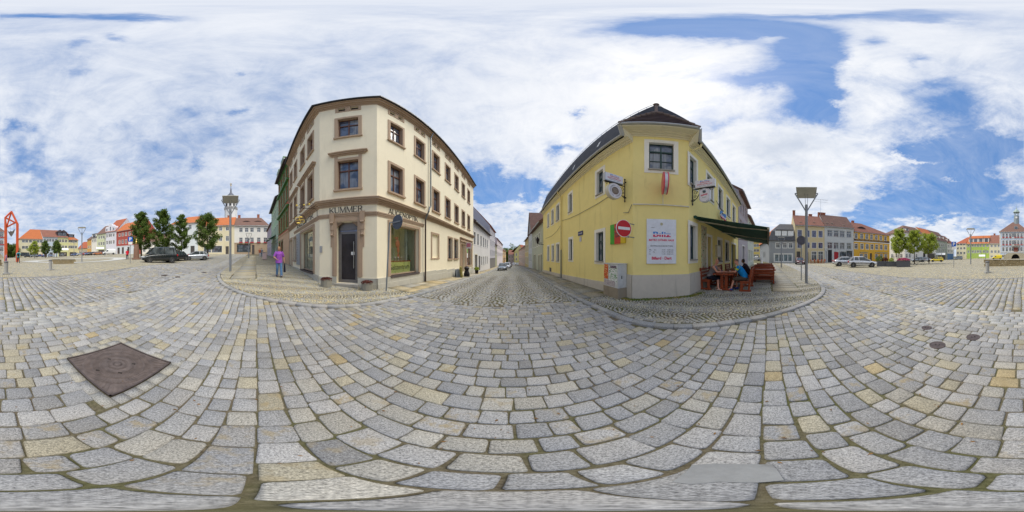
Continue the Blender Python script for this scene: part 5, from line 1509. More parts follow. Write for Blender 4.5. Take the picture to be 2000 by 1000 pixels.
house('low_white_house', 'low white house seen between the tree trunks', F, 10, 7.5, 11, PW('white_far', (.76, .74, .68)), T_BRN, 2.2,
  wins=[(-1000 - s, 1.1, 3.4, 5.0) for s in (1.5, 4, 6.5, 9)], doors=[])
# red house
F = Fac(P_(227.5, 78.5), P_(272, 67))
zr1 = F.z(245, 472)
REDP = PW('red_render', (.42, .10, .08), var=.12)
rh = house('red_house', 'red tiled house with white windows and a white shop floor beside the parking sign', F, 11, F.z(240, 450.5), F.z(240, 450.5) + 4.6, REDP, T_ORA, 2.6,
  wins=grid([233.5, 239.5, 246, 253, 260, 267], 1.15, [rowz(F, 240, 461, 455), rowz(F, 240, 475.5, 468.8)]), doors=[(229.5, 234, F.z(240, 483), {}), (238, 242, F.z(240, 483), {}), (249, 253, F.z(240, 483), {})],
  ground=(PW('white_blue', (.66, .70, .72)), F.z(240, 480.5)))
mb = MB(); fbox(mb, F, 0, F.L, F.z(240, 465.5), F.z(240, 462), 0, .5); mb.build('tiled_band', T_OLD, rh); rh.children[-1].matrix_parent_inverse = Matrix.Translation(-Vector(rh.location))
# white house with ornate gables
F = Fac(P_(206.6, 84.5), P_(227.3, 79))
V1w = PW('pale_lilac_white', (.66, .66, .72))
ze = F.z(216, 452.5)
v1 = house('ornate_gabled_house', 'white house with three curved dormer gables and a steep red roof above', F, 16, ze, ze + 7.6, V1w, T_RED, 1.6,
  wins=grid([209, 213.5, 217, 222], 1.15, [rowz(F, 216, 462.5, 457), rowz(F, 216, 476.5, 470)]), doors=[(209, 215, 5.0, {})])
for x, w, h in ((209, 2.0, 2.9), (216, 3.2, 4.0), (222.5, 2.0, 2.9)):
 s = F.s(x); mb = MB()
 pts = [F.pt(s - w / 2, ze - .1, .12)] + [F.pt(s + w / 2 * math.cos(math.pi - t) * (1 if t in (0, math.pi) else .95), ze + h * (.62 + .38 * math.sin(t)), .12) for t in [math.pi * k / 8 for k in range(9)]] + [F.pt(s + w / 2, ze - .1, .12)]
 mb.prism(pts, F.pt(0, 0, -2.5) - F.pt(0, 0, 0)); g = mb.build('dormer_gable', V1w, v1); g.matrix_parent_inverse = Matrix.Translation(-Vector(v1.location))
 mb = MB(); fbox(mb, F, s - .35, s + .35, ze + .6, ze + h * .62, .12, .15); mb.build('pane', G_, g)
# neighbours down the west side
F = Fac(P_(189.5, 90), P_(206.3, 84.6))
house('pale_yellow_green_house', 'pale yellow-green house with a brown roof between white houses', F, 12, F.z(198, 456.5), F.z(198, 456.5) + 5.2, PW('yellow_green_pale', (.56, .60, .40)), T_BRN, 1.4,
  wins=grid([193.5, 198, 202.5], 1.3, [rowz(F, 198, 466, 461), rowz(F, 198, 479, 473)]), doors=[(192, 203, F.z(198, 488), {})])
F = Fac(P_(178.7, 95), P_(189.3, 90.2))
v3 = house('white_flat_dormer_house', 'white house with a broad white roof dormer and brick chimneys', F, 12, F.z(184, 464), F.z(184, 464) + 4, PW('white_far', (.76, .74, .68)), T_DRK, 1.3,
  wins=grid([181, 184, 187], 1.1, [rowz(F, 184, 473, 468)]), doors=[], chim=[(186.5, 2.2, 1.6), (188, 2.0, 1.2)])
dormer(v3, F, 183.5, 4.5, F.z(184, 463.5), 2.0, T_DRK, PW('white_far', (.76, .74, .68)), 12, F.z(184, 464), F.z(184, 464) + 4)
F = Fac(P_(170.5, 99), P_(178.5, 95.2))
house('orange_yellow_house', 'narrow orange-yellow house at the end of the west row', F, 12, F.z(175, 467.5), F.z(175, 467.5) + 4, PW('orange_yellow', (.60, .36, .12)), T_BRN, 1.2,
  wins=grid([172.5, 176], 1.1, [rowz(F, 175, 485, 480)]), doors=[])
F = Fac(P_(152.5, 118), P_(171.5, 112))
fr = house('far_red_roofed_house', 'distant house with a double red roof over yellow walls', F, 12, F.z(162, 485), F.z(162, 471), PW('yellow_far', (.66, .55, .30)), T_RED, 1.0,
  wins=grid([156, 160, 164, 168], 1.3, [rowz(F, 162, 494, 489)]), doors=[])
# --- south-west row
YS = -87
def sx(x): return YS * math.tan(R(azd(x)))
xs_ = [37.6, 83.5, 112.7, 133.4, 152.3]
Fs = [Fac((YS * math.tan(R(azd(a) + 180)), YS), (YS * math.tan(R(azd(b) + 180)), YS)) for a, b in zip(xs_[:-1], xs_[1:])]
F = Fs[0]; CR = PW('cream_light', (.78, .72, .50))
sw1 = house('cream_hipped_house', 'cream house with a hipped orange roof at the left end of the far row', F, 12, F.z(60, 466.6), F.z(70, 445), CR, T_ORA, 1.0,
  wins=grid([45.8, 52.1, 59.6, 67, 74.3, 80.5], 1.5, [rowz(F, 60, 473.6, 468.6), rowz(F, 60, 486, 480.6)]) + [(49, 4.6, 1.6, F.z(49, 493), dict(nx=3, tr=None, fm=DARKW, sur=None))], doors=[(58, 64, F.z(60, 493.5), {}), (69, 75, F.z(60, 493.5), {})], hl=7)
mb = MB(); fbox(mb, F, 0, F.L, F.z(60, 477), F.z(60, 476.2), 0, .12); fbox(mb, F, 0, F.L, F.z(60, 490), F.z(60, 489.2), 0, .12); mb.build('string_course', GREYST, sw1)
sw1.children[-1].matrix_parent_inverse = Matrix.Translation(-Vector(sw1.location))
F = Fs[1]
sw2 = house('pale_blue_house', 'pale blue house with a dull red roof behind the middle trees', F, 12, F.z(98, 463), F.z(98, 446.3), PW('pale_blue', (.56, .65, .74)), T_OLD, 1.0,
  wins=grid([87.6, 93.3, 98.4, 103.8, 109.6], 1.3, [rowz(F, 98, 472, 466.5), rowz(F, 98, 486, 480.5)]), doors=[(86, 92, F.z(98, 493), {}), (97, 103, F.z(98, 493), {})])
F = Fs[2]; YG = PW('yellow_lime_pale', (.70, .70, .36))
sw3 = house('lime_yellow_house', 'pale lime yellow house with a pair of dark dormers', F, 12, F.z(123, 463.5), F.z(123, 447.5), YG, T_OLD, 1.0,
  wins=grid([117.6, 123.2, 129], 1.4, [rowz(F, 123, 473, 467.8), rowz(F, 123, 484.3, 479.7)]), doors=[(115, 131, F.z(123, 492.5), {})])
for x in (118.8, 126): dormer(sw3, F, x, 4.0, F.z(123, 461.5), 2.4, T_DRK, T_DRK, 12, F.z(123, 463.5), F.z(123, 447.5), hipped=True)
F = Fs[3]
sw4 = house('yellow_hipped_house', 'pale yellow house with a low orange hipped roof, right end of the far row', F, 12, F.z(143, 468.5), F.z(128, 449) , PW('yellow_pale', (.74, .68, .38)), T_ORA, 1.0,
  wins=grid([135.7, 140, 144, 148.5], 1.3, [rowz(F, 143, 473.5, 469.2), rowz(F, 143, 485, 480)]), doors=[(136, 149, F.z(143, 492.5), {})], hr=9)
dormer(sw4, F, 141, 4.2, F.z(143, 464), 2.0, T_DRK, T_DRK, 12, F.z(143, 468.5), F.z(128, 449))
# --- town hall
F = Fac((12.05, -80), (-2.2, -80))
TB = PW('town_hall_blue', (.50, .58, .72), var=.06)
ze = F.z(1984, 452.6); xr = F.s(1984)
th = house('town_hall', 'pale blue town hall with a roof turret, red window boxes and an arched double stair', F, 14, ze, ze + 6.2, TB, T_BRN, .2,
  wins=[(x, 1.05, *r_) for r_ in (rowz(F, 1984, 463.5, 456), rowz(F, 1984, 477.8, 469.5), rowz(F, 1984, 491, 483)) for x in (1959.8, 1966.5, 1973.2, 1978.4, 1983.3, 1988.8, 1995.2, 2001.5, 2006)] + [(x, 1.3, 1.0, 2.2) for x in (1960, 1966.5, 2001.5, 2006)],
  hl=6, hr=6, sur=PW('white_trim', (.7, .7, .7)), sw=.16, doors=[])
mb = MB()
for y in (465.5, 479.5, 493): fbox(mb, F, 0, F.L, F.z(1984, y), F.z(1984, y) + .2, 0, .14)
for s in (0, F.L - .5): fbox(mb, F, s, s + .5, .5, ze - .3, 0, .1)
mb.build('string_course', WHITEST, th)
for y in (464.2, 478.4):
 for x in (1959.8, 1966.5, 1973.2, 1983.3, 1988.8, 1995.2, 2001.5, 2006): mb = MB(); s = F.s(x); fbox(mb, F, s - .55, s + .55, F.z(1984, y) - .05, F.z(1984, y) + .35, .14, .4); mb.build('flower_box', paint('red_flowers', (.42, .05, .06), .8, var=.5, scale=3), th)
s = xr
mb = MB(); fbox(mb, F, s - 1.0, s + 1.0, F.z(1984, 493), F.z(1984, 483), -.06, .06); mb.build('door', wood('town_door', (.18, .04, .03), (.25, .06, .04)), th)
mb = MB(); fbox(mb, F, s - 2, s + 2, F.z(1984, 481), F.z(1984, 480), 0, 1.2)
for k in range(13): fbox(mb, F, s - 2 + k * .33, s - 1.96 + k * .33, F.z(1984, 480), F.z(1984, 477.3), 1.1, 1.18)
fbox(mb, F, s - 2, s + 2, F.z(1984, 477.5), F.z(1984, 477), 1.08, 1.2); mb.build('balcony', GREYST, th)
# stair with arch
mb = MB(); z1 = F.z(1984, 494.5); z0 = .3; n = 14; O0, O1 = .1, 3.2
arch = [F.pt(s + 2.0 * math.cos(math.pi * k / n), z0 + 2.3 * math.sin(math.pi * k / n), O1) for k in range(n + 1)]
outl = [F.pt(s + 5.6 * math.cos(math.pi * k / n), z0 + min(z1 - z0, 5.2 * math.sin(math.pi * k / n) * .75), O1) for k in range(n + 1)]
off = F.pt(0, 0, O0) - F.pt(0, 0, O1)
for k in range(n): mb.hexa([arch[k], arch[k + 1], outl[k + 1], outl[k], arch[k] + off, arch[k + 1] + off, outl[k + 1] + off, outl[k] + off])
mb.build('arched_stair', plaster('sandstone', (.42, .38, .28), .12, .3), th)
mb = MB()
for k in range(n): mb.tube(outl[k] + Vector((0, 0, .9)), outl[k + 1] + Vector((0, 0, .9)), .07); mb.tube(outl[k], outl[k] + Vector((0, 0, .9)), .05)
mb.build('stair_balustrade', plaster('sandstone', (.42, .38, .28), .12, .3), th)
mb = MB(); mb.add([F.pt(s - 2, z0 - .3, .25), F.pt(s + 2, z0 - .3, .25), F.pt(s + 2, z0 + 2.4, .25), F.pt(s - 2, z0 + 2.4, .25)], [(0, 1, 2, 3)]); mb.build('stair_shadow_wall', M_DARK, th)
c = F.pt(s, 0, -7); zt_ = ze + 5.6
TW = paint('turret_slate', (.25, .30, .32), .6)
mb = MB(); mb.lathe([(1.5, zt_ - 1), (1.4, zt_ + 4.2)], 8, (c.x, c.y, 0)); tw = mb.build('turret', TW, th)
mb = MB()
for k in range(8): a = k * math.pi / 4 + .39; mb.tube((c.x + 1.25 * math.cos(a), c.y + 1.25 * math.sin(a), zt_ + 4.2), (c.x + 1.25 * math.cos(a), c.y + 1.25 * math.sin(a), zt_ + 6), .14)
mb.lathe([(1.75, zt_ + 6), (1.85, zt_ + 6.15), (1.6, zt_ + 6.7), (1.1, zt_ + 7.5), (.4, zt_ + 8), (.2, zt_ + 8.4), (.25, zt_ + 8.8), (.08, zt_ + 9.2), (.03, zt_ + 11)], 8, (c.x, c.y, 0))
mb.build('turret_cap', paint('patina', (.30, .38, .36), .6), tw)
mb = MB(); q = F.pt(s, zt_ + 3, -5.55); mb.lathe([(.55, 0), (.55, .06)], 16, q, ax=(0, 1, 0)); mb.build('clock_face', WHITEP, tw)
mb = MB(); q = F.pt(s, ze + 2.2, -1.6); mb.lathe([(.95, -1.6), (.95, .2)], 14, q, ax=(0, 1, 0)); od = mb.build('oval_dormer', TW, th)
mb = MB(); mb.lathe([(.7, .2), (.7, .24)], 14, q, ax=(0, 1, 0)); mb.build('pane', G_, od)
fix(th)
# --- south row
YS2 = -100
def FS(a, b): return Fac((YS2 * math.tan(R(azd(a) - 180)), YS2), (YS2 * math.tan(R(azd(b) - 180)), YS2))
F = FS(1867.7, 1887.8)
s1 = house('cream_end_house', 'cream house with a red hipped roof at the left end of the south row', F, 11, F.z(1880, 475.5), F.z(1885, 462), CR, T_RED, .0,
  wins=grid([1870.8, 1877, 1883.4], 1.3, [rowz(F, 1877, 479, 475.8 + .2), rowz(F, 1877, 487, 483), rowz(F, 1877, 496.5, 492)]), doors=[], hl=6)
F = FS(1888, 1917.2); LG = PW('lime_green', (.42, .56, .14))
s2 = house('lime_green_house', 'lime green house with four dormers in an orange roof', F, 11, F.z(1905, 476), F.z(1905, 459), LG, T_ORA, .0,
  wins=grid([1891.5, 1900, 1905, 1910, 1915], 1.2, [rowz(F, 1905, 482, 477.5), rowz(F, 1905, 494, 489)]), doors=[], pane=CREAMG)
for x in (1896, 1905, 1915): dormer(s2, F, x, 3.2, F.z(1905, 473.5), 2.6, T_OLD, WHITEST, 11, F.z(1905, 476), F.z(1905, 459))
F = FS(1917.4, 1931.8)
s3 = house('bright_lime_house', 'brighter lime house with one white dormer next to the cream house', F, 11, F.z(1905, 476), F.z(1905, 459), PW('lime_bright', (.46, .62, .12)), T_ORA, .0,
  wins=grid([1921.5, 1928.5], 1.4, [rowz(F, 1925, 482, 477.5), rowz(F, 1925, 494, 489)]), doors=[], pane=CREAMG)
dormer(s3, F, 1926, 3.4, F.z(1926, 473.5), 2.8, T_OLD, WHITEST, 11, F.z(1905, 476), F.z(1905, 459))
F = FS(1932, 1955)
house('cream_house_by_town_hall', 'cream house with a plain dark red roof beside the town hall', F, 11, F.z(1940, 475.5), F.z(1940, 457.5), CR, T_OLD, .0,
  wins=grid([1937, 1944, 1951], 1.4, [rowz(F, 1944, 482.5, 478), rowz(F, 1944, 494, 489), rowz(F, 1944, 503, 499.3)]), doors=[], chim=[(1939, 1.2, 1.2)], pane=CREAMG)
# --- east side
XE = 42.0
def FE(a, b, x=XE): return Fac((x, x / math.tan(R(azd(a)))), (x, x / math.tan(R(azd(b)))))
# slate corner house, skewed plan
def slate_house():
 A_, B_, C_, D_ = (62, 3.1), (41.5, -.3), (41.5, -6.95), (62, -6.95)
 Fn = Fac(A_, B_, out=(45, 20)); Fw = Fac(B_, C_)
 root = empty('slate_corner_house', (41.5, -.3, -.1), 0, 'grey corner house with a slate mansard roof, three dormer windows and a glass shopfront', 'building')
 ze, zr = 5.65, 10.9; zb = -1.2
 GW_ = PW('grey_render', (.33, .34, .35)); ops = []; wl = []
 for x in (1519.5, 1533, 1544.3): s = Fw.s(x); ops.append((s - .5, s + .5, Fw.z(1533, 484), Fw.z(1533, 474.8))); wl.append(ops[-1])
 shop = (Fw.s(1512.5), Fw.s(1547.5), .25, Fw.z(1530, 496)); ops.append(shop)
 mb = MB(); wall(mb, Fw, 0, Fw.L, zb, ze, ops, .2)
 on = [(x, x + .8, 1.3, 3.0) for x in (9, 11, 13)]
 wall(mb, Fn, 0, Fn.L, zb, ze, on, .2); mb.add([(*C_, zb), (*D_, zb), (*D_, ze), (*C_, ze)], [(0, 1, 2, 3)]); mb.add([(*D_, zb), (*A_, zb), (*A_, ze), (*D_, ze)], [(0, 1, 2, 3)])
 mb.build('wall', GW_, root)
 for o in wl: window(Fw, root, *o, WHITEP, depth=.12, sur=WHITEST, sw=.16)
 for o in on: window(Fn, root, *o, DARKW, depth=.12, nx=1, tr=None)
 w = window(Fw, root, *shop, WHITEP, depth=.1, nx=4, tr=None, bw=.16, sur=WHITEST, sw=.2, name='shopfront', pane=glass('shop_blue_glass', (.08, .11, .12), .05))
 mb = MB(); t = .0
 e = [(61.9, 3.6), (41.1, -.05), (41.1, -7.0), (62, -7.0)]
 m1 = [(61.9, 2.6), (42.6, -.9), (42.6, -6.95), (62, -6.95)]
 zz = 8.3
 rg = [(46.2, -3.3), (60, -2)]
 mb.add([(*e[1], ze), (*e[2], ze), (*m1[2], zz), (*m1[1], zz), (*rg[0], zr), (46.2, -6.95, zr), (*e[3], ze), (60, -6.95, zr)], [(0, 1, 2, 3), (3, 2, 5, 4), (1, 6, 7, 5, 2)])
 mb.build('slate_roof', T_SLT, root)
 mb = MB(); mb.add([(*e[0], ze), (*e[1], ze), (*m1[1], zz), (*m1[0], zz), (*rg[0], zr), (*rg[1], zr), (60, -6.95, zr), (46.2, -6.95, zr), (*e[3], ze)], [(0, 1, 2, 3), (3, 2, 4, 5), (4, 7, 6, 5), (0, 3, 5, 6, 8)])
 mb.build('tiled_roof', T_ORA, root)
 mb = MB(); a, b = Fw.s(1517), Fw.s(1548); fbox(mb, Fw, a, b, 6.7, 8.4, -3.2, -.15); o = mb.build('dormer', GW_, root)
 mb = MB(); fbox(mb, Fw, a - .15, b + .15, 8.4, 8.52, -3.2, .1); mb.build('dormer_roof', T_SLT, o)
 for x in (1520.5, 1532, 1543.5):
  s = Fw.s(x); mb = MB(); fbox(mb, Fw, s - .85, s + .85, 6.95, 8.2, -.15, -.08); w = mb.build('dormer_window', WHITEP, o)
  mb = MB(); fbox(mb, Fw, s - .72, s - .06, 7.05, 8.1, -.1, -.06); fbox(mb, Fw, s + .06, s + .72, 7.05, 8.1, -.1, -.06); mb.build('pane', G_, w) if False else None
 fix(root)
slate_house()
F = FE(1552.8, 1610.2); F2_ = F
ze, zr = F.z(1590, 441), F.z(1570, 418) + .6
h2 = house('cream_restaurant_house', 'cream house with blue-paned upper windows and a red painted restaurant front', F, 9, ze, zr, PW('cream_old', (.64, .54, .33), dirt=.25), T_OLD, -.15,
  wins=[(x, 1.15, *rowz(F, 1590, 463, 450.5), dict(pane=glass('blue_glass', (.05, .06, .12), .08), fm=paint('blue_frame', (.12, .13, .22), .5))) for x in (1562, 1577, 1590, 1602.7)]
  + [(x, 1.2, *rowz(F, 1590, 484.5, 473.8), dict(pane=glass('blue_glass', (.05, .06, .12), .08), fm=paint('blue_frame', (.12, .13, .22), .5))) for x in (1562, 1577, 1590, 1602.7)]
  + [(x, 1.35, .5, 2.9) for x in (1590, 1603)], doors=[(1556, 1563, 2.9, {}), (1573.5, 1579, 2.7, {})], chim=[(1592, .7, 1.0), (1556, 1.6, .7)])
mb = MB()
for (a, b) in ((1581.2, 1586.5), (1594.7, 1599), (1607.2, 1610)): fbox(mb, F, F.s(a), F.s(b), .0, 3.0, 0, .05)
fbox(mb, F, F.s(1581.5), F.s(1598.5), 3.3, 4.1, 0, .08); mb.build('painted_front', paint('salmon_red', (.50, .14, .09), .7, var=.3, scale=1.5), h2); h2.children[-1].matrix_parent_inverse = Matrix.Translation(-Vector(h2.location))
for x in (1565, 1591.5): skylight(h2, F, x, F.z(x, 434), ze, zr, 4.5)
mb = MB(); s = .15; fbox(mb, F, -.45, .05, zr - 4, zr + 1.3, -3.9, -3.2); mb.build('side_chimney', plaster('dark_chimney', (.16, .13, .11)), h2); h2.children[-1].matrix_parent_inverse = Matrix.Translation(-Vector(h2.location))
F = FE(1610.4, 1667.3);
h3 = house('grey_arched_shop_house', 'grey white house with an open black archway and a red arched shop door', F, 9, F.z(1640, 443.8), F.z(1640, 420) + .7, PW('grey_white', (.56, .58, .58), dirt=.2), T_BRN, -.15,
  wins=[(x, 1.35, *rowz(F, 1640, 462.5, 450.8)) for x in (1621, 1633.3, 1645, 1658.2)] + [(x, 1.35, *rowz(F, 1640, 486, 474.3)) for x in (1621, 1633.3, 1645, 1658.2)] + [(1646.5, 2.1, .7, 3.0, dict(nx=1, tr=None, fm=BROWNW)), (1658.8, 1.9, .9, 3.2, dict(nx=2, tr=None, fm=BROWNW))],
  doors=[(1617, 1625, 3.4, dict(m=M_DARK, handle=False)), (1629, 1638, 2.9, dict(m=paint('red_door', (.42, .02, .03), .5)))], chim=[(1612, .8, 1.6), (1621, .8, .8)], sur=PW('grey_trim', (.42, .44, .45)), sw=.14)
font_text('Antik & Trödel', .55, wall_frame(F, F.s(1643), F.z(1643, 491.3), .03), h3, WHITEP, xs=.95);
for x in (1616.5, 1627, 1649): skylight(h3, F, x, F.z(x, 436 if x < 1640 else 440), F.z(1640, 443.8), F.z(1640, 420) + .7, 4.5)
fix(h3)
# roof antenna
mb = MB(); p = F.pt(F.s(1613), 0, -4.5); mb.tube((p.x, p.y, 13), (p.x, p.y, 19.5), .04, n=6)
for zz in (19.4, 18.6): mb.tube(F.pt(F.s(1613) - 2.2, zz, -4.5), F.pt(F.s(1613) + 2.4, zz, -4.5), .03, n=5)
for k in range(9): s = F.s(1613) - 2 + k * .5; mb.tube(F.pt(s, 19.4, -4.9), F.pt(s, 19.4, -4.1), .02, n=4)
tag(mb.build('roof_antenna', STEEL), 'tall comb-shaped television antenna above the brown roofs', 'antenna')
F = Fac((42.5, 42.5 / math.tan(R(azd(1667.5)))), (43.2, 43.2 / math.tan(R(azd(1737.3)))))
GOLD = PW('hotel_yellow', (.74, .43, .06), var=.06)
ze, zr = F.z(1700, 455.3), F.z(1672, 430.5) + .3
h4 = house('yellow_hotel', 'golden yellow hotel with a lettered dark band between two rows of windows', F, 10, ze, zr, GOLD, T_OLD, -.15,
  wins=[(x, 1.05, *rowz(F, 1700, 467.5, 458.3)) for x in (1672, 1683, 1693, 1702.3, 1711.5, 1720.5, 1729.5)] + [(x, 1.15, *rowz(F, 1700, 486.8, 477.3)) for x in (1672.3, 1683.5, 1693.8, 1703, 1712.3, 1721.3, 1730)] + [(x, 1.1, .8, 2.3) for x in (1682.5, 1691, 1712, 1721.5, 1730)],
  doors=[(1699, 1703, 2.6, {})], hr=9, chim=[(1684, .8, .8)])
mb = MB(); fbox(mb, F, 0, F.L, F.z(1700, 472.2), F.z(1700, 468.2), 0, .08); mb.build('name_band', paint('band_dark', (.10, .055, .035), .7), h4)
mb = MB(); fbox(mb, F, 0, F.L, F.z(1700, 474), F.z(1700, 472.4), 0, .12); mb.build('string_course', WHITEST, h4)
font_text('HOTEL GOLDENER ENGEL', .95, wall_frame(F, F.s(1702), F.z(1702, 470.2), .09), h4, paint('gold_ink', (.45, .30, .10), .5), xs=1.05, bold=.01)
for (a, b) in ((1679.5, 1694), (1709.5, 1733)): mb = MB(); fbox(mb, F, F.s(a), F.s(b), 2.75, 2.95, 0, .35); mb.build('canopy', plaster('awning_grey', (.35, .34, .25)), h4)
dormer(h4, F, 1688, 4.4, F.z(1688, 446.5), .8, T_OLD, T_OLD, 10, ze, zr, eyebrow=True)
fix(h4)
# white hipped house across the side street
A_, B_, C_ = (51.5, -47.6), (43.2, -48.1), (43.2, -62.6)
F = Fac(B_, C_)
ze = 11.2
h5 = house('white_hipped_house', 'big white corner house with a brown hipped roof behind the young trees', F, 13, ze, 15.6, PW('white_clean', (.78, .77, .73)), T_BRN, -.2,
  wins=grid([1771, 1777.5, 1784.5, 1791.5, 1798.5, 1804], 1.15, [(4.6, 6.2), (7.8, 9.4)]) + grid([1771, 1777, 1790], 1.1, [(1.0, 2.5)]), doors=[(1803, 1808, 3.2, dict(m=M_DARK, handle=False))], hl=6)
F_ = Fac(A_, B_, out=(45, -30))
for x in (1.5, 4.0, 6.5):
 for c_, d_ in ((1.0, 2.5), (4.6, 6.2), (7.8, 9.4)): window(F_, h5, x - .55, x + .55, c_, d_, WHITEP, depth=-.02, sur=WHITEST, sw=.12)
fix(h5)
dormer(h5, F, 1776, 1.6, 12.0, 1.2, T_BRN, WHITEST, 13, ze, 15.6); dormer(h5, F, 1798, 1.6, 12.0, 1.2, T_BRN, WHITEST, 13, ze, 15.6)
F = Fac((43.3, -62.8), (43.4, 43.4 / math.tan(R(azd(1828.5)))))
house('white_orange_roof_house', 'white house with an orange roof between the hipped house and the grey green one', F, 12, 10.8, 16, PW('white_far', (.76, .74, .68)), T_ORA, -.3,
  wins=grid([1813, 1818, 1823], 1.1, [(4.4, 6), (7.6, 9.2)]), doors=[(1811, 1826, 3.0, {})])
F = Fac((43.5, 43.5 / math.tan(R(azd(1828.8)))), (43.8, 43.8 / math.tan(R(azd(1850)))))
h6 = house('grey_green_house', 'grey green house with a row of dormers and a dark shop awning', F, 12, 10.1, 16, PW('grey_green_wall', (.38, .42, .35)), T_BRN, -.5,
  wins=grid([1831.5, 1835, 1839, 1843, 1847], 1.15, [(3.9, 5.6), (7.0, 8.7)]), doors=[(1832, 1847, 2.8, {})])
for x in (1833, 1841, 1848): dormer(h6, F, x, 1.8, 11.2, 1.6, T_BRN, WHITEST, 12, 10.1, 16)
F = Fac((43.9, 43.9 / math.tan(R(azd(1850.3)))), (44, 44 / math.tan(R(azd(1862)))))
h7 = house('white_blue_shop_house', 'white house with a bright blue shop floor at the end of the east row', F, 12, 9.5, 14.6, PW('white_far', (.76, .74, .68)), T_OLD, -.5,
  wins=grid([1852.5, 1855.5, 1859], 1.2, [(3.9, 5.6), (6.8, 8.4)]), doors=[], ground=(paint('shop_blue', (.10, .22, .45), .6), 3.0))
dormer(h7, F, 1856, 2.4, 10.6, 1.7, T_OLD, WHITEST, 12, 9.5, 14.6)
F = Fac(P_(1469, 80), P_(1483.5, 78), )
house('far_yellow_house', 'plain bright yellow house far down the side street under the awning', F, 9, 8.6, 10.4, PW('lemon', (.74, .58, .18)), T_OLD, -.4,
  wins=grid([1475, 1479.5], 1.5, [(6.2, 7.4), (3.8, 5.0), (1.2, 2.4)]), doors=[])
# --- neighbours east of the bistro
F = Fac((16.72, 3.05), (24.0, 3.0))
house('lilac_grey_house', 'lilac grey house with a brown roof and arched portal next to the bistro', F, 10, 9.0, 12.5, PW('lilac_grey', (.46, .42, .44)), T_BRN, .05,
  wins=[(-1000 - s, .95, a, b) for (a, b) in ((4.0, 5.8), (6.7, 8.2)) for s in (1.2, 3.0, 4.8, 6.4)], doors=[(1449.5, 1454, 2.9, dict(m=paint('grey_door', (.2, .2, .22), .5), sur=WHITEST))], sur=PW('pinkish_trim', (.5, .4, .4)), sw=.1, oh=.45)
F = Fac((24.05, 3.0), (33.5, 2.95))
house('pale_green_white_house', 'pale green and white house with a shop floor at the end of the bistro row', F, 10, 7.8, 11.5, PW('pale_green_white', (.60, .64, .54)), T_BRN, .05,
  wins=[(-1000 - s, 1.0, a, b) for (a, b) in ((3.8, 5.4), (6.0, 7.2)) for s in (1.4, 3.6, 5.8, 8)] + [(-1000 - s, 1.6, .8, 2.7) for s in (1.5, 4.5, 7.5)], doors=[], oh=.45)
# --- up the street, left
F = Fac((-5.7, 23.3), (-5.62, 41.2))
house('white_street_house', 'long low white house with grey windows in the narrow street after the cream house', F, 9, 7.0, 10.0, PW('white_street', (.68, .66, .64)), T_DRK, -1.0,
  wins=[(x, 1.0, 3.5, 5.4, dict(fm=STEEL)) for x in (927, 933.5, 939.5, 944.2, 948, 951.6)] + [(x, .9, -.1, 1.6) for x in (940.5, 944.5, 948.5, 952)], doors=[(927.5, 932, 1.9, dict(sur=CREAMST)), (935, 938, 1.7, {})], oh=.5)
F = Fac((-5.62, 41.3), (-5.6, 54))
n2 = house('tall_white_gabled_house', 'tall white house whose grey gable wall rises above the low white house', F, 10, 9.6, 15.6, PW('grey_lilac_wall', (.50, .49, .53)), T_RED, -1.6,
  wins=[(-1000 - s, .9, a, b) for (a, b) in ((1.6, 3.4), (4.4, 6.2), (7, 8.6)) for s in (1.6, 4.2, 6.8, 9.4, 11.6)], doors=[], ground=(PW('dark_grey_base', (.2, .19, .18)), 1.0), rd=5)
mb = MB(); fbox(mb, F, 2.5, 7.5, 9.6, 12.2, -3, .25); mb.build('roof_bay', T_RED, n2); n2.children[-1].matrix_parent_inverse = Matrix.Translation(-Vector(n2.location))
F = Fac((-5.6, 54.1), (-5.6, 60.5))
house('olive_low_house', 'low olive house after the tall gabled one', F, 9, 5.6, 8.2, PW('olive', (.36, .36, .24)), T_BRN, -2, wins=[(-1000 - s, .9, 2.2, 3.8) for s in (1.4, 3.2, 5)], doors=[])
F = Fac((-5.6, 60.6), (-5.5, 96))
house('pink_white_long_house', 'long pinkish white house far up the street', F, 9, 8.2, 10.8, PW('pink_white', (.66, .60, .60)), T_OLD, -3, wins=[(-1000 - s, 1.0, a, b) for (a, b) in ((1.6, 3.2), (4.6, 6.2)) for s in range(2, 35, 3)], doors=[])
F = Fac((-5.5, 96.2), (-4.6, 122))
house('orange_far_house', 'orange yellow house at the far end of the street', F, 9, 5.2, 8.5, PW('orange_far', (.66, .45, .22)), T_OLD, -4, wins=[(-1000 - s, 1.0, a, b) for (a, b) in ((-1, .6), (2.2, 3.8)) for s in range(2, 25, 3)], doors=[])
# --- up the street, right
F = Fac((3.85, 31.0), (3.84, 20.05))
m1 = house('pale_green_street_house', 'pale grey green house with white door surrounds joined to the yellow house', F, 9, 6.15, 9.6, PW('grey_green_pale', (.50, .52, .40)), T_BRN, -.75,
  wins=[(x, .85, 3.2, 4.9, dict(sill=None)) for x in (1043, 1046, 1049.5, 1054, 1060)] , doors=[(1041.5, 1042.5, 1.8, {}), (1044, 1046.3, 1.9, dict(sur=CREAMST)), (1052, 1054, 1.8, dict(sur=CREAMST)), (1056.3, 1058.6, 1.9, dict(sur=CREAMST))], oh=.5)
F = Fac((3.8, 37.3), (3.84, 31.1))
root = house('brown_gabled_street_house', 'dark house turning its steep gable and big brown roof toward the square', F, 12, 6.4, 6.5, PW('grey_white', (.56, .58, .58), dirt=.2), T_BRN, -1.2,
  wins=[(-1000 - s, .9, a, b) for (a, b) in ((.6, 2.2), (3.2, 4.8)) for s in (1.3, 3.2, 5)], doors=[], noroof=True, gut=False)
mb = MB(); h = 3.1; q = lambda s, z, o: F.pt(s, z, o)
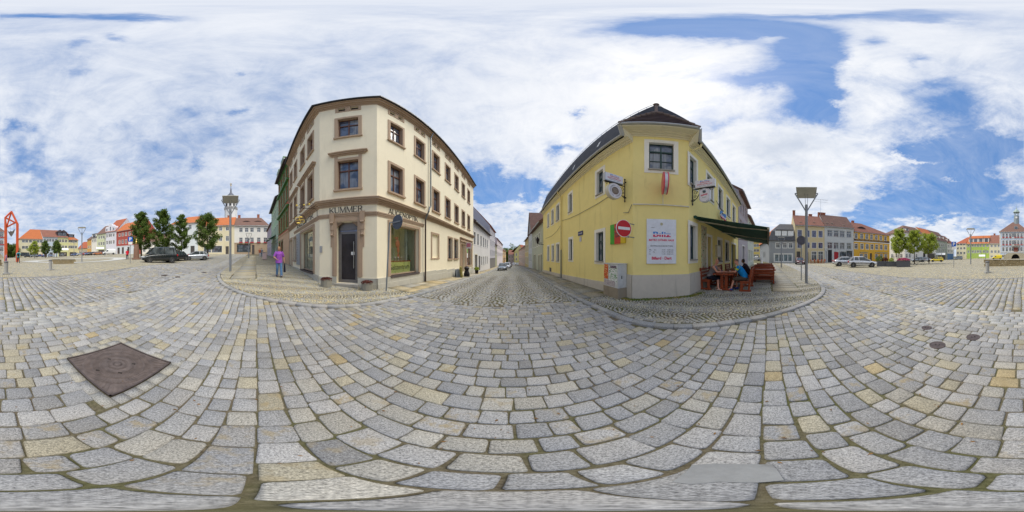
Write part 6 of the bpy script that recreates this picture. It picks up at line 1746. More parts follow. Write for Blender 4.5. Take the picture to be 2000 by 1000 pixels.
mb.add([q(-.3, 6.3, .25), q(F.L + .3, 6.3, .25), q(F.L / 2, 11.1, .25), q(-.3, 6.3, -12), q(F.L + .3, 6.3, -12), q(F.L / 2, 11.1, -12)], [(0, 2, 5, 3), (1, 4, 5, 2), (3, 5, 4), (0, 3, 4, 1)])
o = mb.build('roof', T_BRN, root); o.matrix_parent_inverse = Matrix.Translation(-Vector(root.location))
mb = MB(); mb.prism([q(0, 6.35, .05), q(F.L, 6.35, .05), q(F.L / 2, 10.7, .05)], F.pt(0, 0, -.2) - F.pt(0, 0, 0)); o = mb.build('gable', PW('grey_gable', (.30, .29, .28)), root); o.matrix_parent_inverse = Matrix.Translation(-Vector(root.location))
F = Fac((3.8, 47.5), (3.8, 37.5))
house('ochre_street_house', 'ochre yellow house beyond the brown gabled one', F, 9, 6.0, 9, PW('ochre', (.62, .50, .24)), T_BRN, -1.6, wins=[(-1000 - s, .9, a, b) for (a, b) in ((-.2, 1.4), (2.8, 4.4)) for s in (1.5, 4, 6.5, 8.7)], doors=[])
F = Fac((3.6, 86), (3.8, 47.7))
house('pink_street_house', 'long pink beige house under a red roof far up the street', F, 9, 4.6, 7.4, PW('pink_beige', (.58, .44, .36)), T_RED, -2.6, wins=[(-1000 - s, 1, a, b) for (a, b) in ((-.6, 1), (2, 3.5)) for s in range(2, 37, 3)], doors=[])
# gabled yellow house that closes the view
F = Fac((1.4, 99), (6.2, 97))
r = house('yellow_gable_end_house', 'yellow house whose pointed gable closes the view up the street', F, 12, 4.4, 4.5, PW('yellow_green_end', (.66, .62, .28)), T_RED, -3.4, wins=[(-1000 - s, .8, a, b) for (a, b) in ((-1, .5), (1.8, 3.3)) for s in (1.3, 3.6)], doors=[], noroof=True, gut=False)
mb = MB(); mb.add([F.pt(-2.2, 4.2, .2), F.pt(F.L + .2, 4.3, .2), F.pt(F.L * .7, 8.6, .2), F.pt(-2.2, 4.2, -12), F.pt(F.L + .2, 4.3, -12), F.pt(F.L * .7, 8.6, -12)], [(0, 2, 5, 3), (1, 4, 5, 2), (3, 5, 4), (0, 3, 4, 1)])
o = mb.build('roof', T_RED, r); o.matrix_parent_inverse = Matrix.Translation(-Vector(r.location))
mb = MB(); mb.prism([F.pt(0, 4.3, .35), F.pt(F.L, 4.3, .35), F.pt(F.L * .7, 8.3, .35)], F.pt(0, 0, -.3) - F.pt(0, 0, 0)); o = mb.build('gable', PW('yellow_green_end', (.66, .62, .28)), r); o.matrix_parent_inverse = Matrix.Translation(-Vector(r.location))
F = Fac((-2.4, 104), (1.2, 104))
house('lilac_end_house', 'small lilac house left of the yellow gable at the street end', F, 10, 2.6, 5.6, PW('lilac', (.48, .42, .50)), T_OLD, -4, wins=[(-1000 - s, .8, a, b) for (a, b) in ((-2, -.6), (.4, 1.8)) for s in (.9, 2.5)], doors=[])
# --- church tower beyond the west row
def church():
 c = spot(451, 112); root = empty('church_tower', (c.x, c.y, 2.2), 0, 'white church tower with a slate onion dome and gilt cross rising behind the west row', 'tower')
 g = lambda y: EYE + 112 * tel(y)
 WT = PW('white_tower', (.74, .74, .74)); SL = paint('dome_slate', (.10, .11, .14), .5)
 mb = MB(); mb.lathe([(4.4, 0 - 2), (4.4, g(410) - 2.2)], 8, (0, 0, 0), ax=None); o = mb.build('shaft', WT, root)
 mb = MB(); mb.lathe([(3.6, g(411) - 2.2), (3.6, g(391) - 2.2), (4.0, g(390) - 2.2)], 8); o2 = mb.build('octagon', WT, root)
 mb = MB()
 for k in range(8): a = k * math.pi / 4; mb.box((3.45 * math.cos(a), 3.45 * math.sin(a), g(399) - 2.2), (.4, 1.2, 4.4), rz=a)
 mb.build('belfry_opening', M_DARK, o2)
 mb = MB(); mb.lathe([(4.7, g(410) - 2.2), (4.9, g(409.5) - 2.2)], 8)
 n = 24
 for k in range(n): a = 2 * math.pi * k / n; mb.tube((4.7 * math.cos(a), 4.7 * math.sin(a), g(409.5) - 2.2), (4.7 * math.cos(a), 4.7 * math.sin(a), g(406.5) - 2.2), .06, n=5)
 mb.lathe([(4.65, g(406.8) - 2.2), (4.75, g(406.4) - 2.2)], 24); mb.build('gallery', WT, root)
 mb = MB(); mb.lathe([(4.1, g(390) - 2.2), (4.0, g(388) - 2.2), (3.4, g(385) - 2.2), (2.5, g(381.5) - 2.2), (1.4, g(379) - 2.2), (.7, g(376) - 2.2), (.45, g(370) - 2.2), (.1, g(363) - 2.2)], 12); mb.build('dome', SL, root, smooth=True)
 mb = MB(); mb.ell((0, 0, g(362.5) - 2.2), (.5, .5, .5)); mb.tube((0, 0, g(362) - 2.2), (0, 0, g(357.5) - 2.2), .12); mb.box((0, 0, g(359.5) - 2.2), (1.2, 1.2, .2)); mb.build('cross', paint('gilt', (.7, .5, .15), .3, 1), root)
church()
# ============================================================ STREET LAMPS, SIGNS, BOLLARDS
GALV = paint('lamp_grey', (.27, .29, .32), .5, .5)
PANEL = paint('lamp_panel', (.46, .45, .40), .5, .2)
def lamp_mesh():
 mb = MB(); mb.lathe([(.088, 0), (.088, .9), (.086, .92), (.084, 4.55), (.07, 4.57)], 16)
 pole = mb.v[:], mb.f[:]
 return pole
def big_lamp(loc, rz, label, group, sc=1.0, tilt=.12, h=5.6, ws=1.0):
 r = empty('street_lamp', loc, rz, label, 'street lamp', group); r.scale = (sc, sc, sc)
 mb = MB(); k = h - 1.05
 mb.lathe([(.10, 0), (.10, .02), (.085, .03), (.085, k), (.07, k + .02)], 16); mb.build('pole', GALV, r)
 mb = MB()
 w = .68 * ws
 for s in (-1, 1):
  mb.bar((s * .05, 0, k - .15), (s * w, 0, h - .05), .04, .07); mb.bar((s * (w + .01), 0, h - .03), (s * (w - .14), 0, h - .03), .04, .05)
 mb.build('fork', GALV, r)
 mb = MB()
 for s in (-1, 1): mb.tube((s * .04, 0, k), (s * .09, .0, h - .06), .014, n=6)
 mb.lathe([(.07, k), (.09, k + .06), (.09, k + .22), (.05, k + .26)], 12); mb.build('lamp_head', GALV, r)
 mb = MB(); m = Matrix.Rotation(tilt, 3, 'X')
 mb.box((0, 0, h), (1.18 * ws, 1.18 * ws, .035), rot=m); mb.box((0, 0, h + .03), (1.05 * ws, 1.05 * ws, .03), rot=m)
 mb.build('reflector_panel', PANEL, r, bevel=.006)
 return r
def ground_at(x, d, side=False):
 p = spot(x, d); return (p.x, p.y, tz(p.x, p.y) + (KERB_H if side else 0))
gl_ = 'tall lamps with tilted square reflector panels'
big_lamp(ground_at(1575, 9.7, True), R(-103), 'tall grey street lamp with square reflector beside the round grey sign', gl_, tilt=-.25)
big_lamp(ground_at(450, 12.3, True), R(99), 'tall grey street lamp standing in front of the church tower', gl_, tilt=-.2)
big_lamp(ground_at(160, 26.5), R(151 + 0), 'lone tall street lamp by the curved stone ring near the orange frame', gl_, tilt=.0)
big_lamp(ground_at(1896, 25.6), R(-161), 'tall street lamp on the open square left of the town hall', gl_, tilt=.0)
gs_ = 'smaller lamps further off'
for i, (x, d, h, lab) in enumerate(((486, 27.5, 4.2, 'slim smaller lamp on the pale slabs before the white house with eyebrow dormers'), (1526, 22.8, 4.2, 'slim lamp in front of the slate corner house'),
  (1614, 40, 3.7, 'slim lamp before the black archway of the grey house'), (67, 55, 4.6, 'distant slim lamp inside the leftmost small tree'), (144.5, 50, 5.6, 'distant slim lamp before the yellow hipped house'),
  (205, 52, 6.5, 'distant slim lamp with a wide flat head beside the white van'), (1839, 50, 5.4, 'distant slim lamp in front of the grey green house'), (1925, 60, 4.4, 'distant old lamp with a lantern head before the cream house'))):
 r = big_lamp(ground_at(x, d, x in (486, 1526)), R(-azd(x) + 8), lab, gs_, h=h, ws=.75 if x != 205 else 1.3)
BLUE = paint('sign_blue', (.01, .10, .50), .4); REDS = paint('sign_red', (.55, .015, .02), .35); SGREY = paint('sign_back', (.26, .29, .32), .5, .5)
def p_sign(x, d, label, hb=0):
 r = empty('parking_sign', ground_at(x, d), R(-azd(x)), label, 'parking sign')
 mb = MB(); mb.tube((0, 0, 0), (0, 0, 2.85), .03); mb.build('pole', GALV, r)
 mb = MB(); mb.box((0, -.04, 2.58), (.5, .02, .52)); pl = mb.build('sign_plate', BLUE, r)
 m = Matrix.Rotation(R(90), 4, 'X'); m.translation = (0, -.052, 2.56); font_text('P', .5, m, pl, WHITEP, bold=.012)
 mb = MB(); mb.box((0, -.04, 2.14), (.42, .02, .28)); mb.build('supplementary_plate', WHITEP, r)
 return r
p_sign(254.5, 17.6, 'blue parking sign with white P in front of the big left tree')
p_sign(1863, 17.9, 'blue parking sign with white P standing alone on the open square')
# round sign seen from behind at the optician's corner
pB = spot(754.4, 7.45); g = tz(pB.x, pB.y) + KERB_H
r = empty('road_sign', (pB.x, pB.y, g), 0, 'round road sign seen from behind on a bent grey pole at the shop corner', 'road sign')
top = spot(761, 7.35); zt_ = EYE + 7.35 * tel(438)
e = Vector((top.x - pB.x, top.y - pB.y, zt_ - g)); ctr = spot(776, 6.35); zc = EYE + 6.35 * tel(433.5); c = Vector((ctr.x - pB.x, ctr.y - pB.y, zc - g))
mb = MB(); mb.tube((0, 0, 0), e, .035, n=12); mb.tube(e, e + Vector((.05, -.03, .08)), .035); mb.tube(e + Vector((.05, -.03, .07)), c, .03); mb.build('pole', SGREY, r)
nrm = Vector((.17, .985, 0)).normalized()
mb = MB(); mb.lathe([(.30, -.01), (.30, .012), (.285, .018)], 28, c, ax=nrm); d_ = mb.build('sign_disc', paint('sign_back_blue', (.10, .12, .16), .5, .4), r)
mb = MB(); up = Vector((0, 0, 1)); sd_ = nrm.cross(up); mb.bar(c - sd_ * .22 - nrm * .03, c + sd_ * .22 - nrm * .03, .03, .05); mb.build('clamp', GALV, d_)
# round sign from behind, by the right-hand lamp
r = empty('road_sign', ground_at(1565, 10.9, True), R(-101), 'round grey back of a road sign on a slim pole by the big lamp', 'road sign')
mb = MB(); mb.tube((0, 0, 0), (0, 0, 3.0), .032); mb.build('pole', SGREY, r)
mb = MB(); mb.lathe([(.31, -.012), (.31, .012), (.29, .018)], 28, (0, -.05, 2.68), ax=(0, 1, 0)); mb.build('sign_disc', paint('sign_back_dark', (.10, .10, .13), .6), r)
# no-entry sign on the yellow house
pc = spot(1218.5, 5.7); z = EYE + 5.7 * tel(446)
r = empty('no_entry_sign', (pc.x, pc.y, z), 0, 'round red no-entry sign with a white bar on brackets at the yellow corner', 'road sign')
n_ = Vector((-.12, -1, 0)).normalized()
mb = MB(); mb.lathe([(.315, -.012), (.315, .008)], 32, ax=n_); mb.build('rim', WHITEP, r)
mb = MB(); mb.lathe([(.295, .009), (.295, .014)], 32, ax=n_); mb.build('disc', REDS, r)
mb = MB(); x_ = Vector((0, 0, 1)).cross(n_); mb.box(n_ * .018, (.48, .008, .10), rot=Matrix((x_, -n_, Vector((0, 0, 1)))).transposed()); mb.build('bar', WHITEP, r)
mb = MB()
for dz_ in (.22, -.28): mb.tube(Vector((0, .03, dz_)), Vector((YA.P1.x - pc.x + .02, .08, dz_)), .018)
mb.tube(Vector((.25, .05, -.32)), Vector((.25, .05, .27)), .018); mb.build('bracket', GALV, r)
# bollards
for i, (x, d, h, lab) in enumerate(((12, 11.4, .9, 'grey stone bollard in front of the left leg of the orange frame'), (98.5, 14.3, .92, 'grey stone bollard left of the low rubble wall'), (1928.5, 12.4, .9, 'nearest grey stone bollard, before the town hall stair'))):
 r = empty('bollard', ground_at(x, d), .3 * i, lab, 'bollard', 'stone bollards on the square')
 BS = plaster('bollard_stone', (.36, .36, .35), .12, .4)
 mb = MB(); mb.lathe([(.145, .06), (.14, h - .1), (.12, h - .1)], 20); mb.build('shaft', BS, r)
 mb = MB(); mb.lathe([(.16, h - .10), (.17, h - .05), (.15, h), (.05, h + .01)], 20); mb.build('cap', paint('bollard_cap', (.16, .16, .17), .6), r)
 mb = MB(); mb.box((0, 0, .04), (.46, .46, .10)); mb.build('base', BS, r, bevel=.01)
# orange steel frame with hanging sculpture
def sculpture():
 d = 28.0; c = spot(22, d); z0 = tz(c.x, c.y)
 r = empty('orange_steel_frame', (c.x, c.y, z0), R(-azd(22)), 'tall orange steel frame with pointed top rising over the square', 'sculpture')
 ORG = paint('orange_steel', (.62, .10, .03), .5, var=.05)
 k = .18 * math.pi / 180 * d
 X = lambda x: (x - 22) * k; Z = lambda y: EYE + d * tel(y) - z0
 A = Vector((X(11), -.6, 0)); B = Vector((X(12.2), 1.4, 0)); C_ = Vector((X(33.6), 0, 0))
 At = Vector((X(10.5), -.6, Z(426.5))); Bt = Vector((X(12.5), 1.4, Z(441))); Ct = Vector((X(34), 0, Z(437)))
 T = Vector((X(22.3), .3, Z(412.3)))
 def leg(a, b, w): mb = MB(); mb.bar(a, b, w, w); mb.build('leg', ORG, r, bevel=.02)
 A = At * 1.0; A.z = 0; A.x = X(10.5); leg(A, At, .33); B2 = Bt.copy(); B2.z = 0; leg(B2, Bt, .22); C2 = Ct.copy(); C2.z = 0; C2.x = X(33.6); leg(C2, Ct, .46)
 for a, b, w in ((At, T, .26), (Bt, T, .22), (Ct, T, .34), (At, Ct, .22), (Bt, Ct + Vector((-.3, 0, .25)), .22), (At, Bt, .2)): mb = MB(); mb.bar(a, b, w, w); mb.build('beam', ORG, r, bevel=.015)
 g = empty('hanging_sculpture', (c.x, c.y, z0), R(-azd(22)), 'grey metal wing-like shape hanging by cables inside the orange frame', 'sculpture')
 mb = MB(); q = [(14.2, 449), (17.5, 452.5), (20.5, 451), (24, 451.5), (27, 448.5), (29.5, 446.8), (28, 453), (24.5, 458.5), (22, 462), (18.5, 457.5)]
 mb.prism([(X(x), .2, Z(y)) for x, y in q], (0, .35, 0)); mb.build('wing', paint('bronze_grey', (.20, .19, .17), .5, .6, .4), g)
 mb = MB()
 for x, y in ((20.5, 451), (27, 448.5), (29, 447)): mb.tube((X(x), .35, Z(y)), (X(x), .35, Z(432 if x < 25 else 436)), .02, n=5)
 mb.build('cable', STEEL, g)
sculpture()
# low rubble walls on the square
def rubble(x0, x1, d, y_top, label, seed, depth=.5):
 rg = random.Random(seed); a, b = spot(x0, d), spot(x1, d); L = (b - a).length; u = (b - a).normalized(); n = Vector((-u.y, u.x))
 base = (a + b) / 2; zb = tz(base.x, base.y); zt_ = EYE + d * tel(y_top)
 r = empty('rubble_wall', (base.x, base.y, zb), 0, label, 'low wall', 'low rubble walls round the basin')
 m = plaster('rubble_stone', (.30, .24, .14), .3, .3, 3); mb = MB(); z = -.1; h = zt_ - zb
 while z < h - .05:
  hh = rg.uniform(.13, .2); s = -L / 2 + rg.uniform(-.2, 0)
  while s < L / 2:
   w = rg.uniform(.2, .5); c = u * (s + w / 2)
   mb.box((c.x + rg.uniform(-.02, .02), c.y, z + hh / 2), (w - .02, depth * rg.uniform(.92, 1.05), hh - .015), rz=math.atan2(u.y, u.x)); s += w
  z += hh
 mb.build('stones', m, r)
 mb = MB(); mb.box((0, 0, h + .02), (L + .1, depth + .08, .05), rz=math.atan2(u.y, u.x)); mb.build('coping', plaster('coping_stone', (.42, .39, .32), .1, .2), r)
rubble(104, 143, 20.5, 506.6, 'low rubble stone wall beside the curved pale ring by the tall lamp', 2)
rubble(1924, 2000, 18.5, 507.3, 'long low rubble stone wall in front of the town hall', 5)
# pale ring of the basin
def ring_sheet():
 c = spot(150, 31); V = []; F = []; n = 60
 for i in range(n + 1):
  a = 2 * math.pi * i / n
  for rr_ in (6.2, 8.6): x, y = c.x + rr_ * math.cos(a) * 1.2, c.y + rr_ * math.sin(a); V.append((x, y, tz(x, y) + .03))
 for i in range(n): F.append([2 * i, 2 * i + 1, 2 * i + 3, 2 * i + 2])
 raw_mesh('basin_ring_paving', np.array(V), [np.array(F)], plaster('ring_stone', (.50, .50, .47), .08, .2))
ring_sheet()
mb = MB(); q = [(spot(x, 19), y) for x, y in ()]
# pillar with a gilt figure
r = empty('stone_pillar', ground_at(266.5, 26.5), 0, 'round red-brown stone pillar with a small gilt figure under the left tree', 'monument')
mb = MB(); mb.lathe([(.75, 0), (.75, .16), (.5, .2), (.46, 1.6), (.36, 2.35), (.40, 2.45), (.2, 2.5)], 16); mb.build('column', plaster('red_sandstone', (.24, .14, .10), .15, .3), r)
mb = MB(); mb.lathe([(.16, 2.5), (.2, 2.8), (.1, 3.05), (.13, 3.2), (.04, 3.35)], 10); mb.build('figure', paint('gilt', (.7, .5, .15), .3, 1), r)
# planter boxes
PBX = paint('planter_grey', (.10, .105, .12), .6)
def leafy(name, c, r, n, mat, par, seed, size=.05, flat=.6):
 rg = random.Random(seed); V = []; F = []
 for _ in range(n):
  a = rg.uniform(0, 6.28); q = math.sqrt(rg.random()); h = rg.random() ** .7 * math.sqrt(1 - q * q * .8)
  p = Vector((c[0] + r[0] * q * math.cos(a), c[1] + r[1] * q * math.sin(a), c[2] + r[2] * h))
  t = Vector((rg.gauss(0, 1), rg.gauss(0, 1), rg.gauss(0, 1) + flat)).normalized(); x = t.orthogonal().normalized(); y = t.cross(x); s = size * rg.uniform(.6, 1.3); b = len(V)
  V += [tuple(p + x * s), tuple(p + y * s * .7), tuple(p - x * s), tuple(p - y * s * .7)]; F.append([b, b + 1, b + 2, b + 3])
 o = raw_mesh(name, np.array(V), [np.array(F)], mat, kind=None); o.parent = par; return o
def leaf_mat(name, c1, c2, tr=.25):
 if name in MATS: return MATS[name]
 m, t, p, oc = mat_base(name, .6, 0, .3)
 geo = t.new('ShaderNodeNewGeometry'); a = t.noise(oc, .9, 3, .6)
 k = t.m('ADD', t.m('MULTIPLY', geo.outputs['Random Per Island'], .6), t.m('MULTIPLY', t.rng(a, .35, .65), .4))
 t.put(p.inputs['Base Color'], t.mix(k, c1, c2))
 try: p.inputs['Transmission Weight'].default_value = 0
 except Exception: pass
 tl = t.new('ShaderNodeBsdfTranslucent'); t.put(tl.inputs[0], t.mix(k, c_mul(c1, 1.6), c_mul(c2, 1.8)))
 mx = t.new('ShaderNodeMixShader'); mx.inputs[0].default_value = tr
 t.l.new(p.outputs[0], mx.inputs[1]); t.l.new(tl.outputs[0], mx.inputs[2]); t.l.new(mx.outputs[0], m.node_tree.nodes['Material Output'].inputs[0])
 MATS[name] = m; return m
LF_D = leaf_mat('leaves_dark', (.04, .085, .015), (.155, .215, .04)); LF_L = leaf_mat('leaves_light', (.17, .25, .03), (.42, .46, .07)); LF_R = leaf_mat('petals_pink', (.30, .03, .10), (.55, .10, .22), .1)
LF_B = leaf_mat('succulent_red', (.07, .015, .015), (.20, .06, .04), .05); LF_Y = leaf_mat('petals_yellow', (.45, .30, .04), (.5, .4, .1), .1)
for i, (x0, x1, d, top, lab, kind) in enumerate(((1712.5, 1731, 24.5, 510, 'dark grey plant box with dark shrubs, next to the silver car', 0), (1731.5, 1751, 24.2, 511, 'middle dark grey plant box with a small green shrub', 1), (1751.5, 1777.5, 22.8, 509, 'largest dark grey plant box full of pink flowers', 2))):
 a, b = spot(x0, d), spot(x1, d); L = (b - a).length; c = (a + b) / 2; g = tz(c.x, c.y); h = EYE + d * tel(top) - g
 r = empty('plant_box', (c.x, c.y, g), math.atan2((b - a).y, (b - a).x), lab, 'planter', 'grey plant boxes by the young trees')
 mb = MB(); mb.box((0, 0, h / 2), (L, L * .9, h));
 for s in (-1, 1): mb.box((0, s * L * .45, h - .03), (L + .06, .06, .06)); mb.box((s * L * .5, 0, h - .03), (.06, L * .96, .06))
 mb.build('box', PBX, r, bevel=.01)
 if kind == 0: leafy('shrub', (-.3, 0, h - .1), (.6, .6, .95), 500, LF_D, r, 1, .07); leafy('shrub', (.5, 0, h - .1), (.5, .5, .7), 400, LF_B, r, 2, .07)
 if kind == 1: leafy('shrub', (0, 0, h - .1), (.4, .4, .7), 300, LF_L, r, 3, .07)
 if kind == 2: leafy('flowers', (0, 0, h - .1), (L * .5, L * .45, .5), 900, LF_R, r, 4, .07); leafy('shrub', (0, 0, h - .1), (L * .45, L * .4, .3), 500, LF_L, r, 5, .07)
# two concrete tubs by the optician's door
for i, (x, y, d, lab) in enumerate(((637.5, 556, 7.72, 'fluted concrete tub of dark red succulents left of the shop door'), (717, 566, 7.45, 'fluted concrete tub of reddish plants between shop door and sign pole'))):
 g = ground_at(x, d, True)
 r = empty('plant_tub', g, 0, lab, 'planter', 'concrete tubs by the shop door')
 CT = plaster('tub_concrete', (.38, .36, .30), .15, .5)
 mb = MB(); n = 44; mb.lathe([(.235, 0), (.25, .36), (.20, .36), (.19, .28), (.01, .28)], n)
 for k in range(22): a = 2 * math.pi * k / 22; mb.tube((.238 * math.cos(a), .238 * math.sin(a), 0), (.252 * math.cos(a), .252 * math.sin(a), .36), .016, n=5)
 mb.build('tub', CT, r)
 leafy('plants', (0, 0, .30), (.27, .27, .16), 700, LF_B, r, 7 + i, .028); leafy('greenery', (0, 0, .30), (.2, .2, .12), 160, LF_D, r, 9 + i, .025)
# ============================================================ TREES
BARK = plaster('bark', (.12, .09, .065), .25, .3, 4)
def tree(name, x, d, H, W, trunk, lean, mat, seed, label, n=5200, leaf=.12, group=None, cone=.55, tr=.14):
 rg = random.Random(seed); g = ground_at(x, d)
 r = empty(name, g, 0, label, 'tree', group)
 mb = MB(); pts = [Vector((0, 0, -.1))]
 for k in range(1, 7): pts.append(Vector((rg.uniform(-.06, .06) * k * .5, rg.uniform(-.06, .06) * k * .5, H * .86 * k / 6)))
 for k in range(6): mb.tube(pts[k], pts[k + 1], tr * (1 - k / 6.5), tr * (1 - (k + 1) / 6.5), 8)
 tips = []
 nb = 26
 for k in range(nb):
  f = (k + rg.random()) / nb; z = trunk + (H * .93 - trunk) * f
  wd = W / 2 * (min(1, (f + .12) / .3) ** .6) * (1 - max(0, f - .25) / .75 * cone) * rg.uniform(.62, 1.12); a = k * 2.4 + rg.uniform(-.4, .4)
  s = Vector((0, 0, z - wd * .25)); e = Vector((wd * math.cos(a), wd * math.sin(a), z + wd * .28)); m = s.lerp(e, .5) + Vector((0, 0, -.08 * wd))
  mb.tube(s, m, tr * .32, tr * .2, 5); mb.tube(m, e, tr * .2, tr * .06, 5); tips.append((m, wd)); tips.append((e, wd)); tips.append((s.lerp(e, .75), wd))
 tips += [(Vector((0, 0, H * .93)), .5), (Vector((.1, 0, H * .86)), .7), (Vector((0, .1, H * .8)), .8)]
 mb.build('trunk', BARK, r)
 V = []; F = []
 for _ in range(n):
  c, wd = tips[rg.randrange(len(tips))]
  s = .16 * W * rg.uniform(.6, 1.0); u = Vector((rg.gauss(0, 1), rg.gauss(0, 1), rg.gauss(0, 1))).normalized() * (rg.random() ** .45)
  p = c + Vector((u.x * s, u.y * s, u.z * s * .8))
  if p.z < trunk * .9: continue
  t = Vector((rg.gauss(0, 1), rg.gauss(0, 1), rg.gauss(0, 1) + .8)).normalized(); xx = t.orthogonal().normalized(); yy = t.cross(xx); q = leaf * rg.uniform(.6, 1.3); b = len(V)
  V += [tuple(p + xx * q), tuple(p + yy * q * .65), tuple(p - xx * q), tuple(p - yy * q * .65)]; F.append([b, b + 1, b + 2, b + 3])
 o = raw_mesh('crown', np.array(V), [np.array(F)], mat, kind=None); o.parent = r
 return r
gt = 'four big trees behind the parked cars'
tree('broadleaf_tree', 276, 28.5, 8.6, 4.5, 1.7, 0, LF_D, 11, 'leftmost big dark green tree, behind the parking sign', 12500, .11, gt, .62, .17)
tree('broadleaf_tree', 318, 28.5, 9.0, 4.7, 1.7, 0, LF_D, 12, 'big dark green tree directly above the black van, tallest of the four', 12500, .11, gt, .66, .17)
tree('broadleaf_tree', 354, 28.5, 8.2, 3.7, 1.6, 0, LF_D, 13, 'narrower pointed tree between the black van and the silver car', 9000, .11, gt, .75, .15)
tree('broadleaf_tree', 405.5, 28.0, 8.3, 4.9, 1.8, 0, LF_D, 14, 'rounded dark green tree behind the silver car, nearest the cream shop house', 12500, .11, gt, .6, .17)
gt = 'three young light green trees by the plant boxes'
tree('young_tree', 1756, 28.5, 6.3, 3.5, 2.0, 0, LF_L, 21, 'light green young tree rising from behind the plant boxes', 4200, .13, gt, .6, .10)
tree('young_tree', 1786, 28.5, 6.1, 3.4, 2.0, 0, LF_L, 22, 'middle light green young tree with a slim trunk beside bicycles', 4200, .13, gt, .6, .10)
tree('young_tree', 1814.5, 30, 5.6, 3.9, 2.0, 0, LF_L, 23, 'light green young tree nearest the yellow car', 4200, .13, gt, .6, .10)
gt = 'three clipped trees before the far pastel houses'
for i, (x, lab) in enumerate(((67.5, 'small pointed tree in front of the cream hipped house'), (88.5, 'small pointed tree in front of the pale blue house'), (110.5, 'small pointed tree between pale blue and lime yellow houses'))):
 tree('small_tree', x, 56, 6.0, 4.3, 1.5, 0, LF_D if i else LF_L, 31 + i, lab, 2600, .2, gt, .75, .12)
tree('dense_tree', 20.5, 84, 6.5, 9.5, .3, 0, LF_D, 41, 'dense dark bush-like tree seen through the orange frame', 3500, .38, None, .3, .2)
tree('dense_tree', 14, 88, 8.0, 5, .3, 0, LF_D, 42, 'dark narrow tree between the town hall and the dense bush', 2000, .38, None, .7, .2)
for i, (x, d, H, W_) in enumerate(((989, 145, 13, 9), (996, 170, 17, 16), (1012, 210, 24, 26), (984, 230, 22, 18))):
 tree('hill_tree', x, d, H, W_, 1, 0, LF_D, 50 + i, ['dark tree standing close where the street ends', 'bushy tree on the slope left of the street end', 'broad tree crowning the hill above the yellow gable', 'distant tree on the hill behind the orange far house'][i], 2500, .6, None, .3, .3)
tree('small_tree', 1925, 88, 5.5, 6, .4, 0, LF_D, 61, 'dark green shrub-like tree before the lime green house', 1800, .3, None, .3, .12) if False else None
# ============================================================ AWNING
def awning():
 A = Vector((6.15, 3.05, 3.42)); B = Vector((14.4, 3.05, 3.42)); C_ = Vector((14.4, -.05, 2.72)); D = Vector((6.25, -.05, 2.80))
 r = empty('awning', (10.2, 3.05, 3.42), 0, 'long dark green fabric awning pulled out over the bistro tables', 'awning'); o = Vector(r.location)
 GC = paint('awning_green', (.02, .085, .06), .85, var=.2)
 mb = MB(); t = Vector((0, 0, .015)); n = 14; rows_ = []
 for i in range(n + 1):
  f = i / n; p, q = A.lerp(B, f) - o, D.lerp(C_, f) - o; rows_.append([p.lerp(q, k / 6) - Vector((0, 0, .05 * math.sin(math.pi * k / 6))) for k in range(7)])
 for i in range(n):
  for k in range(6): a_, b_, c_, d_ = rows_[i][k], rows_[i + 1][k], rows_[i + 1][k + 1], rows_[i][k + 1]; mb.hexa([a_, b_, c_, d_, a_ + t, b_ + t, c_ + t, d_ + t])
 mb.build('canopy', GC, r)
 mb = MB(); D2, C2 = D - o, C_ - o
 for i in range(24):
  a, b = D2.lerp(C2, i / 24), D2.lerp(C2, (i + 1) / 24); z = Vector((0, 0, -.24 - .02 * (i % 2))); w = Vector((0, -.012, 0)); mb.hexa([a + z, b + z, b + z + w, a + z + w, a, b, b + w, a + w])
 mb.build('valance', GC, r)
 AL = paint('arm_cream', (.50, .46, .34), .5)
 mb = MB(); mb.bar(D2 + Vector((0, .03, -.03)), C2 + Vector((0, .03, -.03)), .08, .07); mb.build('front_bar', AL, r)
 mb = MB(); mb.tube(A - o + Vector((0, -.1, -.05)), B - o + Vector((0, -.1, -.05)), .07); mb.build('roller', GC, r)
 for x in (6.5, 10.2, 13.9):
  s = Vector((x, 3.0, 3.25)) - o; m = Vector((x + .75, 1.4, 3.0)) - o; e = Vector((x + .1, .0, 2.74)) - o
  mb = MB(); mb.bar(s, m, .06, .05); mb.bar(m, e, .05, .04); mb.build('folding_arm', AL, r)
awning()
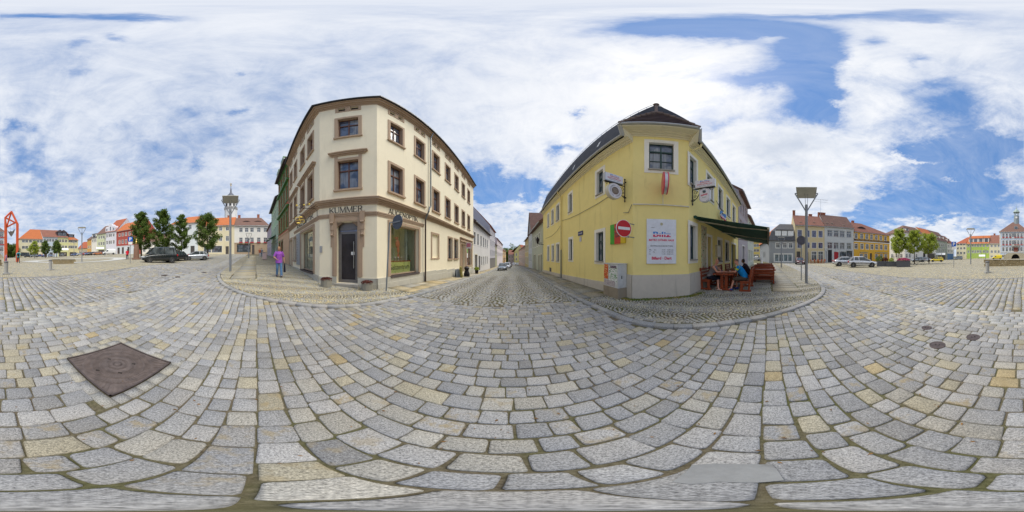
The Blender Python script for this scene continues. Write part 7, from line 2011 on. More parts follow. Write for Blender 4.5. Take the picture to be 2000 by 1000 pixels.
# ============================================================ BISTRO SIGNS
BK = paint('wrought_iron', (.025, .022, .028), .5, .6)
def scroll(mb, c, r0, turns, u, v, th=.012, start=0, n=18, sgn=1):
 pts = []
 for i in range(n + 1):
  f = i / n; a = start + sgn * f * turns * 2 * math.pi; r_ = r0 * (1 - .8 * f); pts.append(c + u * r_ * math.cos(a) + v * r_ * math.sin(a))
 mb.path(pts, th, 5)
def bracket_sign(wallpt, out, label_b, kind):
 """wrought iron bracket; arm points along out"""
 r = empty('bracket_sign', wallpt, 0, label_b, 'hanging sign'); up = Vector((0, 0, 1)); out = Vector(out)
 mb = MB()
 mb.bar(up * .35, up * -.62, .035, .035) if False else mb.tube(up * .33 + out * .06, up * -.62 + out * .06, .022)
 mb.tube(out * .0 + up * .22, out * .07 + up * .22, .03); mb.tube(up * -.5, out * .07 + up * -.5, .03)
 mb.tube(out * .06, out * 1.0, .018); mb.ell(out * .06 + up * .34, (.035, .035, .04)); mb.ell(out * .06 - up * .66, (.03, .03, .06))
 mb.path([out * .06 - up * .55, out * .25 - up * .42, out * .38 - up * .2, out * .42 - up * .02], .016, 6)
 for (a, b, rr_) in ((.2, -.15, .10), (.17, -.33, .07), (.12, -.48, .05), (.93, -.07, .06), (.78, -.07, .045), (.14, .12, .05)): scroll(mb, out * a + up * b, rr_, 1.3, out, up, .010)
 mb.build('bracket', BK, r)
 side = out.cross(up).normalized()
 mb = MB(); rot = Matrix((out, side, up)).transposed()
 mb.box(out * .62 + up * .21, (.82, .16, .34), rot=rot); bx = mb.build('light_box', paint('lightbox_white', (.74, .74, .78), .35), r, bevel=.006)
 mb = MB(); mb.box(out * .62 + up * .028, (.84, .18, .03), rot=rot); mb.box(out * 1.03 + up * .21, (.012, .17, .34), rot=rot); mb.build('box_edge', STEEL, bx)
 BL_, RD_ = paint('sign_sky_blue', (.05, .25, .60), .5), paint('sign_crimson', (.60, .03, .08), .5)
 for sg in (-1, 1):
  nn = side * sg; x_ = up.cross(nn); m = Matrix((x_, up, nn)).transposed().to_4x4()
  def txt(t, size, dz, mat, xs=1): m2 = m.copy(); m2.translation = out * .62 + up * (.21 + dz) + nn * .084; font_text(t, size, m2, bx, mat, xs=xs, ext=.001, bold=.001)
  txt('Bıliz', .16, .07, BILIZ, 1.6)
  txt('BISTRO DÖNER HAUS', .06, -.045, RD_, 1.05); txt('Billard · Dart · Döner', .045, -.11, paint('sign_dim', (.3, .3, .35), .6), 1.2)
 if kind == 'disc':
  c = out * .60 - up * .36; mb = MB(); mb.lathe([(.325, -.09), (.34, -.07), (.34, .07), (.325, .09)], 32, c, ax=side)
  ds = mb.build('round_light_sign', paint('cream_rim', (.62, .58, .45), .4), r)
  for sg in (-1, 1):
   nn = side * sg
   mb = MB(); mb.lathe([(.31, .091), (.31, .096)], 32, c, ax=nn); mb.build('face', paint('lightbox_white', (.74, .74, .78), .35), ds)
   mb = MB(); mb.lathe([(.16, .097), (.16, .101)], 24, c, ax=nn); mb.build('emblem', paint('emblem_bronze', (.17, .13, .10), .5), ds)
   mb = MB()
   x_ = up.cross(nn)
   for k in range(26):
    if k % 13 == 6: continue
    a = 2 * math.pi * k / 26; p = c + (x_ * math.cos(a) + up * math.sin(a)) * .225 + nn * .099; rad = (x_ * math.cos(a) + up * math.sin(a)); mb.bar(p - rad * .025, p + rad * .025, .028, .004)
   mb.build('ring_lettering', paint('ring_ink', (.05, .05, .07), .5), ds)
   mb = MB()
   for k in range(5): mb.bar(c - up * (.08 - k * .04) - x_ * .1 + nn * .103, c - up * (.08 - k * .04) + x_ * .1 + nn * .103, .004, .010)
   mb.build('emblem_lines', paint('emblem_line', (.5, .47, .4), .5), ds)
 else:
  c = out * .60 - up * .34
  q = [(-.22, .22), (-.2, .27), (0, .32), (.2, .27), (.22, .22), (.22, -.16), (.19, -.24), (.08, -.30), (-.08, -.30), (-.19, -.24), (-.22, -.16)]
  mb = MB(); mb.prism([c + out * a + up * b - side * .07 for a, b in q], side * .14); ds = mb.build('beer_light_sign', paint('lightbox_white', (.74, .74, .78), .35), r)
  for sg in (-1, 1):
   nn = side * sg; x_ = up.cross(nn)
   mb = MB(); n = len(q)
   for i in range(n): a, b = q[i], q[(i + 1) % n]; mb.bar(c + out * a[0] * .93 + up * a[1] * .93 + nn * .072, c + out * b[0] * .93 + up * b[1] * .93 + nn * .072, .004, .008)
   mb.build('border', paint('ring_ink', (.05, .05, .07), .5), ds)
   m = Matrix((x_, up, nn)).transposed().to_4x4(); m = m @ Matrix.Rotation(.2, 4, 'Z'); m.translation = c + nn * .072 + up * .02
   font_text('Radeberger', .10, m, ds, paint('sign_crimson', (.60, .03, .08), .5), xs=.62, ext=.001, bold=.003)
   m2 = m.copy(); m2.translation = c + nn * .072 - up * .10; font_text('Pilsner', .07, m2, ds, paint('sign_green', (.15, .3, .15), .5), xs=.9, ext=.001)
   mb = MB(); mb.ell(c + up * .15 + nn * .075, (.07, .07, .05));
   for k in (-1, 0, 1): mb.tube(c + up * .15 + nn * .075, c + up * .23 + x_ * k * .06 + nn * .075, .012)
   mb.build('crest', paint('crest_dark', (.08, .12, .14), .5), ds)
 return r
m_, t_, p_, oc_ = mat_base('biliz_letters', .5)
ax_, ay_, az_ = t_.sep(oc_)
t_.put(p_.inputs['Base Color'], (.10, .16, .45)); BILIZ_M = m_
def split_letters(name, z0, h):
 m, t, p, oc = mat_base(name, .5); x, y, z = t.sep(oc)
 f = t.m('DIVIDE', t.m('SUBTRACT', z, z0), h)
 c1 = t.mix(t.m('GREATER_THAN', f, .55), t.mix(t.m('GREATER_THAN', f, .36), (.60, .02, .10), (.75, .62, .70)), (.03, .22, .60))
 t.put(p.inputs['Base Color'], c1); return m
BILIZ = split_letters('biliz_small', .23, .11)
zz = EYE + math.hypot(4.13, 4.92) * tel(365)
wpA = YA.pt(YA.s(1222.5), zz, .0)
bracket_sign(wpA, (YA.n.x, YA.n.y, 0), 'white light box and round beer sign on a scrolled iron bracket above the no-entry sign', 'disc')
wpC = YC.pt(.22, EYE + math.hypot(5.95, 3.05) * tel(372), 0)
bracket_sign(wpC, (YC.n.x, YC.n.y, 0), 'white light box and shield-shaped beer sign on an iron bracket by the awning', 'shield')
# round light sign edge-on on the chamfer
sC = YB.s(1294); zc = EYE + (YB.d(1294) - .55) * tel(357)
r = empty('round_wall_sign', YB.pt(sC, zc, 0), 0, 'round red and white light sign seen edge-on below the upper corner window', 'light sign'); o3 = Vector((YB.n.x, YB.n.y, 0))
sd_ = (o3.cross(Vector((0, 0, 1)))).normalized() ; c = o3 * .52
ax = (sd_ - o3 * .05).normalized()
mb = MB(); mb.lathe([(.43, -.07), (.43, .07)], 40, c, ax=ax); mb.build('rim', paint('sign_silver', (.55, .55, .57), .35, .6), r)
for sg in (-1, 1):
 mb = MB(); mb.lathe([(.445, .05), (.445, .085), (.40, .09), (.02, .095)], 40, c, ax=ax * sg); mb.build('face', paint('sign_rose_red', (.62, .05, .10), .35), r)
mb = MB(); mb.tube((0, 0, .1), o3 * .12 + Vector((0, 0, .1)), .02); mb.tube((0, 0, -.1), o3 * .12 + Vector((0, 0, -.1)), .02); mb.build('bracket', BK, r)
# big menu board on the chamfer
a, b = YB.s(1262.8), YB.s(1320); z0, z1 = YB.z(1291, 515), YB.z(1291, 428.5)
m = (a + b) / 2; w = b - a; H_ = z1 - z0
r = empty('menu_board', YB.pt(m, z0, 0), 0, 'tall white notice board with opening hours on the yellow corner', 'sign board')
mb = MB(); fbox(mb, YB, a, b, z0, z1, .02, .055); mb.build('board', paint('board_white', (.70, .73, .80), .35), r, bevel=.004)
def bt(t, size, fz, mat, xs=1, bold=.002, sp=1, al='CENTER', fx=.5, nm='lettering'):
 return font_text(t, size, wall_frame(YB, a + w * fx, z0 + H_ * fz, .057), r, mat, xs=xs, bold=bold, ext=.001, spacing=sp, align=al, name=nm)
BIG = split_letters('biliz_board', z0 + H_ * .645 - .075, .19)
bt('Bıliz', .27, .645, BIG, 1.55, .008)
RDI = paint('sign_crimson', (.60, .03, .08), .5); INKB = paint('board_black', (.06, .06, .09), .5)
bt('BISTRO DÖNER HAUS', .098, .52, RDI, .98, .004, 1.02)
bt('ÖFFNUNGSZEITEN', .072, .39, INKB, 1.1, .002, 1.35)
for i, (l, h_) in enumerate((('Mo  -  Do', '10.00 - 24.00 Uhr'), ('Fr  -  Sa', '10.00 - 03.00 Uhr'), ('So', '11.00 - 24.00 Uhr'))):
 bt(l, .062, .305 - i * .045, INKB, 1.05, .0005, al='LEFT', fx=.09); bt(h_, .062, .305 - i * .045, INKB, 1.05, .0005, al='RIGHT', fx=.91)
bt('Billard · Dart', .145, .12, RDI, 1.0, .006)
mb = MB(); c = YB.pt(m, z0 + H_ * .885, .058); mb.lathe([(.055, 0), (.05, .006), (.03, .006), (.03, .012), (.0, .012)], 20, c, ax=(YB.n.x, YB.n.y, 0)); mb.build('emblem', paint('emblem_gold', (.45, .42, .28), .4), r)
bt('KEBAP', .045, .80, INKB, 1.1, 0, fx=.2)
fix(r)
# green red yellow board on the street side
a, b = YA.s(1194), YA.s(1223); z0, z1 = YA.z(1205, 476.5), YA.z(1205, 437.5)
r = empty('coloured_board', YA.pt((a + b) / 2, z0, 0), 0, 'green, red and yellow striped notice board behind the no-entry sign', 'sign board')
for nm, p, q, cc in (('green_stripe', 0, .3, (.06, .38, .03)), ('red_stripe', .3, .72, (.60, .05, .03)), ('yellow_stripe', .72, 1, (.70, .50, .02))):
 mb = MB(); fbox(mb, YA, a + (b - a) * p, a + (b - a) * q, z0, z1, .02, .06); mb.build(nm, paint(nm, cc, .45), r)
for t, fz, s in (('Billard', .72, .17), ('Darten', .52, .15), ('Spiel', .38, .15)): font_text(t, s, wall_frame(YA, a + (b - a) * .5, z0 + (z1 - z0) * fz, .062), r, INKB, ext=.001, bold=.002)
fix(r)
# street name plate
a, b = YA.s(1130), YA.s(1139); z = YA.z(1134.5, 456)
r = empty('street_name_plate', YA.pt((a + b) / 2, z, 0), 0, 'small dark blue street name plate with a house number below on the yellow wall', 'name plate')
mb = MB(); fbox(mb, YA, a, b, z - .12, z + .14, .01, .04); mb.build('plate', paint('plate_navy', (.02, .03, .12), .4), r)
font_text('Kirchstraße', .13, wall_frame(YA, (a + b) / 2, z + .01, .042), r, WHITEP, xs=.95, ext=.001)
mb = MB(); fbox(mb, YA, (a + b) / 2 - .12, (a + b) / 2 + .1, z - .5, z - .2, .01, .03); mb.build('number_plate', paint('plate_pale', (.5, .5, .6), .4), r)
fix(r)
# grill banner above the awning
a, b = YC.s(1398), YC.s(1413); z0, z1 = YC.z(1405, 432), YC.z(1405, 415)
r = empty('wall_lettering_sign', YC.pt((a + b) / 2, z0, 0), 0, 'blue and pink lettering on a slanting rod above the green awning', 'sign')
font_text('Grill', .62, wall_frame(YC, (a + b) / 2, (z0 + z1) / 2 + .05, .22), r, split_letters('grill_letters', z0 - .05, .7), ext=.03, xs=1.2, bold=.02)
mb = MB(); mb.tube(YC.pt(a - .6, z1 + .35, .22), YC.pt(b + 1.2, z0 - .05, .22), .015); mb.build('rod', BK, r)
fix(r)
# lit menu box under the awning
a, b = YC.s(1397), YC.s(1404.5)
r = empty('menu_box', YC.pt(a, 1.6, 0), 0, 'cream menu display case fixed to the wall by the bistro door', 'display case')
mb = MB(); fbox(mb, YC, a, b, 1.62, 2.35, .0, .12); mb.build('case', paint('case_cream', (.6, .56, .42), .5), r)
mb = MB(); fbox(mb, YC, a + .05, b - .05, 1.68, 2.3, .12, .125); mb.build('menu_sheet', WHITEP, r); fix(r)
# optician's hanging spectacles sign
r0_ = Vector((-8.3, 3.27, 4.25)); r = empty('spectacles_sign', r0_, 0, 'black ring sign with golden spectacles hanging from a curled bracket', 'hanging sign')
GLD = paint('gilt_yellow', (.75, .55, .12), .35, .4); u = Vector((0, -1, 0)); up = Vector((0, 0, 1))
mb = MB(); mb.tube(up * .45, up * -.35, .02); mb.tube(up * .1, u * 1.25 + up * .05, .016); scroll(mb, u * .3 + up * .25, .2, 1.2, u, up, .012); scroll(mb, u * .9 + up * .18, .14, 1.2, u, up, .012)
mb.build('bracket', BK, r)
c = u * .98 - up * .62; mb = MB(); n = 28; mb.path([c + (u * math.cos(2 * math.pi * k / n) + up * math.sin(2 * math.pi * k / n)) * .31 for k in range(n + 1)], .016, 6); mb.tube(c + up * .31, c + up * .68, .01); mb.build('ring', BK, r)
mb = MB()
for s in (-1, 1):
 cc = c + u * s * .14 + up * .06 * s; mb.path([cc + (u * math.cos(2 * math.pi * k / 14) * .13 + up * math.sin(2 * math.pi * k / 14) * .09) for k in range(15)], .013, 5)
mb.ell(c + up * .17 - u * .05, (.02, .12, .03)); mb.ell(c - up * .17 + u * .07, (.02, .12, .035)); mb.tube(c - u * .03, c + u * .03, .02); mb.build('spectacles', GLD, r)
mb = MB();
for q in ((.45, .33), (.75, .26), (1.15, .2)): mb.ell(u * q[0] + up * q[1], (.04, .06, .05))
mb.build('gilt_leaves', GLD, r)
# utility cabinet
r = empty('utility_cabinet', (3.90, 5.33, tz(3.9, 5.3)), 0, 'grey utility cabinet with torn posters on a stained concrete base', 'utility cabinet')
H0 = KERB_H + .40
mb = MB(); mb.box((0, 0, H0 / 2 - .1), (.46, 1.02, H0 + .2)); mb.build('base', plaster('cabinet_base', (.34, .29, .22), .2, .6, 2), r)
mb = MB(); mb.box((0, 0, H0 + .46), (.44, .98, .92)); mb.box((0, 0, H0 + .93), (.47, 1.02, .03)); cb = mb.build('cabinet', paint('cabinet_grey', (.56, .57, .57), .5, var=.12), r, bevel=.008)
mb = MB(); mb.box((0, -.493, H0 + .5), (.36, .012, .8)); mb.build('door_panel', paint('cabinet_grey', (.56, .57, .57), .5, var=.12), cb); mb = MB(); mb.box((-.05, -.505, H0 + .42), (.03, .02, .12)); mb.build('lock', BK, cb)
def poster(name, y0, y1, z0, z1, c1, c2, sc, o=0):
 mb = MB(); mb.box((-.2235 - o, (y0 + y1) / 2, (z0 + z1) / 2), (.005, y1 - y0, z1 - z0))
 m, t, p, oc = mat_base(name, .7); n1 = t.noise(t.vm('MULTIPLY', oc, (1, 1, 2.2)), sc, 3, .6, .6); t.put(p.inputs['Base Color'], t.mix(t.rng(n1, .54, .58), c1, c2)); mb.build(name, m, cb)
poster('white_poster', -.44, .1, H0 + .2, H0 + .88, (.74, .75, .74), (.10, .30, .08), 11); poster('orange_poster', .16, .47, H0 + .3, H0 + .9, (.62, .10, .03), (.72, .50, .20), 8, .001); poster('torn_poster', -.3, .46, H0 + .04, H0 + .26, (.55, .5, .5), (.2, .15, .2), 18, .002)
poster('dark_heading', -.40, .0, H0 + .76, H0 + .86, (.10, .08, .10), (.5, .4, .5), 20, .006)
# ============================================================ BENCHES AND TABLES
RW = wood('red_brown_wood', (.20, .035, .012), (.34, .075, .025), .42)
def bench_proto():
 r = empty('bench', (0, 0, 0))
 W2 = .62
 mb = MB(); mb.box((0, .0, .43), (2 * W2 + .1, .40, .05)); mb.build('seat', RW, r, bevel=.008)
 mb = MB()
 for z in (.60, .76, .91): mb.box((0, .25 + (z - .6) * .14, z), (2 * W2 + .12, .03, .115), rot=Matrix.Rotation(-.14, 3, 'X'))
 mb.build('backrest', RW, r, bevel=.006)
 for s in (-1, 1):
  mb = MB(); mb.bar((s * W2, .19, .02), (s * W2, .30, .98), .09, .07); mb.box((s * W2, -.12, .21), (.08, .12, .42)); mb.box((s * W2, .03, .035), (.10, .52, .07)); mb.box((s * W2, .05, .38), (.07, .36, .06))
  mb.build('leg_frame', RW, r, bevel=.006)
 mb = MB(); mb.box((0, -.05, .22), (2 * W2, .04, .09)); mb.build('stretcher', RW, r)
 return r
def table_proto():
 r = empty('table', (0, 0, 0))
 mb = MB()
 for k in range(5): mb.box((0, -.34 + k * .17, .745), (1.55, .162, .045))
 mb.box((0, .425 + .0, .74), (1.55, .02, .07)); mb.box((0, -.435, .74), (1.55, .02, .07)); mb.build('table_top', RW, r, bevel=.006)
 for s in (-1, 1):
  mb = MB(); mb.box((s * .5, -.1, .38), (.07, .14, .70)); mb.box((s * .5, .1, .38), (.07, .14, .70)); mb.box((s * .5, 0, .035), (.09, .72, .07)); mb.box((s * .5, 0, .70), (.08, .66, .06)); mb.build('trestle', RW, r, bevel=.006)
 mb = MB(); mb.box((0, 0, .2), (1.0, .04, .1)); mb.build('stretcher', RW, r)
 return r
BP, TP = bench_proto(), table_proto()
ub, ut = [True], [True]
def place(proto, used, x, y, rz, label, cat, group, dz=KERB_H):
 o = proto if used[0] else copy_tree(proto); used[0] = False
 o.location = (x, y, tz(x, y) + dz); o.rotation_euler = (0, 0, rz); tag(o, label, cat, group); return o
def bench(x, y, rz, label): return place(BP, ub, x, y, rz, label, 'bench', 'red wooden benches of the bistro')
def table(x, y, rz, label): return place(TP, ut, x, y, rz, label, 'table', 'red wooden tables of the bistro')
TX, TY = 7.45, 1.92
bench(TX, 2.72, 0, 'red bench against the wall with the man in the grey tank top'); bench(TX + .15, 1.02, math.pi, 'red bench under the man in the blue jersey')
table(TX, TY, 0, 'red table between the two seated men')
bench(9.7, 2.75, 0, 'red wall bench at the second table, behind the first'); table(9.8, 1.95, 0, 'second red table further under the awning'); bench(9.9, 1.15, math.pi, 'red bench on the street side of the second table')
bench(12.0, 2.75, 0, 'red wall bench deepest under the awning'); table(12.1, 1.95, 0, 'third red table deepest under the awning')
for i, (x, lab) in enumerate(((9.55, 'front red bench of the row facing away at the edge of the slabs'), (10.9, 'second red bench in the row at the edge of the slabs'), (12.4, 'third red bench in the row at the edge of the slabs'), (13.9, 'last red bench in the row, nearest the folded parasol'))):
 bench(x, .30, math.pi / 2 if i % 2 == 0 else -math.pi / 2, lab)
table(10.25, .30, math.pi / 2, 'red table between the first two benches of the outer row'); table(13.1, .30, math.pi / 2, 'red table between the last two benches of the outer row')
# things on the table
def glass_obj(name, x, y, z, prof, mat, label, cat, group=None):
 mb = MB(); mb.lathe(prof, 16); o = mb.build(name, mat); o.location = (x, y, z); return tag(o, label, cat, group)
zt_ = tz(TX, TY) + KERB_H + .768
glass_obj('ashtray', TX - .05, TY - .02, zt_, [(.055, 0), (.06, .03), (.05, .03), (.045, .012), (.0, .012)], paint('ashtray_glass', (.5, .52, .55), .15), 'round glass ashtray in the middle of the occupied table', 'ashtray')
glass_obj('drinking_glass', TX - .45, TY + .12, zt_, [(.03, 0), (.036, .12), (.034, .12), (.028, .01), (0, .01)], paint('dark_drink', (.10, .10, .16), .1), 'dark drinking glass in front of the man in the tank top', 'glass')
glass_obj('drinking_glass', TX - .2, TY - .2, zt_, [(.03, 0), (.036, .10), (.034, .10), (.028, .01), (0, .01)], paint('pale_drink', (.5, .5, .5), .1), 'pale short glass near the ashtray', 'glass')
# folded parasol
r = empty('folded_parasol', ground_at(1487.5, 19.5, True), 0, 'folded white parasol at the end of the bench row', 'parasol')
mb = MB(); mb.tube((0, 0, 0), (0, 0, 2.3), .025); mb.build('pole', STEEL, r)
mb = MB(); mb.lathe([(.16, .35), (.17, .5), (.11, 1.2), (.07, 1.9), (.03, 2.3)], 9); mb.build('canopy', WHITEP, r)
mb = MB(); mb.box((0, 0, .05), (.5, .5, .1)); mb.build('base', GREYST, r)
# salmon restaurant seating across the square
OW = paint('orange_wood', (.50, .13, .03), .6)
for i, (x, lab) in enumerate(((1584, 'orange wooden seat group left of the white table outside the red restaurant front'), (1591, 'orange wooden seat group in the middle outside the red restaurant front'), (1598, 'orange wooden seat group right, outside the red restaurant front'), (1604.5, 'orange wooden seat group nearest the black archway'))):
 r = empty('seat_group', ground_at(x, 38.8), R(-azd(x) + 10 * i), lab, 'seating', 'orange seating across the square')
 mb = MB(); mb.box((0, 0, .72), (.9, .7, .05)); mb.box((0, 0, .36), (.1, .1, .7)); mb.box((0, 0, .03), (.5, .5, .06)); mb.build('table_top', OW, r)
 for s in (-1, 1):
  mb = MB(); mb.box((s * .75, 0, .44), (.4, .5, .05)); mb.box((s * .95, 0, .72), (.05, .5, .5))
  for a in (-.2, .2):
   for b in (.6, .9): mb.box((s * b, a, .22), (.05, .05, .44))
  mb.build('chair', OW, r)
# shop street furniture before the narrow street
def aboard(x, y, d, label, cmat, h=1.0, w=.6):
 r = empty('sandwich_board', ground_at(x, d, True), R(-azd(x) + 20), label, 'sandwich board')
 for s in (-1, 1): mb = MB(); mb.bar((0, s * .28, 0), (0, s * .016, h), w, .03); mb.build('panel', cmat, r)
 return r
pp = spot(899.5, 16.2)
aboard(900, 0, 15.6, 'yellow sandwich board with a dark frame on the pavement by the far shop', paint('board_yellow', (.42, .38, .12), .6, var=.3))
aboard(894, 0, 15.9, 'grey sandwich board turned sideways beside the yellow one', paint('board_grey', (.2, .22, .24), .6), .75, .5)
r = empty('bicycle_stand', ground_at(911.5, 16.6, True), 0, 'black display stand between the sandwich boards and the potted plant', 'stand')
mb = MB(); mb.lathe([(.3, 0), (.32, .3), (.2, .6)], 10); mb.build('basket', BK, r); mb = MB(); mb.lathe([(.19, .61), (.28, .9), (.1, 1.05)], 10); mb.build('rack', BK, r)
r = empty('potted_plant', ground_at(931, 22.5, True), 0, 'black pot with a green plant at the door of the white street house', 'potted plant')
mb = MB(); mb.lathe([(.2, 0), (.27, .5), (.22, .5)], 12); mb.build('pot', BK, r); leafy('foliage', (0, 0, .5), (.35, .35, .5), 200, LF_L, r, 71, .08)
s = KC.s(907); r = empty('projecting_sign', KC.pt(s, 2.6, 0), 0, 'small square pink and white sign projecting above the far shop door', 'projecting sign')
mb = MB(); mb.box(Vector((.55, 0, .35)), (.62, .08, .72)); b_ = mb.build('sign_box', paint('lightbox_white', (.74, .74, .78), .35), r); mb = MB(); mb.box(Vector((.55, -.045, .4)), (.48, .012, .45)); mb.build('pink_field', paint('pink_field', (.6, .2, .3), .5), b_); mb = MB(); mb.tube((0, 0, .35), (.3, 0, .35), .02); mb.build('bracket', BK, r)
# wall lantern on the yellow house end
r = empty('wall_lantern', (3.86, 19.6, 3.1), 0, 'old black wall lantern on a bracket where yellow meets pale green house', 'wall lantern')
mb = MB(); mb.tube((0, 0, 0), (-.75, 0, .1), .03); scroll(mb, Vector((-.3, 0, .15)), .16, 1.2, Vector((-1, 0, 0)), Vector((0, 0, 1)), .015); mb.build('bracket', BK, r)
mb = MB(); mb.lathe([(.10, .1), (.2, .55), (.24, .58), (.12, .8), (.03, .95)], 6, (-.75, 0, 0)); mb.build('lantern', BK, r)
mb = MB(); mb.lathe([(.105, .16), (.185, .5)], 6, (-.75, 0, .0)); mb.build('glass', paint('lantern_glass', (.4, .4, .35), .1), r)
# white van shop awnings on far rows, parasols
for i, (x0, x1, yt, d, lab) in enumerate(((116, 133.5, 489, 84, 'white cafe awning before the lime yellow house'), (1828, 1846, 498, 84.5, 'white shop awning on the grey green house'), (188, 203, 486.5, 84, 'cream shop awning below the pale yellow-green house'), (1912, 1924, 501, 92, 'white cafe parasol roof before the lime houses'))):
 a, b = spot(x0, d), spot(x1, d); z = EYE + d * tel(yt); u = (b - a); n = Vector((-u.y, u.x)).normalized(); n = n if n.dot(-a) > 0 else -n
 base = (a + b) / 2; r = empty('cafe_awning', (base.x, base.y, tz(base.x, base.y)), 0, lab, 'awning', 'pale awnings round the square'); o = Vector(r.location)
 mb = MB(); P = [Vector((*a, z + 1)) - o, Vector((*b, z + 1)) - o, Vector((*(b + n * 2.5), z)) - o, Vector((*(a + n * 2.5), z)) - o]; t = Vector((0, 0, .08)); mb.hexa(P + [p + t for p in P]); mb.build('canopy', WHITEP, r)
 g_ = -.3
 for k in (2, 3): mb = MB(); mb.tube(P[k], Vector((P[k].x, P[k].y, g_)), .05); mb.build('post', STEEL, r)
s = 3.0; G2 = Fac((-35.6, 3.38), (-24.8, 3.42)); a = G2.s(531.5); b = G2.s(539.5)
r = empty('shop_awning', G2.pt((a + b) / 2, 4.9, 0), 0, 'dark green shop awning on the pale green house', 'awning'); mb = MB(); P = [G2.pt(a, 5.3, 0), G2.pt(b, 5.3, 0), G2.pt(b, 4.5, 1.4), G2.pt(a, 4.5, 1.4)]; mb.hexa(P + [p + Vector((0, 0, .06)) for p in P]); mb.build('canopy', paint('awning_bright_green', (.02, .16, .09), .7), r)
for q_ in (a, b): mb = MB(); mb.tube(G2.pt(q_, 4.4, 0), G2.pt(q_, 4.48, 1.38), .03); mb.build('arm', STEEL, r)
fix(r)
r = empty('ladder_rack', ground_at(516.5, 24, True), 0, 'small white goods rack outside the lilac house', 'rack'); mb = MB(); mb.box((0, 0, .55), (.7, .6, 1.0)); mb.build('rack_body', paint('rack_pink', (.55, .42, .42), .6), r, bevel=.02); mb = MB(); mb.box((0, 0, 1.085), (.8, .7, .06)); mb.build('rack_top', GREYST, r)
# ============================================================ VEHICLES
TYRE = paint('tyre_rubber', (.02, .02, .02), .85); RIM = paint('alloy_rim', (.45, .46, .48), .3, .8); LAMPR = paint('tail_lamp_red', (.45, .015, .015), .2); LAMPW = paint('head_lamp', (.55, .58, .6), .1); TRIM = paint('black_trim', (.03, .03, .032), .6)
CARG = glass('car_glass', (.03, .04, .045), .03)
def car_paint(name, c, metal=.3):
 if name in MATS: return MATS[name]
 m = paint(name, c, .28, metal, .03, .6, .8); m.node_tree.nodes['Principled BSDF'].inputs['Coat Weight'].default_value = .7; return m
SHAPES = {   # length, width, roof, stations of bonnet / belt, greenhouse base & top x
 'hatch': dict(L=3.95, W=.83, H=1.44, st=[(-1.95,.42,.62,.80),(-1.86,.27,.86,.95),(-1.5,.20,.93,1),(-.4,.20,.92,1),(.7,.20,.88,1),(1.35,.22,.78,.98),(1.80,.28,.66,.90),(1.95,.36,.50,.74)], g=(-1.84,-1.25,.15,1.05), wx=1.24),
 'sedan': dict(L=4.5, W=.86, H=1.42, st=[(-2.2,.40,.66,.80),(-2.12,.27,.92,.94),(-1.7,.20,.97,1),(-.6,.20,.94,1),(.7,.20,.90,1),(1.5,.22,.80,.98),(2.05,.28,.68,.90),(2.22,.36,.52,.74)], g=(-1.55,-1.0,.25,1.15), wx=1.35),
 'minivan': dict(L=4.4, W=.9, H=1.9, st=[(-2.18,.40,.80,.88),(-2.12,.27,1.02,.96),(-1.7,.20,1.08,1),(-.4,.20,1.06,1),(1.0,.20,1.0,1),(1.6,.22,.90,.98),(2.05,.28,.74,.92),(2.2,.36,.54,.78)], g=(-2.12,-1.85,.75,1.62), wx=1.38),
 'panel_van': dict(L=5.5, W=.98, H=2.4, st=[(-2.72,.40,2.2,.95),(-2.66,.30,2.3,1),(-1.7,.25,2.34,1),(.3,.25,2.34,1),(1.0,.25,2.1,1),(1.35,.25,1.25,1),(2.3,.30,1.05,.97),(2.68,.36,.70,.84)], g=None, wx=1.75)}
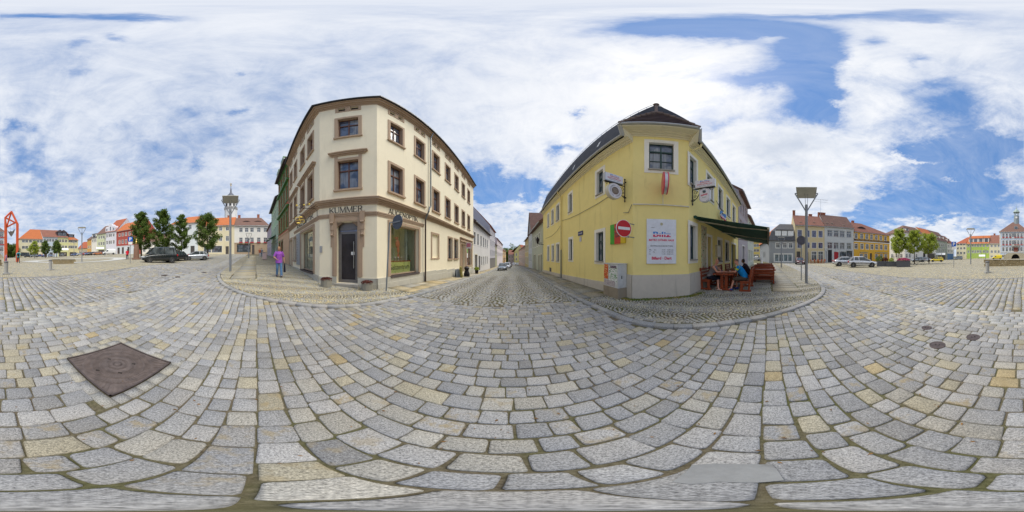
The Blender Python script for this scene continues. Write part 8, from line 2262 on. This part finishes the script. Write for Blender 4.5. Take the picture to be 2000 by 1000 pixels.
def car(name, label, loc, rz, kind, pm, cat='car', group=None, L=None):
 S = SHAPES[kind]; r = empty(name, loc, rz, label, cat, group); W = S['W']
 if L: k = L / S['L']; r.scale = (k, k, k)
 mb = MB(); secs = []
 for (x, zl, zb, wf) in S['st']:
  w = W * wf; zm = zl + (zb - zl) * .5; cs = [(0, zl), (.78 * w, zl), (.97 * w, zl + .10), (w, zm), (.985 * w, zb - .10), (.88 * w, zb - .01), (.5 * w, zb + .03), (0, zb + .035)]
  if kind == 'panel_van' and zb > 1.6: cs = [(0, zl), (.8 * w, zl), (.97 * w, zl + .12), (w, zl + .8), (.95 * w, zb - .25), (.86 * w, zb - .06), (.5 * w, zb), (0, zb + .02)]
  secs.append([(x, y, z) for y, z in cs] + [(x, -y, z) for y, z in cs[-2:0:-1]])
 n = len(secs[0]); vs = [p for s in secs for p in s]
 fs = [(i * n + j, i * n + (j + 1) % n, (i + 1) * n + (j + 1) % n, (i + 1) * n + j) for i in range(len(secs) - 1) for j in range(n)]
 fs += [tuple(range(n)), tuple((len(secs) - 1) * n + j for j in range(n))[::-1]]
 mb.add(vs, fs)
 body = mb.build('body', pm, r, smooth=True)
 sb = body.modifiers.new('sub', 'SUBSURF'); sb.levels = 1; sb.render_levels = 2
 zb = S['st'][3][2]
 if S['g']:
  a, b, c, d = S['g']; H = S['H']; wl, wt_ = .86 * W, .68 * W; z0 = zb - .03
  mb = MB(); mb.hexa([(a, -wl, z0), (d, -wl, z0 - .04), (d, wl, z0 - .04), (a, wl, z0), (b, -wt_, H - .05), (c, -wt_, H - .05), (c, wt_, H - .05), (b, wt_, H - .05)])
  gl = mb.build('windows', CARG, r, bevel=.03)
  mb = MB(); m_ = (b + c) / 2
  mb.hexa([(b - .05, -wt_ - .02, H - .07), (c + .07, -wt_ - .02, H - .07), (c + .07, wt_ + .02, H - .07), (b - .05, wt_ + .02, H - .07), (b + .12, -wt_ + .12, H), (c - .15, -wt_ + .12, H), (c - .15, wt_ - .12, H), (b + .12, wt_ - .12, H)]); mb.build('roof', pm, r, bevel=.03, smooth=False)
  mb = MB()
  for s in (-1, 1):
   mb.bar((d + .02, s * (wl + .005), z0 - .02), (c + .03, s * (wt_ + .01), H - .06), .045, .05); mb.bar((a, s * (wl + .005), z0), (b - .02, s * (wt_ + .01), H - .06), .07, .16)
   x1 = (a + d) / 2 * .55 + .0; x1 = b + (c - b) * .52; mb.bar((x1 + .05, s * (wl + .012), z0), (x1, s * (wt_ + .012), H - .06), .02, .07)
   mb.bar((b + (c - b) * .06, s * (wl + .012), z0), (b + (c - b) * .10, s * (wt_ + .012), H - .06), .02, .10)
  mb.build('pillars', pm, r)
  ex = [(d - .1, wl + .12, z0 + .08)]
 else:
  W2 = W + .002; mb = MB()
  mb.hexa([(1.06, -.8 * W, 2.02), (1.42, -.9 * W, 1.30), (1.42, .9 * W, 1.30), (1.06, .8 * W, 2.02), (1.12, -.8 * W, 2.06), (1.48, -.9 * W, 1.32), (1.48, .9 * W, 1.32), (1.12, .8 * W, 2.06)])
  mb.build('windscreen', CARG, r)
  for s in (-1, 1): mb = MB(); mb.hexa([(.35, s * W * .99, 1.25), (1.2, s * W * .99, 1.2), (1.2, s * W * .9, 1.2), (.35, s * W * .9, 1.25), (.35, s * W * .965, 1.9), (.85, s * W * .965, 1.9), (.85, s * W * .88, 1.9), (.35, s * W * .88, 1.9)]); mb.build('side_window', CARG, r)
  ex = [(1.2, W + .12, 1.35)]
 for s in (-1, 1):
  mb = MB(); x, y, z = ex[0]; mb.ell((x, s * y, z), (.06, .09, .06), 8, 6); mb.build('mirror', pm, r)
 xf, xr = S['st'][-1][0], S['st'][0][0]
 for s in (-1, 1):
  mb = MB(); zf = S['st'][-2][2] - .06; mb.ell((S['st'][-2][0] - .02, s * W * .70, zf), (.20, .17, .09), 10, 8); mb.build('headlight', LAMPW, r)
  mb = MB(); zr_ = S['st'][1][2] - (.12 if kind != 'panel_van' else 1.1); mb.box((xr + .06, s * W * .84, zr_), (.16, .16, .26 if kind != 'hatch' else .22)); mb.build('tail_light', LAMPR, r, bevel=.04)
  mb = MB(); mb.box((0, s * (W + .004), S['st'][3][1] + .34), (S['L'] * .5, .02, .07)); mb.build('side_moulding', TRIM, r)
 for nm, x in (('front_bumper', xf - .03), ('rear_bumper', xr + .03)):
  mb = MB(); mb.box((x, 0, .40), (.12, W * 1.5, .13)); mb.build(nm, TRIM if kind != 'hatch' else pm, r, bevel=.03)
  mb = MB(); mb.box((x + (.07 if x > 0 else -.07), 0, .44 if x > 0 else .5), (.02, .5, .11)); mb.build('number_plate', WHITEP, r)
 mb = MB(); mb.box((xf - .02, 0, .60), (.10, W * .8, .10)); mb.build('grille', TRIM, r)
 for sx_ in (-1, 1):
  for s in (-1, 1):
   x = sx_ * S['wx']; rad = .31 if kind != 'panel_van' else .36
   mb = MB(); mb.lathe([(rad + .055, -.02), (rad + .055, .012)], 22, (x, s * W, rad + .01), ax=(0, s, 0)); mb.build('wheel_arch', TRIM, r)
   mb = MB(); mb.lathe([(rad - .1, -.18), (rad - .01, -.18), (rad, -.14), (rad, -.03), (rad - .03, .015), (rad - .1, .02)], 22, (x, s * (W + .015), rad), ax=(0, s, 0)); w = mb.build('wheel', TYRE, r, smooth=False)
   mb = MB(); c = Vector((x, s * (W + .03), rad)); mb.lathe([(rad - .09, -.02), (rad - .09, .008), (rad - .12, .0)], 20, c, ax=(0, s, 0))
   for k in range(5): a_ = k * 1.2566; e_ = Vector((math.cos(a_), 0, math.sin(a_))); mb.bar(c + e_ * .03, c + e_ * (rad - .1), .05, .02)
   mb.lathe([(.05, -.01), (.05, .015)], 10, c, ax=(0, s, 0)); mb.build('rim', RIM, w)
 return r
def park(name, x, d, kind, pm, label, face='L', turn=0, group=None, cat='car', L=None, dz=.0):
 g = ground_at(x, d); a = R(azd(x)); t = Vector((math.cos(a), -math.sin(a)))   # rightwards in view
 v = {'L': -t, 'R': t, 'C': Vector((-math.sin(a), -math.cos(a))), 'A': Vector((math.sin(a), math.cos(a)))}[face]
 return car(name, label, (g[0], g[1], g[2] + dz), math.atan2(v.y, v.x) + R(turn), kind, pm, cat, group, L)
BLKC = car_paint('black_green_paint', (.012, .018, .02)); BLK2 = car_paint('black_paint', (.012, .012, .014)); SIL = car_paint('silver_paint', (.50, .54, .60), .6); SILW = car_paint('white_silver_paint', (.66, .68, .72), .4)
REDD = car_paint('dark_red_paint', (.12, .012, .02)); YELC = car_paint('yellow_paint', (.78, .62, .02), 0); GRYC = car_paint('grey_paint', (.26, .30, .34), .5); BLUC = car_paint('blue_paint', (.03, .08, .28)); REDC = car_paint('red_paint', (.45, .02, .03), .1); WHC = car_paint('white_car_paint', (.74, .75, .75), 0); ORC = car_paint('orange_paint', (.5, .16, .04), 0)
park('parked_minivan', 311, 20.2, 'minivan', BLKC, 'black minivan parked side-on under the big dark trees', 'L', 14)
park('parked_car', 343, 23.6, 'sedan', BLK2, 'black car half hidden behind the black minivan', 'L', 48)
park('parked_car', 382, 25.6, 'hatch', SIL, 'silver-blue hatchback parked under the rounded tree left of the lamp', 'L', 14)
park('parked_car', 1684, 22.3, 'hatch', SILW, 'pale silver hatchback with red tail light, nearest the plant boxes', 'R', 6)
park('parked_car', 1654, 25.5, 'sedan', SILW, 'silver saloon partly behind the pale silver hatchback', 'R', 14)
park('parked_car', 1562, 33, 'hatch', REDD, 'dark red car facing the camera between slate and cream houses', 'C', 6)
park('parked_car', 1830, 48, 'hatch', YELC, 'bright yellow car beyond the young trees', 'L', 0)
park('parked_car', 1793, 46, 'hatch', GRYC, 'grey car under the middle young tree', 'L', 10); park('parked_car', 1805, 49, 'sedan', SIL, 'silver-blue car just left of the yellow one', 'L', 4)
park('parked_van', 1947, 76, 'panel_van', YELC, 'bright yellow delivery van left of the town hall stair', 'L', 0, cat='van', L=4.9)
park('parked_car', 1872, 80, 'minivan', GRYC, 'grey pickup-like car before the cream end house', 'L', 0, L=4.2)
park('parked_van', 213, 66, 'panel_van', WHC, 'white delivery van in front of the ornate gabled house', 'L', 0, cat='van')
gc = 'cars parked along the far south-west side'
for x, d, k, pm, f, lab in ((54, 80, 'hatch', BLK2, 'L', 'dark car left of the first clipped tree'), (66, 78, 'hatch', GRYC, 'L', 'grey car below the first clipped tree'), (78, 79, 'sedan', BLUC, 'L', 'dark blue car between first and second clipped trees'), (98, 80, 'hatch', BLUC, 'C', 'dark blue car below the pale blue house'),
 (122, 79, 'hatch', BLK2, 'C', 'black car under the white cafe awning'), (146, 76, 'hatch', BLUC, 'L', 'blue car near the far red-roofed house'), (157, 74, 'hatch', SIL, 'L', 'silver car left of the tall lamp in the far car row'), (166, 72, 'hatch', REDC, 'L', 'red car just right of the tall lamp'),
 (173, 70, 'hatch', BLUC, 'L', 'blue car second right of the tall lamp'), (181, 69, 'sedan', BLK2, 'L', 'black car in the middle of the far car row'), (189.5, 68, 'hatch', ORC, 'L', 'orange-brown car in the far car row near the van'), (197, 69, 'hatch', REDD, 'L', 'dark red car next to the white delivery van')):
 park('parked_car', x, d, k, pm, lab, f, 8, gc)
gc = 'cars parked down the narrow street'
for x, d, k, pm, lab in ((981.5, 32.5, 'sedan', GRYC, 'dark grey car facing the camera, first of those parked down the street'), (990.5, 41, 'hatch', SILW, 'white silver car second in the street row'), (994, 50, 'hatch', BLK2, 'black car third in the street row'), (1004, 84, 'sedan', SILW, 'white car far down where the street bends'), (1010, 88, 'sedan', SIL, 'silver car furthest down the street')):
 r = park('parked_car', x, d, k, pm, lab, 'C', -2, gc)
park('parked_car', 1475, 60, 'hatch', WHC, 'white car far down the side street before the yellow house', 'L', 10); park('parked_car', 1479, 68, 'hatch', SIL, 'silver car behind the white one in the side street', 'R', 0)
# bicycles under the young trees
def bicycle(x, d, label, turn=0, dark=True):
 r = empty('bicycle', ground_at(x, d), R(-azd(x)) + R(turn), label, 'bicycle', 'parked bicycles')
 FM = BLK2
 for s in (-.52, .52):
  mb = MB(); n = 20; mb.path([(s + .33 * math.cos(2 * math.pi * k / n), 0, .34 + .33 * math.sin(2 * math.pi * k / n)) for k in range(n + 1)], .016, 5)
  for k in range(8): mb.tube((s, 0, .34), (s + .32 * math.cos(k * .785), 0, .34 + .32 * math.sin(k * .785)), .004, n=4)
  mb.build('wheel', TYRE, r)
 mb = MB(); P = [(-.52, .34), (-.05, .32), (-.18, .82), (.38, .86), (-.05, .32)]
 for a, b in (((-.52, .34), (-.05, .32)), ((-.05, .32), (-.18, .85)), ((-.52, .34), (-.16, .78)), ((-.16, .76), (.38, .82)), ((-.05, .32), (.38, .78)), ((.36, .95), (.52, .34))): mb.tube((a[0], 0, a[1]), (b[0], 0, b[1]), .018, n=6)
 mb.build('frame', FM, r)
 mb = MB(); mb.ell((-.19, 0, .90), (.13, .07, .035)); mb.build('saddle', TYRE, r); mb = MB(); mb.tube((.34, -.26, .99), (.34, .26, .99), .014); mb.tube((.36, 0, .92), (.34, 0, .99), .014); mb.build('handlebar', STEEL, r)
bicycle(1781, 25, 'dark bicycle leaning right of the pink flower box', 10); bicycle(1796, 27, 'dark bicycle parked under the middle young tree', -14)
# ============================================================ PEOPLE
SKIN = paint('skin', (.50, .27, .18), .55, 0, .06, .35, 9); SKINR = paint('skin_ruddy', (.60, .29, .20), .55, 0, .08, .35, 9)
HAIRB = paint('hair_blond', (.36, .20, .09), .6, 0, .3, .3, 30); HAIRD = paint('hair_dark', (.03, .02, .018), .6, 0, .3, .3, 30)
def cloth(name, c): return paint(name, c, .85, 0, .18, .15, 5)
def V3(*a): return Vector(a)
def caps(mb, a, b, ra, rb, n=12):
 a, b = Vector(a), Vector(b); mb.tube(a, b, ra, rb, n); mb.ell(a, (ra,) * 3, n, 8); mb.ell(b, (rb,) * 3, n, 8)
def remesh(o, v, it=3):
 m = o.modifiers.new('remesh', 'REMESH'); m.mode = 'VOXEL'; m.voxel_size = v; m.use_smooth_shade = True
 s = o.modifiers.new('smooth', 'SMOOTH'); s.iterations = it; s.factor = .5
def hand(mb, wrist, d, palm_n, s=1.0, curl=.5):
 """palm plus five separate tapering fingers"""
 d = Vector(d).normalized(); pn = Vector(palm_n); pn = (pn - d * pn.dot(d)).normalized(); sd_ = d.cross(pn)
 w = Vector(wrist); p = w + d * .085 * s
 for k in (-1.2, -.4, .4, 1.2): caps(mb, w + sd_ * .012 * k * s, p + sd_ * .021 * k * s, .017 * s, .014 * s, 8)
 for k, l in zip((-1.5, -.5, .5, 1.5), (.062, .076, .072, .056)):
  a = p + sd_ * .0195 * k * s; b = a + (d * math.cos(curl * .6) + pn * math.sin(curl * .6)) * l * .45 * s; c = b + (d * math.cos(curl * 1.6) + pn * math.sin(curl * 1.6)) * l * .55 * s
  caps(mb, a, b, .0095 * s, .0088 * s, 7); caps(mb, b, c, .0088 * s, .0072 * s, 7)
 a = w + d * .03 * s - sd_ * .028 * s; b = a + (d * .6 - sd_ * .8 + pn * .3).normalized() * .035 * s; c = b + (d * .9 - sd_ * .1 + pn * .4).normalized() * .03 * s
 caps(mb, a, b, .012 * s, .010 * s, 7); caps(mb, b, c, .010 * s, .008 * s, 7)
def head(mb, c, f, s=1.0, up=(0, 0, 1)):
 f = Vector(f).normalized(); up = Vector(up); x = f.cross(up).normalized(); up = x.cross(f); m = Matrix((x, f, up)).transposed(); c = Vector(c)
 P = lambda a, b, e: c + m @ Vector((a, b, e)) * s
 mb.ell(P(0, -.012, .03), (.076 * s, .096 * s, .095 * s), 16, 12, m); mb.ell(P(0, .022, -.045), (.058 * s, .068 * s, .07 * s), 14, 10, m); mb.ell(P(0, .05, -.088), (.03 * s, .028 * s, .026 * s), 10, 8, m)
 caps(mb, P(0, .088, .018), P(0, .108, -.018), .009 * s, .014 * s, 8); mb.ell(P(0, .082, -.055), (.026 * s, .014 * s, .010 * s), 10, 6, m)
 for s_ in (-1, 1): mb.ell(P(s_ * .078, -.008, -.005), (.011 * s, .02 * s, .032 * s), 8, 8, m); mb.ell(P(s_ * .034, .078, -.018), (.022 * s, .018 * s, .018 * s), 8, 6, m); mb.ell(P(s_ * .031, .082, .038), (.024 * s, .012 * s, .008 * s), 8, 6, m)
 return m, P
def face_parts(par, P, m, s=1.0):
 mb = MB()
 for s_ in (-1, 1): mb.ell(P(s_ * .031, .086, .018), (.0125 * s, .007 * s, .007 * s), 8, 6, m)
 mb.build('eyes', paint('eye_dark', (.05, .04, .035), .3), par)
 mb = MB(); mb.ell(P(0, .094, -.055), (.022 * s, .006 * s, .0055 * s), 8, 6, m); mb.build('lips', paint('lips', (.35, .12, .10), .5), par)
def loft(mb, secs, n=20):
 """secs: (centre, rx, ry) ellipses stacked"""
 vs = []
 for (c, rx, ry) in secs:
  for i in range(n): t = 2 * math.pi * i / n; q = 1 + .03 * math.sin(5 * t + c[2] * 9); vs.append((c[0] + rx * math.cos(t) * q, c[1] + ry * math.sin(t) * q, c[2]))
 k = len(secs); fs = [(j * n + i, j * n + (i + 1) % n, (j + 1) * n + (i + 1) % n, (j + 1) * n + i) for j in range(k - 1) for i in range(n)] + [tuple(range(n - 1, -1, -1)), tuple((k - 1) * n + i for i in range(n))]
 mb.add(vs, fs)
def shoe(mb, ankle, d, s=1.0):
 d = Vector(d).normalized(); a = Vector(ankle); a = Vector((a.x, a.y, max(.05, a.z - .03))); caps(mb, a - d * .05 * s - V3(0, 0, .015), a + d * .15 * s - V3(0, 0, .02), .042 * s, .034 * s, 10); caps(mb, a, a + V3(0, 0, .03), .045 * s, .04 * s, 10)
def person_walk(loc, rz, label, top, legs, hair, shoes_m, H=1.66, skirt=None, voxel=.012, arm_r=None, arm_l=None, stride=.14, longtop=0, skin=SKIN, faced=True, hairstyle='short', group=None, sleeve=.5):
 r = empty('person', loc, rz, label, 'person', group); r.scale = (H / 1.66,) * 3
 arm_r = arm_r or ((.26, .02, 1.08), (.27, .08, .84)); arm_l = arm_l or ((-.26, -.02, 1.08), (-.27, .04, .84))
 kr, ar = (.10, .03, .49), (.11, -stride * .6, .10); kl, al = (-.11, stride * .8, .50), (-.12, stride * 1.3, .09)
 mb = MB(); loft(mb, [((0, 0, .80), .12, .09), ((0, 0, .90), .155, .11), ((0, .0, 1.0), .145, .10), ((0, .01, 1.12), .135, .10), ((0, .01, 1.28), .16, .11), ((0, 0, 1.36), .15, .09), ((0, 0, 1.41), .07, .06)])
 caps(mb, (0, 0, 1.38), (0, .015, 1.46), .052, .048)
 m, P = head(mb, (0, .03, 1.545), (0.12, 1, -.05), .98)
 for s, (e, w) in ((1, arm_r), (-1, arm_l)):
  sh = V3(s * .175, 0, 1.35); caps(mb, sh, e, .047, .036); caps(mb, e, w, .036, .024); hand(mb, w, Vector(w) - Vector(e), (-s, .3, 0), .95, .7)
 for h_, k, a in (((.085, 0, .86), kr, ar), ((-.085, 0, .86), kl, al)): caps(mb, h_, k, .085, .052); caps(mb, k, a, .052, .034); caps(mb, a, V3(*a) + V3(0, .12, -.05), .035, .025)
 b = mb.build('body', skin, r); remesh(b, voxel)
 if faced: face_parts(b, P, m)
 mb = MB(); bt_ = .78 - longtop
 loft(mb, [((0, 0, bt_), .195, .15), ((0, .0, .95), .19, .145), ((0, .015, 1.12), .175, .14), ((0, .02, 1.26), .185, .145), ((0, .0, 1.36), .165, .11), ((0, 0, 1.41), .085, .075)])
 for s, (e, w) in ((1, arm_r), (-1, arm_l)): sh = V3(s * .17, 0, 1.345); caps(mb, sh, sh.lerp(V3(*e), sleeve + .25), .066, .062)
 t = mb.build('top', top, r); remesh(t, voxel)
 mb = MB(); loft(mb, [((0, 0, .80), .15, .12), ((0, 0, .95), .165, .125)])
 for h_, k, a in (((.09, 0, .86), kr, ar), ((-.09, 0, .86), kl, al)): caps(mb, h_, k, .10, .072); caps(mb, k, V3(*a) + V3(0, 0, -.02), .072, .062)
 t = mb.build('trousers', legs, r); remesh(t, voxel)
 for a in (ar, al): mb = MB(); shoe(mb, a, (0.1, 1, 0)); t = mb.build('shoe', shoes_m, r); remesh(t, voxel)
 mb = MB(); mb.ell(P(0, -.025, .05), (.086, .10, .088), 14, 10, m); mb.ell(P(0, -.06, -.0), (.08, .06, .09), 12, 8, m)
 for s in (-1, 1): mb.ell(P(s * .068, -.01, .02), (.022, .05, .06), 8, 8, m)
 if hairstyle == 'bob': mb.ell(P(0, -.05, -.04), (.09, .06, .10), 12, 8, m)
 t = mb.build('hair', hair, b); remesh(t, voxel)
 return r
g = ground_at(545, 9.35, True)
w_ = person_walk(g, R(81.9 + 180 + 4), 'woman in a long purple t-shirt and jeans walking past the shop window', cloth('purple_shirt', (.33, .10, .48)), cloth('blue_jeans', (.10, .20, .36)), HAIRB, cloth('dark_shoe', (.02, .03, .05)),
 1.72, arm_r=((.29, .06, 1.10), (.15, .26, .98)), arm_l=((-.27, -.04, 1.08), (-.29, .05, .85)), longtop=.02, hairstyle='bob', voxel=.010)
m = Matrix.Rotation(w_.rotation_euler.z, 3, 'Z'); hp = Vector(g) + m @ (V3(-.30, .06, .74) * (1.72 / 1.66))
r = empty('shopping_bag', hp, w_.rotation_euler.z, 'black shopping bag hanging from the hand of the woman in purple', 'bag')
mb = MB(); mb.hexa([(-.06, -.15, -.48), (.06, -.15, -.48), (.06, .15, -.48), (-.06, .15, -.48), (-.03, -.13, -.08), (.03, -.13, -.08), (.03, .13, -.08), (-.03, .13, -.08)]); mb.build('sack', cloth('bag_black', (.015, .015, .03)), r, bevel=.02)
mb = MB()
for s in (-1, 1): mb.path([(s * .02, -.09, -.08), (s * .012, -.03, .03), (s * .012, .03, .03), (s * .02, .09, -.08)], .008, 6)
mb.build('handles', cloth('bag_black', (.015, .015, .03)), r)
def seated(loc, rz, label, top, shorts, hair, shoe_m, skin, headdir, ank_r, ank_l, hands, voxel=.010, tank=False, yoke=None, lean=.22, hair_len=.0):
 r = empty('person', loc, rz, label, 'person', 'people at the bistro tables')
 py = -.04; ch = (0, lean * .7, .93); nk = (0, lean, 1.10)
 kr, kl = (.20, .40, .50), (-.16, .42, .50)
 mb = MB(); caps(mb, (.08, py, .54), (-.08, py, .54), .12, .12); caps(mb, (0, py, .58), ch, .135, .15); caps(mb, (.09, lean * .75, .98), (-.09, lean * .75, .98), .10, .10); caps(mb, (.15, lean * .85, 1.04), (-.15, lean * .85, 1.04), .06, .06); caps(mb, nk, (0, lean + .05, 1.18), .056, .052)
 hc = V3(0, lean + .085, 1.265); m, P = head(mb, hc, headdir)
 arms = []
 for s, (e, w, d) in zip((1, -1), hands):
  sh = V3(s * .20, lean * .85, 1.04); caps(mb, sh, e, .055, .040); caps(mb, e, w, .042, .027); hand(mb, w, d, (0, 0, -1), 1.0, .6); arms.append((sh, V3(*e)))
 for k, a, s in ((kr, ank_r, 1), (kl, ank_l, -1)): caps(mb, (s * .10, py + .03, .53), k, .09, .06); caps(mb, k, a, .058, .037); caps(mb, a, V3(*a) + V3(.02, .13, -.05), .036, .026)
 b = mb.build('body', skin, r); remesh(b, voxel); face_parts(b, P, m)
 mb = MB(); caps(mb, (.07, py, .58), (-.07, py, .58), .142, .142); caps(mb, (0, py + .01, .64), ch, .155, .165); caps(mb, (.085, lean * .75, .985), (-.085, lean * .75, .985), .118, .118)
 if not tank:
  caps(mb, (.14, lean * .84, 1.035), (-.14, lean * .84, 1.035), .085, .085)
  for sh, e in arms: caps(mb, sh, sh.lerp(e, .55), .075, .068)
 else:
  for s in (-1, 1): caps(mb, (s * .085, lean * .8 + .06, 1.03), (s * .085, lean * .85, 1.085), .035, .03)
 t = mb.build('top', top, r); remesh(t, voxel)
 if yoke:
  mb = MB()
  for (sh, e), s in zip(arms, (1, -1)): caps(mb, sh + V3(-s * .03, 0, 0), sh.lerp(e, .5), .083, .074)
  t2 = mb.build('shoulder_panel', yoke, t); remesh(t2, voxel)
 mb = MB(); caps(mb, (.09, py, .535), (-.09, py, .535), .135, .135)
 for k, s in ((kr, 1), (kl, -1)): caps(mb, (s * .10, py + .03, .53), V3(*k) + V3(0, -.02, 0), .115, .092)
 t = mb.build('shorts', shorts, r); remesh(t, voxel)
 for a in (ank_r, ank_l): mb = MB(); shoe(mb, a, (.12, 1, 0), .95); t = mb.build('shoe', shoe_m, r); remesh(t, voxel)
 mb = MB(); mb.ell(P(0, -.02, .042), (.080, .100, .088), 14, 10, m);
 if hair_len: mb.ell(P(0, -.05, -.0), (.088, .07, .12), 12, 10, m)
 t = mb.build('hair', hair, b); remesh(t, voxel)
 return r
zb_ = tz(TX, 2.6) + KERB_H
seated((TX - .28, 2.62, zb_), math.pi, 'ruddy bald man in a grey tank top and black shorts leaning on the red table', cloth('tank_grey', (.22, .20, .21)), cloth('shorts_black', (.015, .016, .03)), SKINR, paint('sandal_pale', (.5, .42, .38), .7), SKINR,
 (.75, .55, .0), (.42, .50, .09), (-.02, .30, .09), [((.30, .40, .82), (.14, .66, .815), (-.6, .8, -.02)), ((-.26, .42, .82), (-.08, .68, .815), (.5, .8, -.02))], tank=True)
seated((TX - .22, 1.08, zb_), 0, 'man in a bright blue jersey with lime shoulders sitting with his back to the square', cloth('jersey_blue', (.01, .22, .55)), cloth('shorts_brown', (.09, .07, .055)), paint('hair_cropped', (.16, .10, .08), .8), paint('trainer_blue', (.02, .06, .30), .5), SKINR,
 (-.7, .65, -.05), (.12, .34, .09), (-.30, .52, .09), [((.28, .40, .82), (.10, .62, .815), (-.5, .8, -.02)), ((-.30, .34, .84), (-.18, .60, .815), (.3, .8, -.02))], yoke=cloth('jersey_lime', (.50, .62, .03)), lean=.26)
seated((9.75, 1.2, tz(9.8, 1.2) + KERB_H), 0, 'dark-haired person at the second table, half hidden behind the blue jersey', cloth('dark_top', (.04, .025, .035)), cloth('shorts_dark', (.02, .02, .03)), HAIRD, paint('dark_shoe2', (.02, .02, .02), .6), SKIN,
 (.1, 1, 0), (.12, .38, .09), (-.12, .40, .09), [((.28, .36, .82), (.10, .58, .815), (-.5, .8, 0)), ((-.28, .36, .82), (-.10, .58, .815), (.5, .8, 0))], voxel=.014, hair_len=1)
NJ = cloth('navy_trousers', (.02, .025, .06))
person_walk(ground_at(248.6, 27), R(-azd(248.6)), 'distant person in a red shirt and dark shorts beside the stone pillar', cloth('red_shirt', (.55, .02, .04)), NJ, HAIRD, cloth('dark_shoe', (.02, .03, .05)), 1.68, voxel=.02, faced=False)
person_walk(ground_at(36, 22), R(-azd(36)) + .3, 'person in a turquoise top and dark trousers passing the right leg of the orange frame', cloth('turquoise_shirt', (.06, .42, .48)), cloth('grey_trousers', (.06, .06, .06)), HAIRD, cloth('dark_shoe', (.02, .03, .05)), 1.66, voxel=.018, faced=False, arm_r=((.34, .1, 1.1), (.42, .28, .95)))
r = empty('rucksack', Vector(ground_at(35.2, 21.9)) + V3(0, 0, 1.0), R(-azd(36)) + .3, 'black rucksack on the back of the turquoise walker', 'rucksack'); mb = MB(); mb.ell((-.02, -.18, .12), (.15, .12, .24)); mb.build('pack', cloth('bag_black', (.015, .015, .03)), r); mb = MB(); mb.tube((.08, -.1, .3), (.08, .1, .28), .02); mb.tube((-.1, -.1, .3), (-.1, .1, .28), .02); mb.build('strap', cloth('bag_black', (.015, .015, .03)), r)
person_walk(ground_at(12.3, 25), R(-azd(12)) + 1.2, 'small person in pink by the left leg of the orange frame', cloth('pink_shirt', (.45, .25, .42)), cloth('blue_jeans', (.10, .20, .36)), HAIRB, cloth('dark_shoe', (.02, .03, .05)), 1.35, voxel=.02, faced=False)
person_walk(ground_at(507.5, 31, True), R(-azd(507)) + math.pi, 'person in an orange top, left of a pair far along the west pavement', cloth('orange_shirt', (.50, .16, .08)), cloth('pale_trousers', (.5, .5, .52)), HAIRB, cloth('dark_shoe', (.02, .03, .05)), 1.66, voxel=.025, faced=False, group='pair on the west pavement')
person_walk(ground_at(511, 31.3, True), R(-azd(511)) + math.pi, 'person in blue, right of a pair far along the west pavement', cloth('pale_blue_top', (.30, .36, .45)), cloth('blue_jeans', (.10, .20, .36)), HAIRD, cloth('dark_shoe', (.02, .03, .05)), 1.70, voxel=.025, faced=False, group='pair on the west pavement')
for i, (x, d, c, lab) in enumerate(((82, 74, (.55, .30, .28), 'tiny figure in pale pink below the second clipped tree'), (105.5, 62, (.50, .22, .12), 'tiny crouched-looking figure in orange left of the rubble wall'), (127, 76, (.5, .48, .42), 'tiny figure in cream near the white cafe awning'))):
 person_walk(ground_at(x, d), R(-azd(x) + 60 * i), lab, cloth('far_top_%s' % 'abc'[i], c), NJ, HAIRD, cloth('dark_shoe', (.02, .03, .05)), 1.65, voxel=.035, faced=False, group='people in the far square')
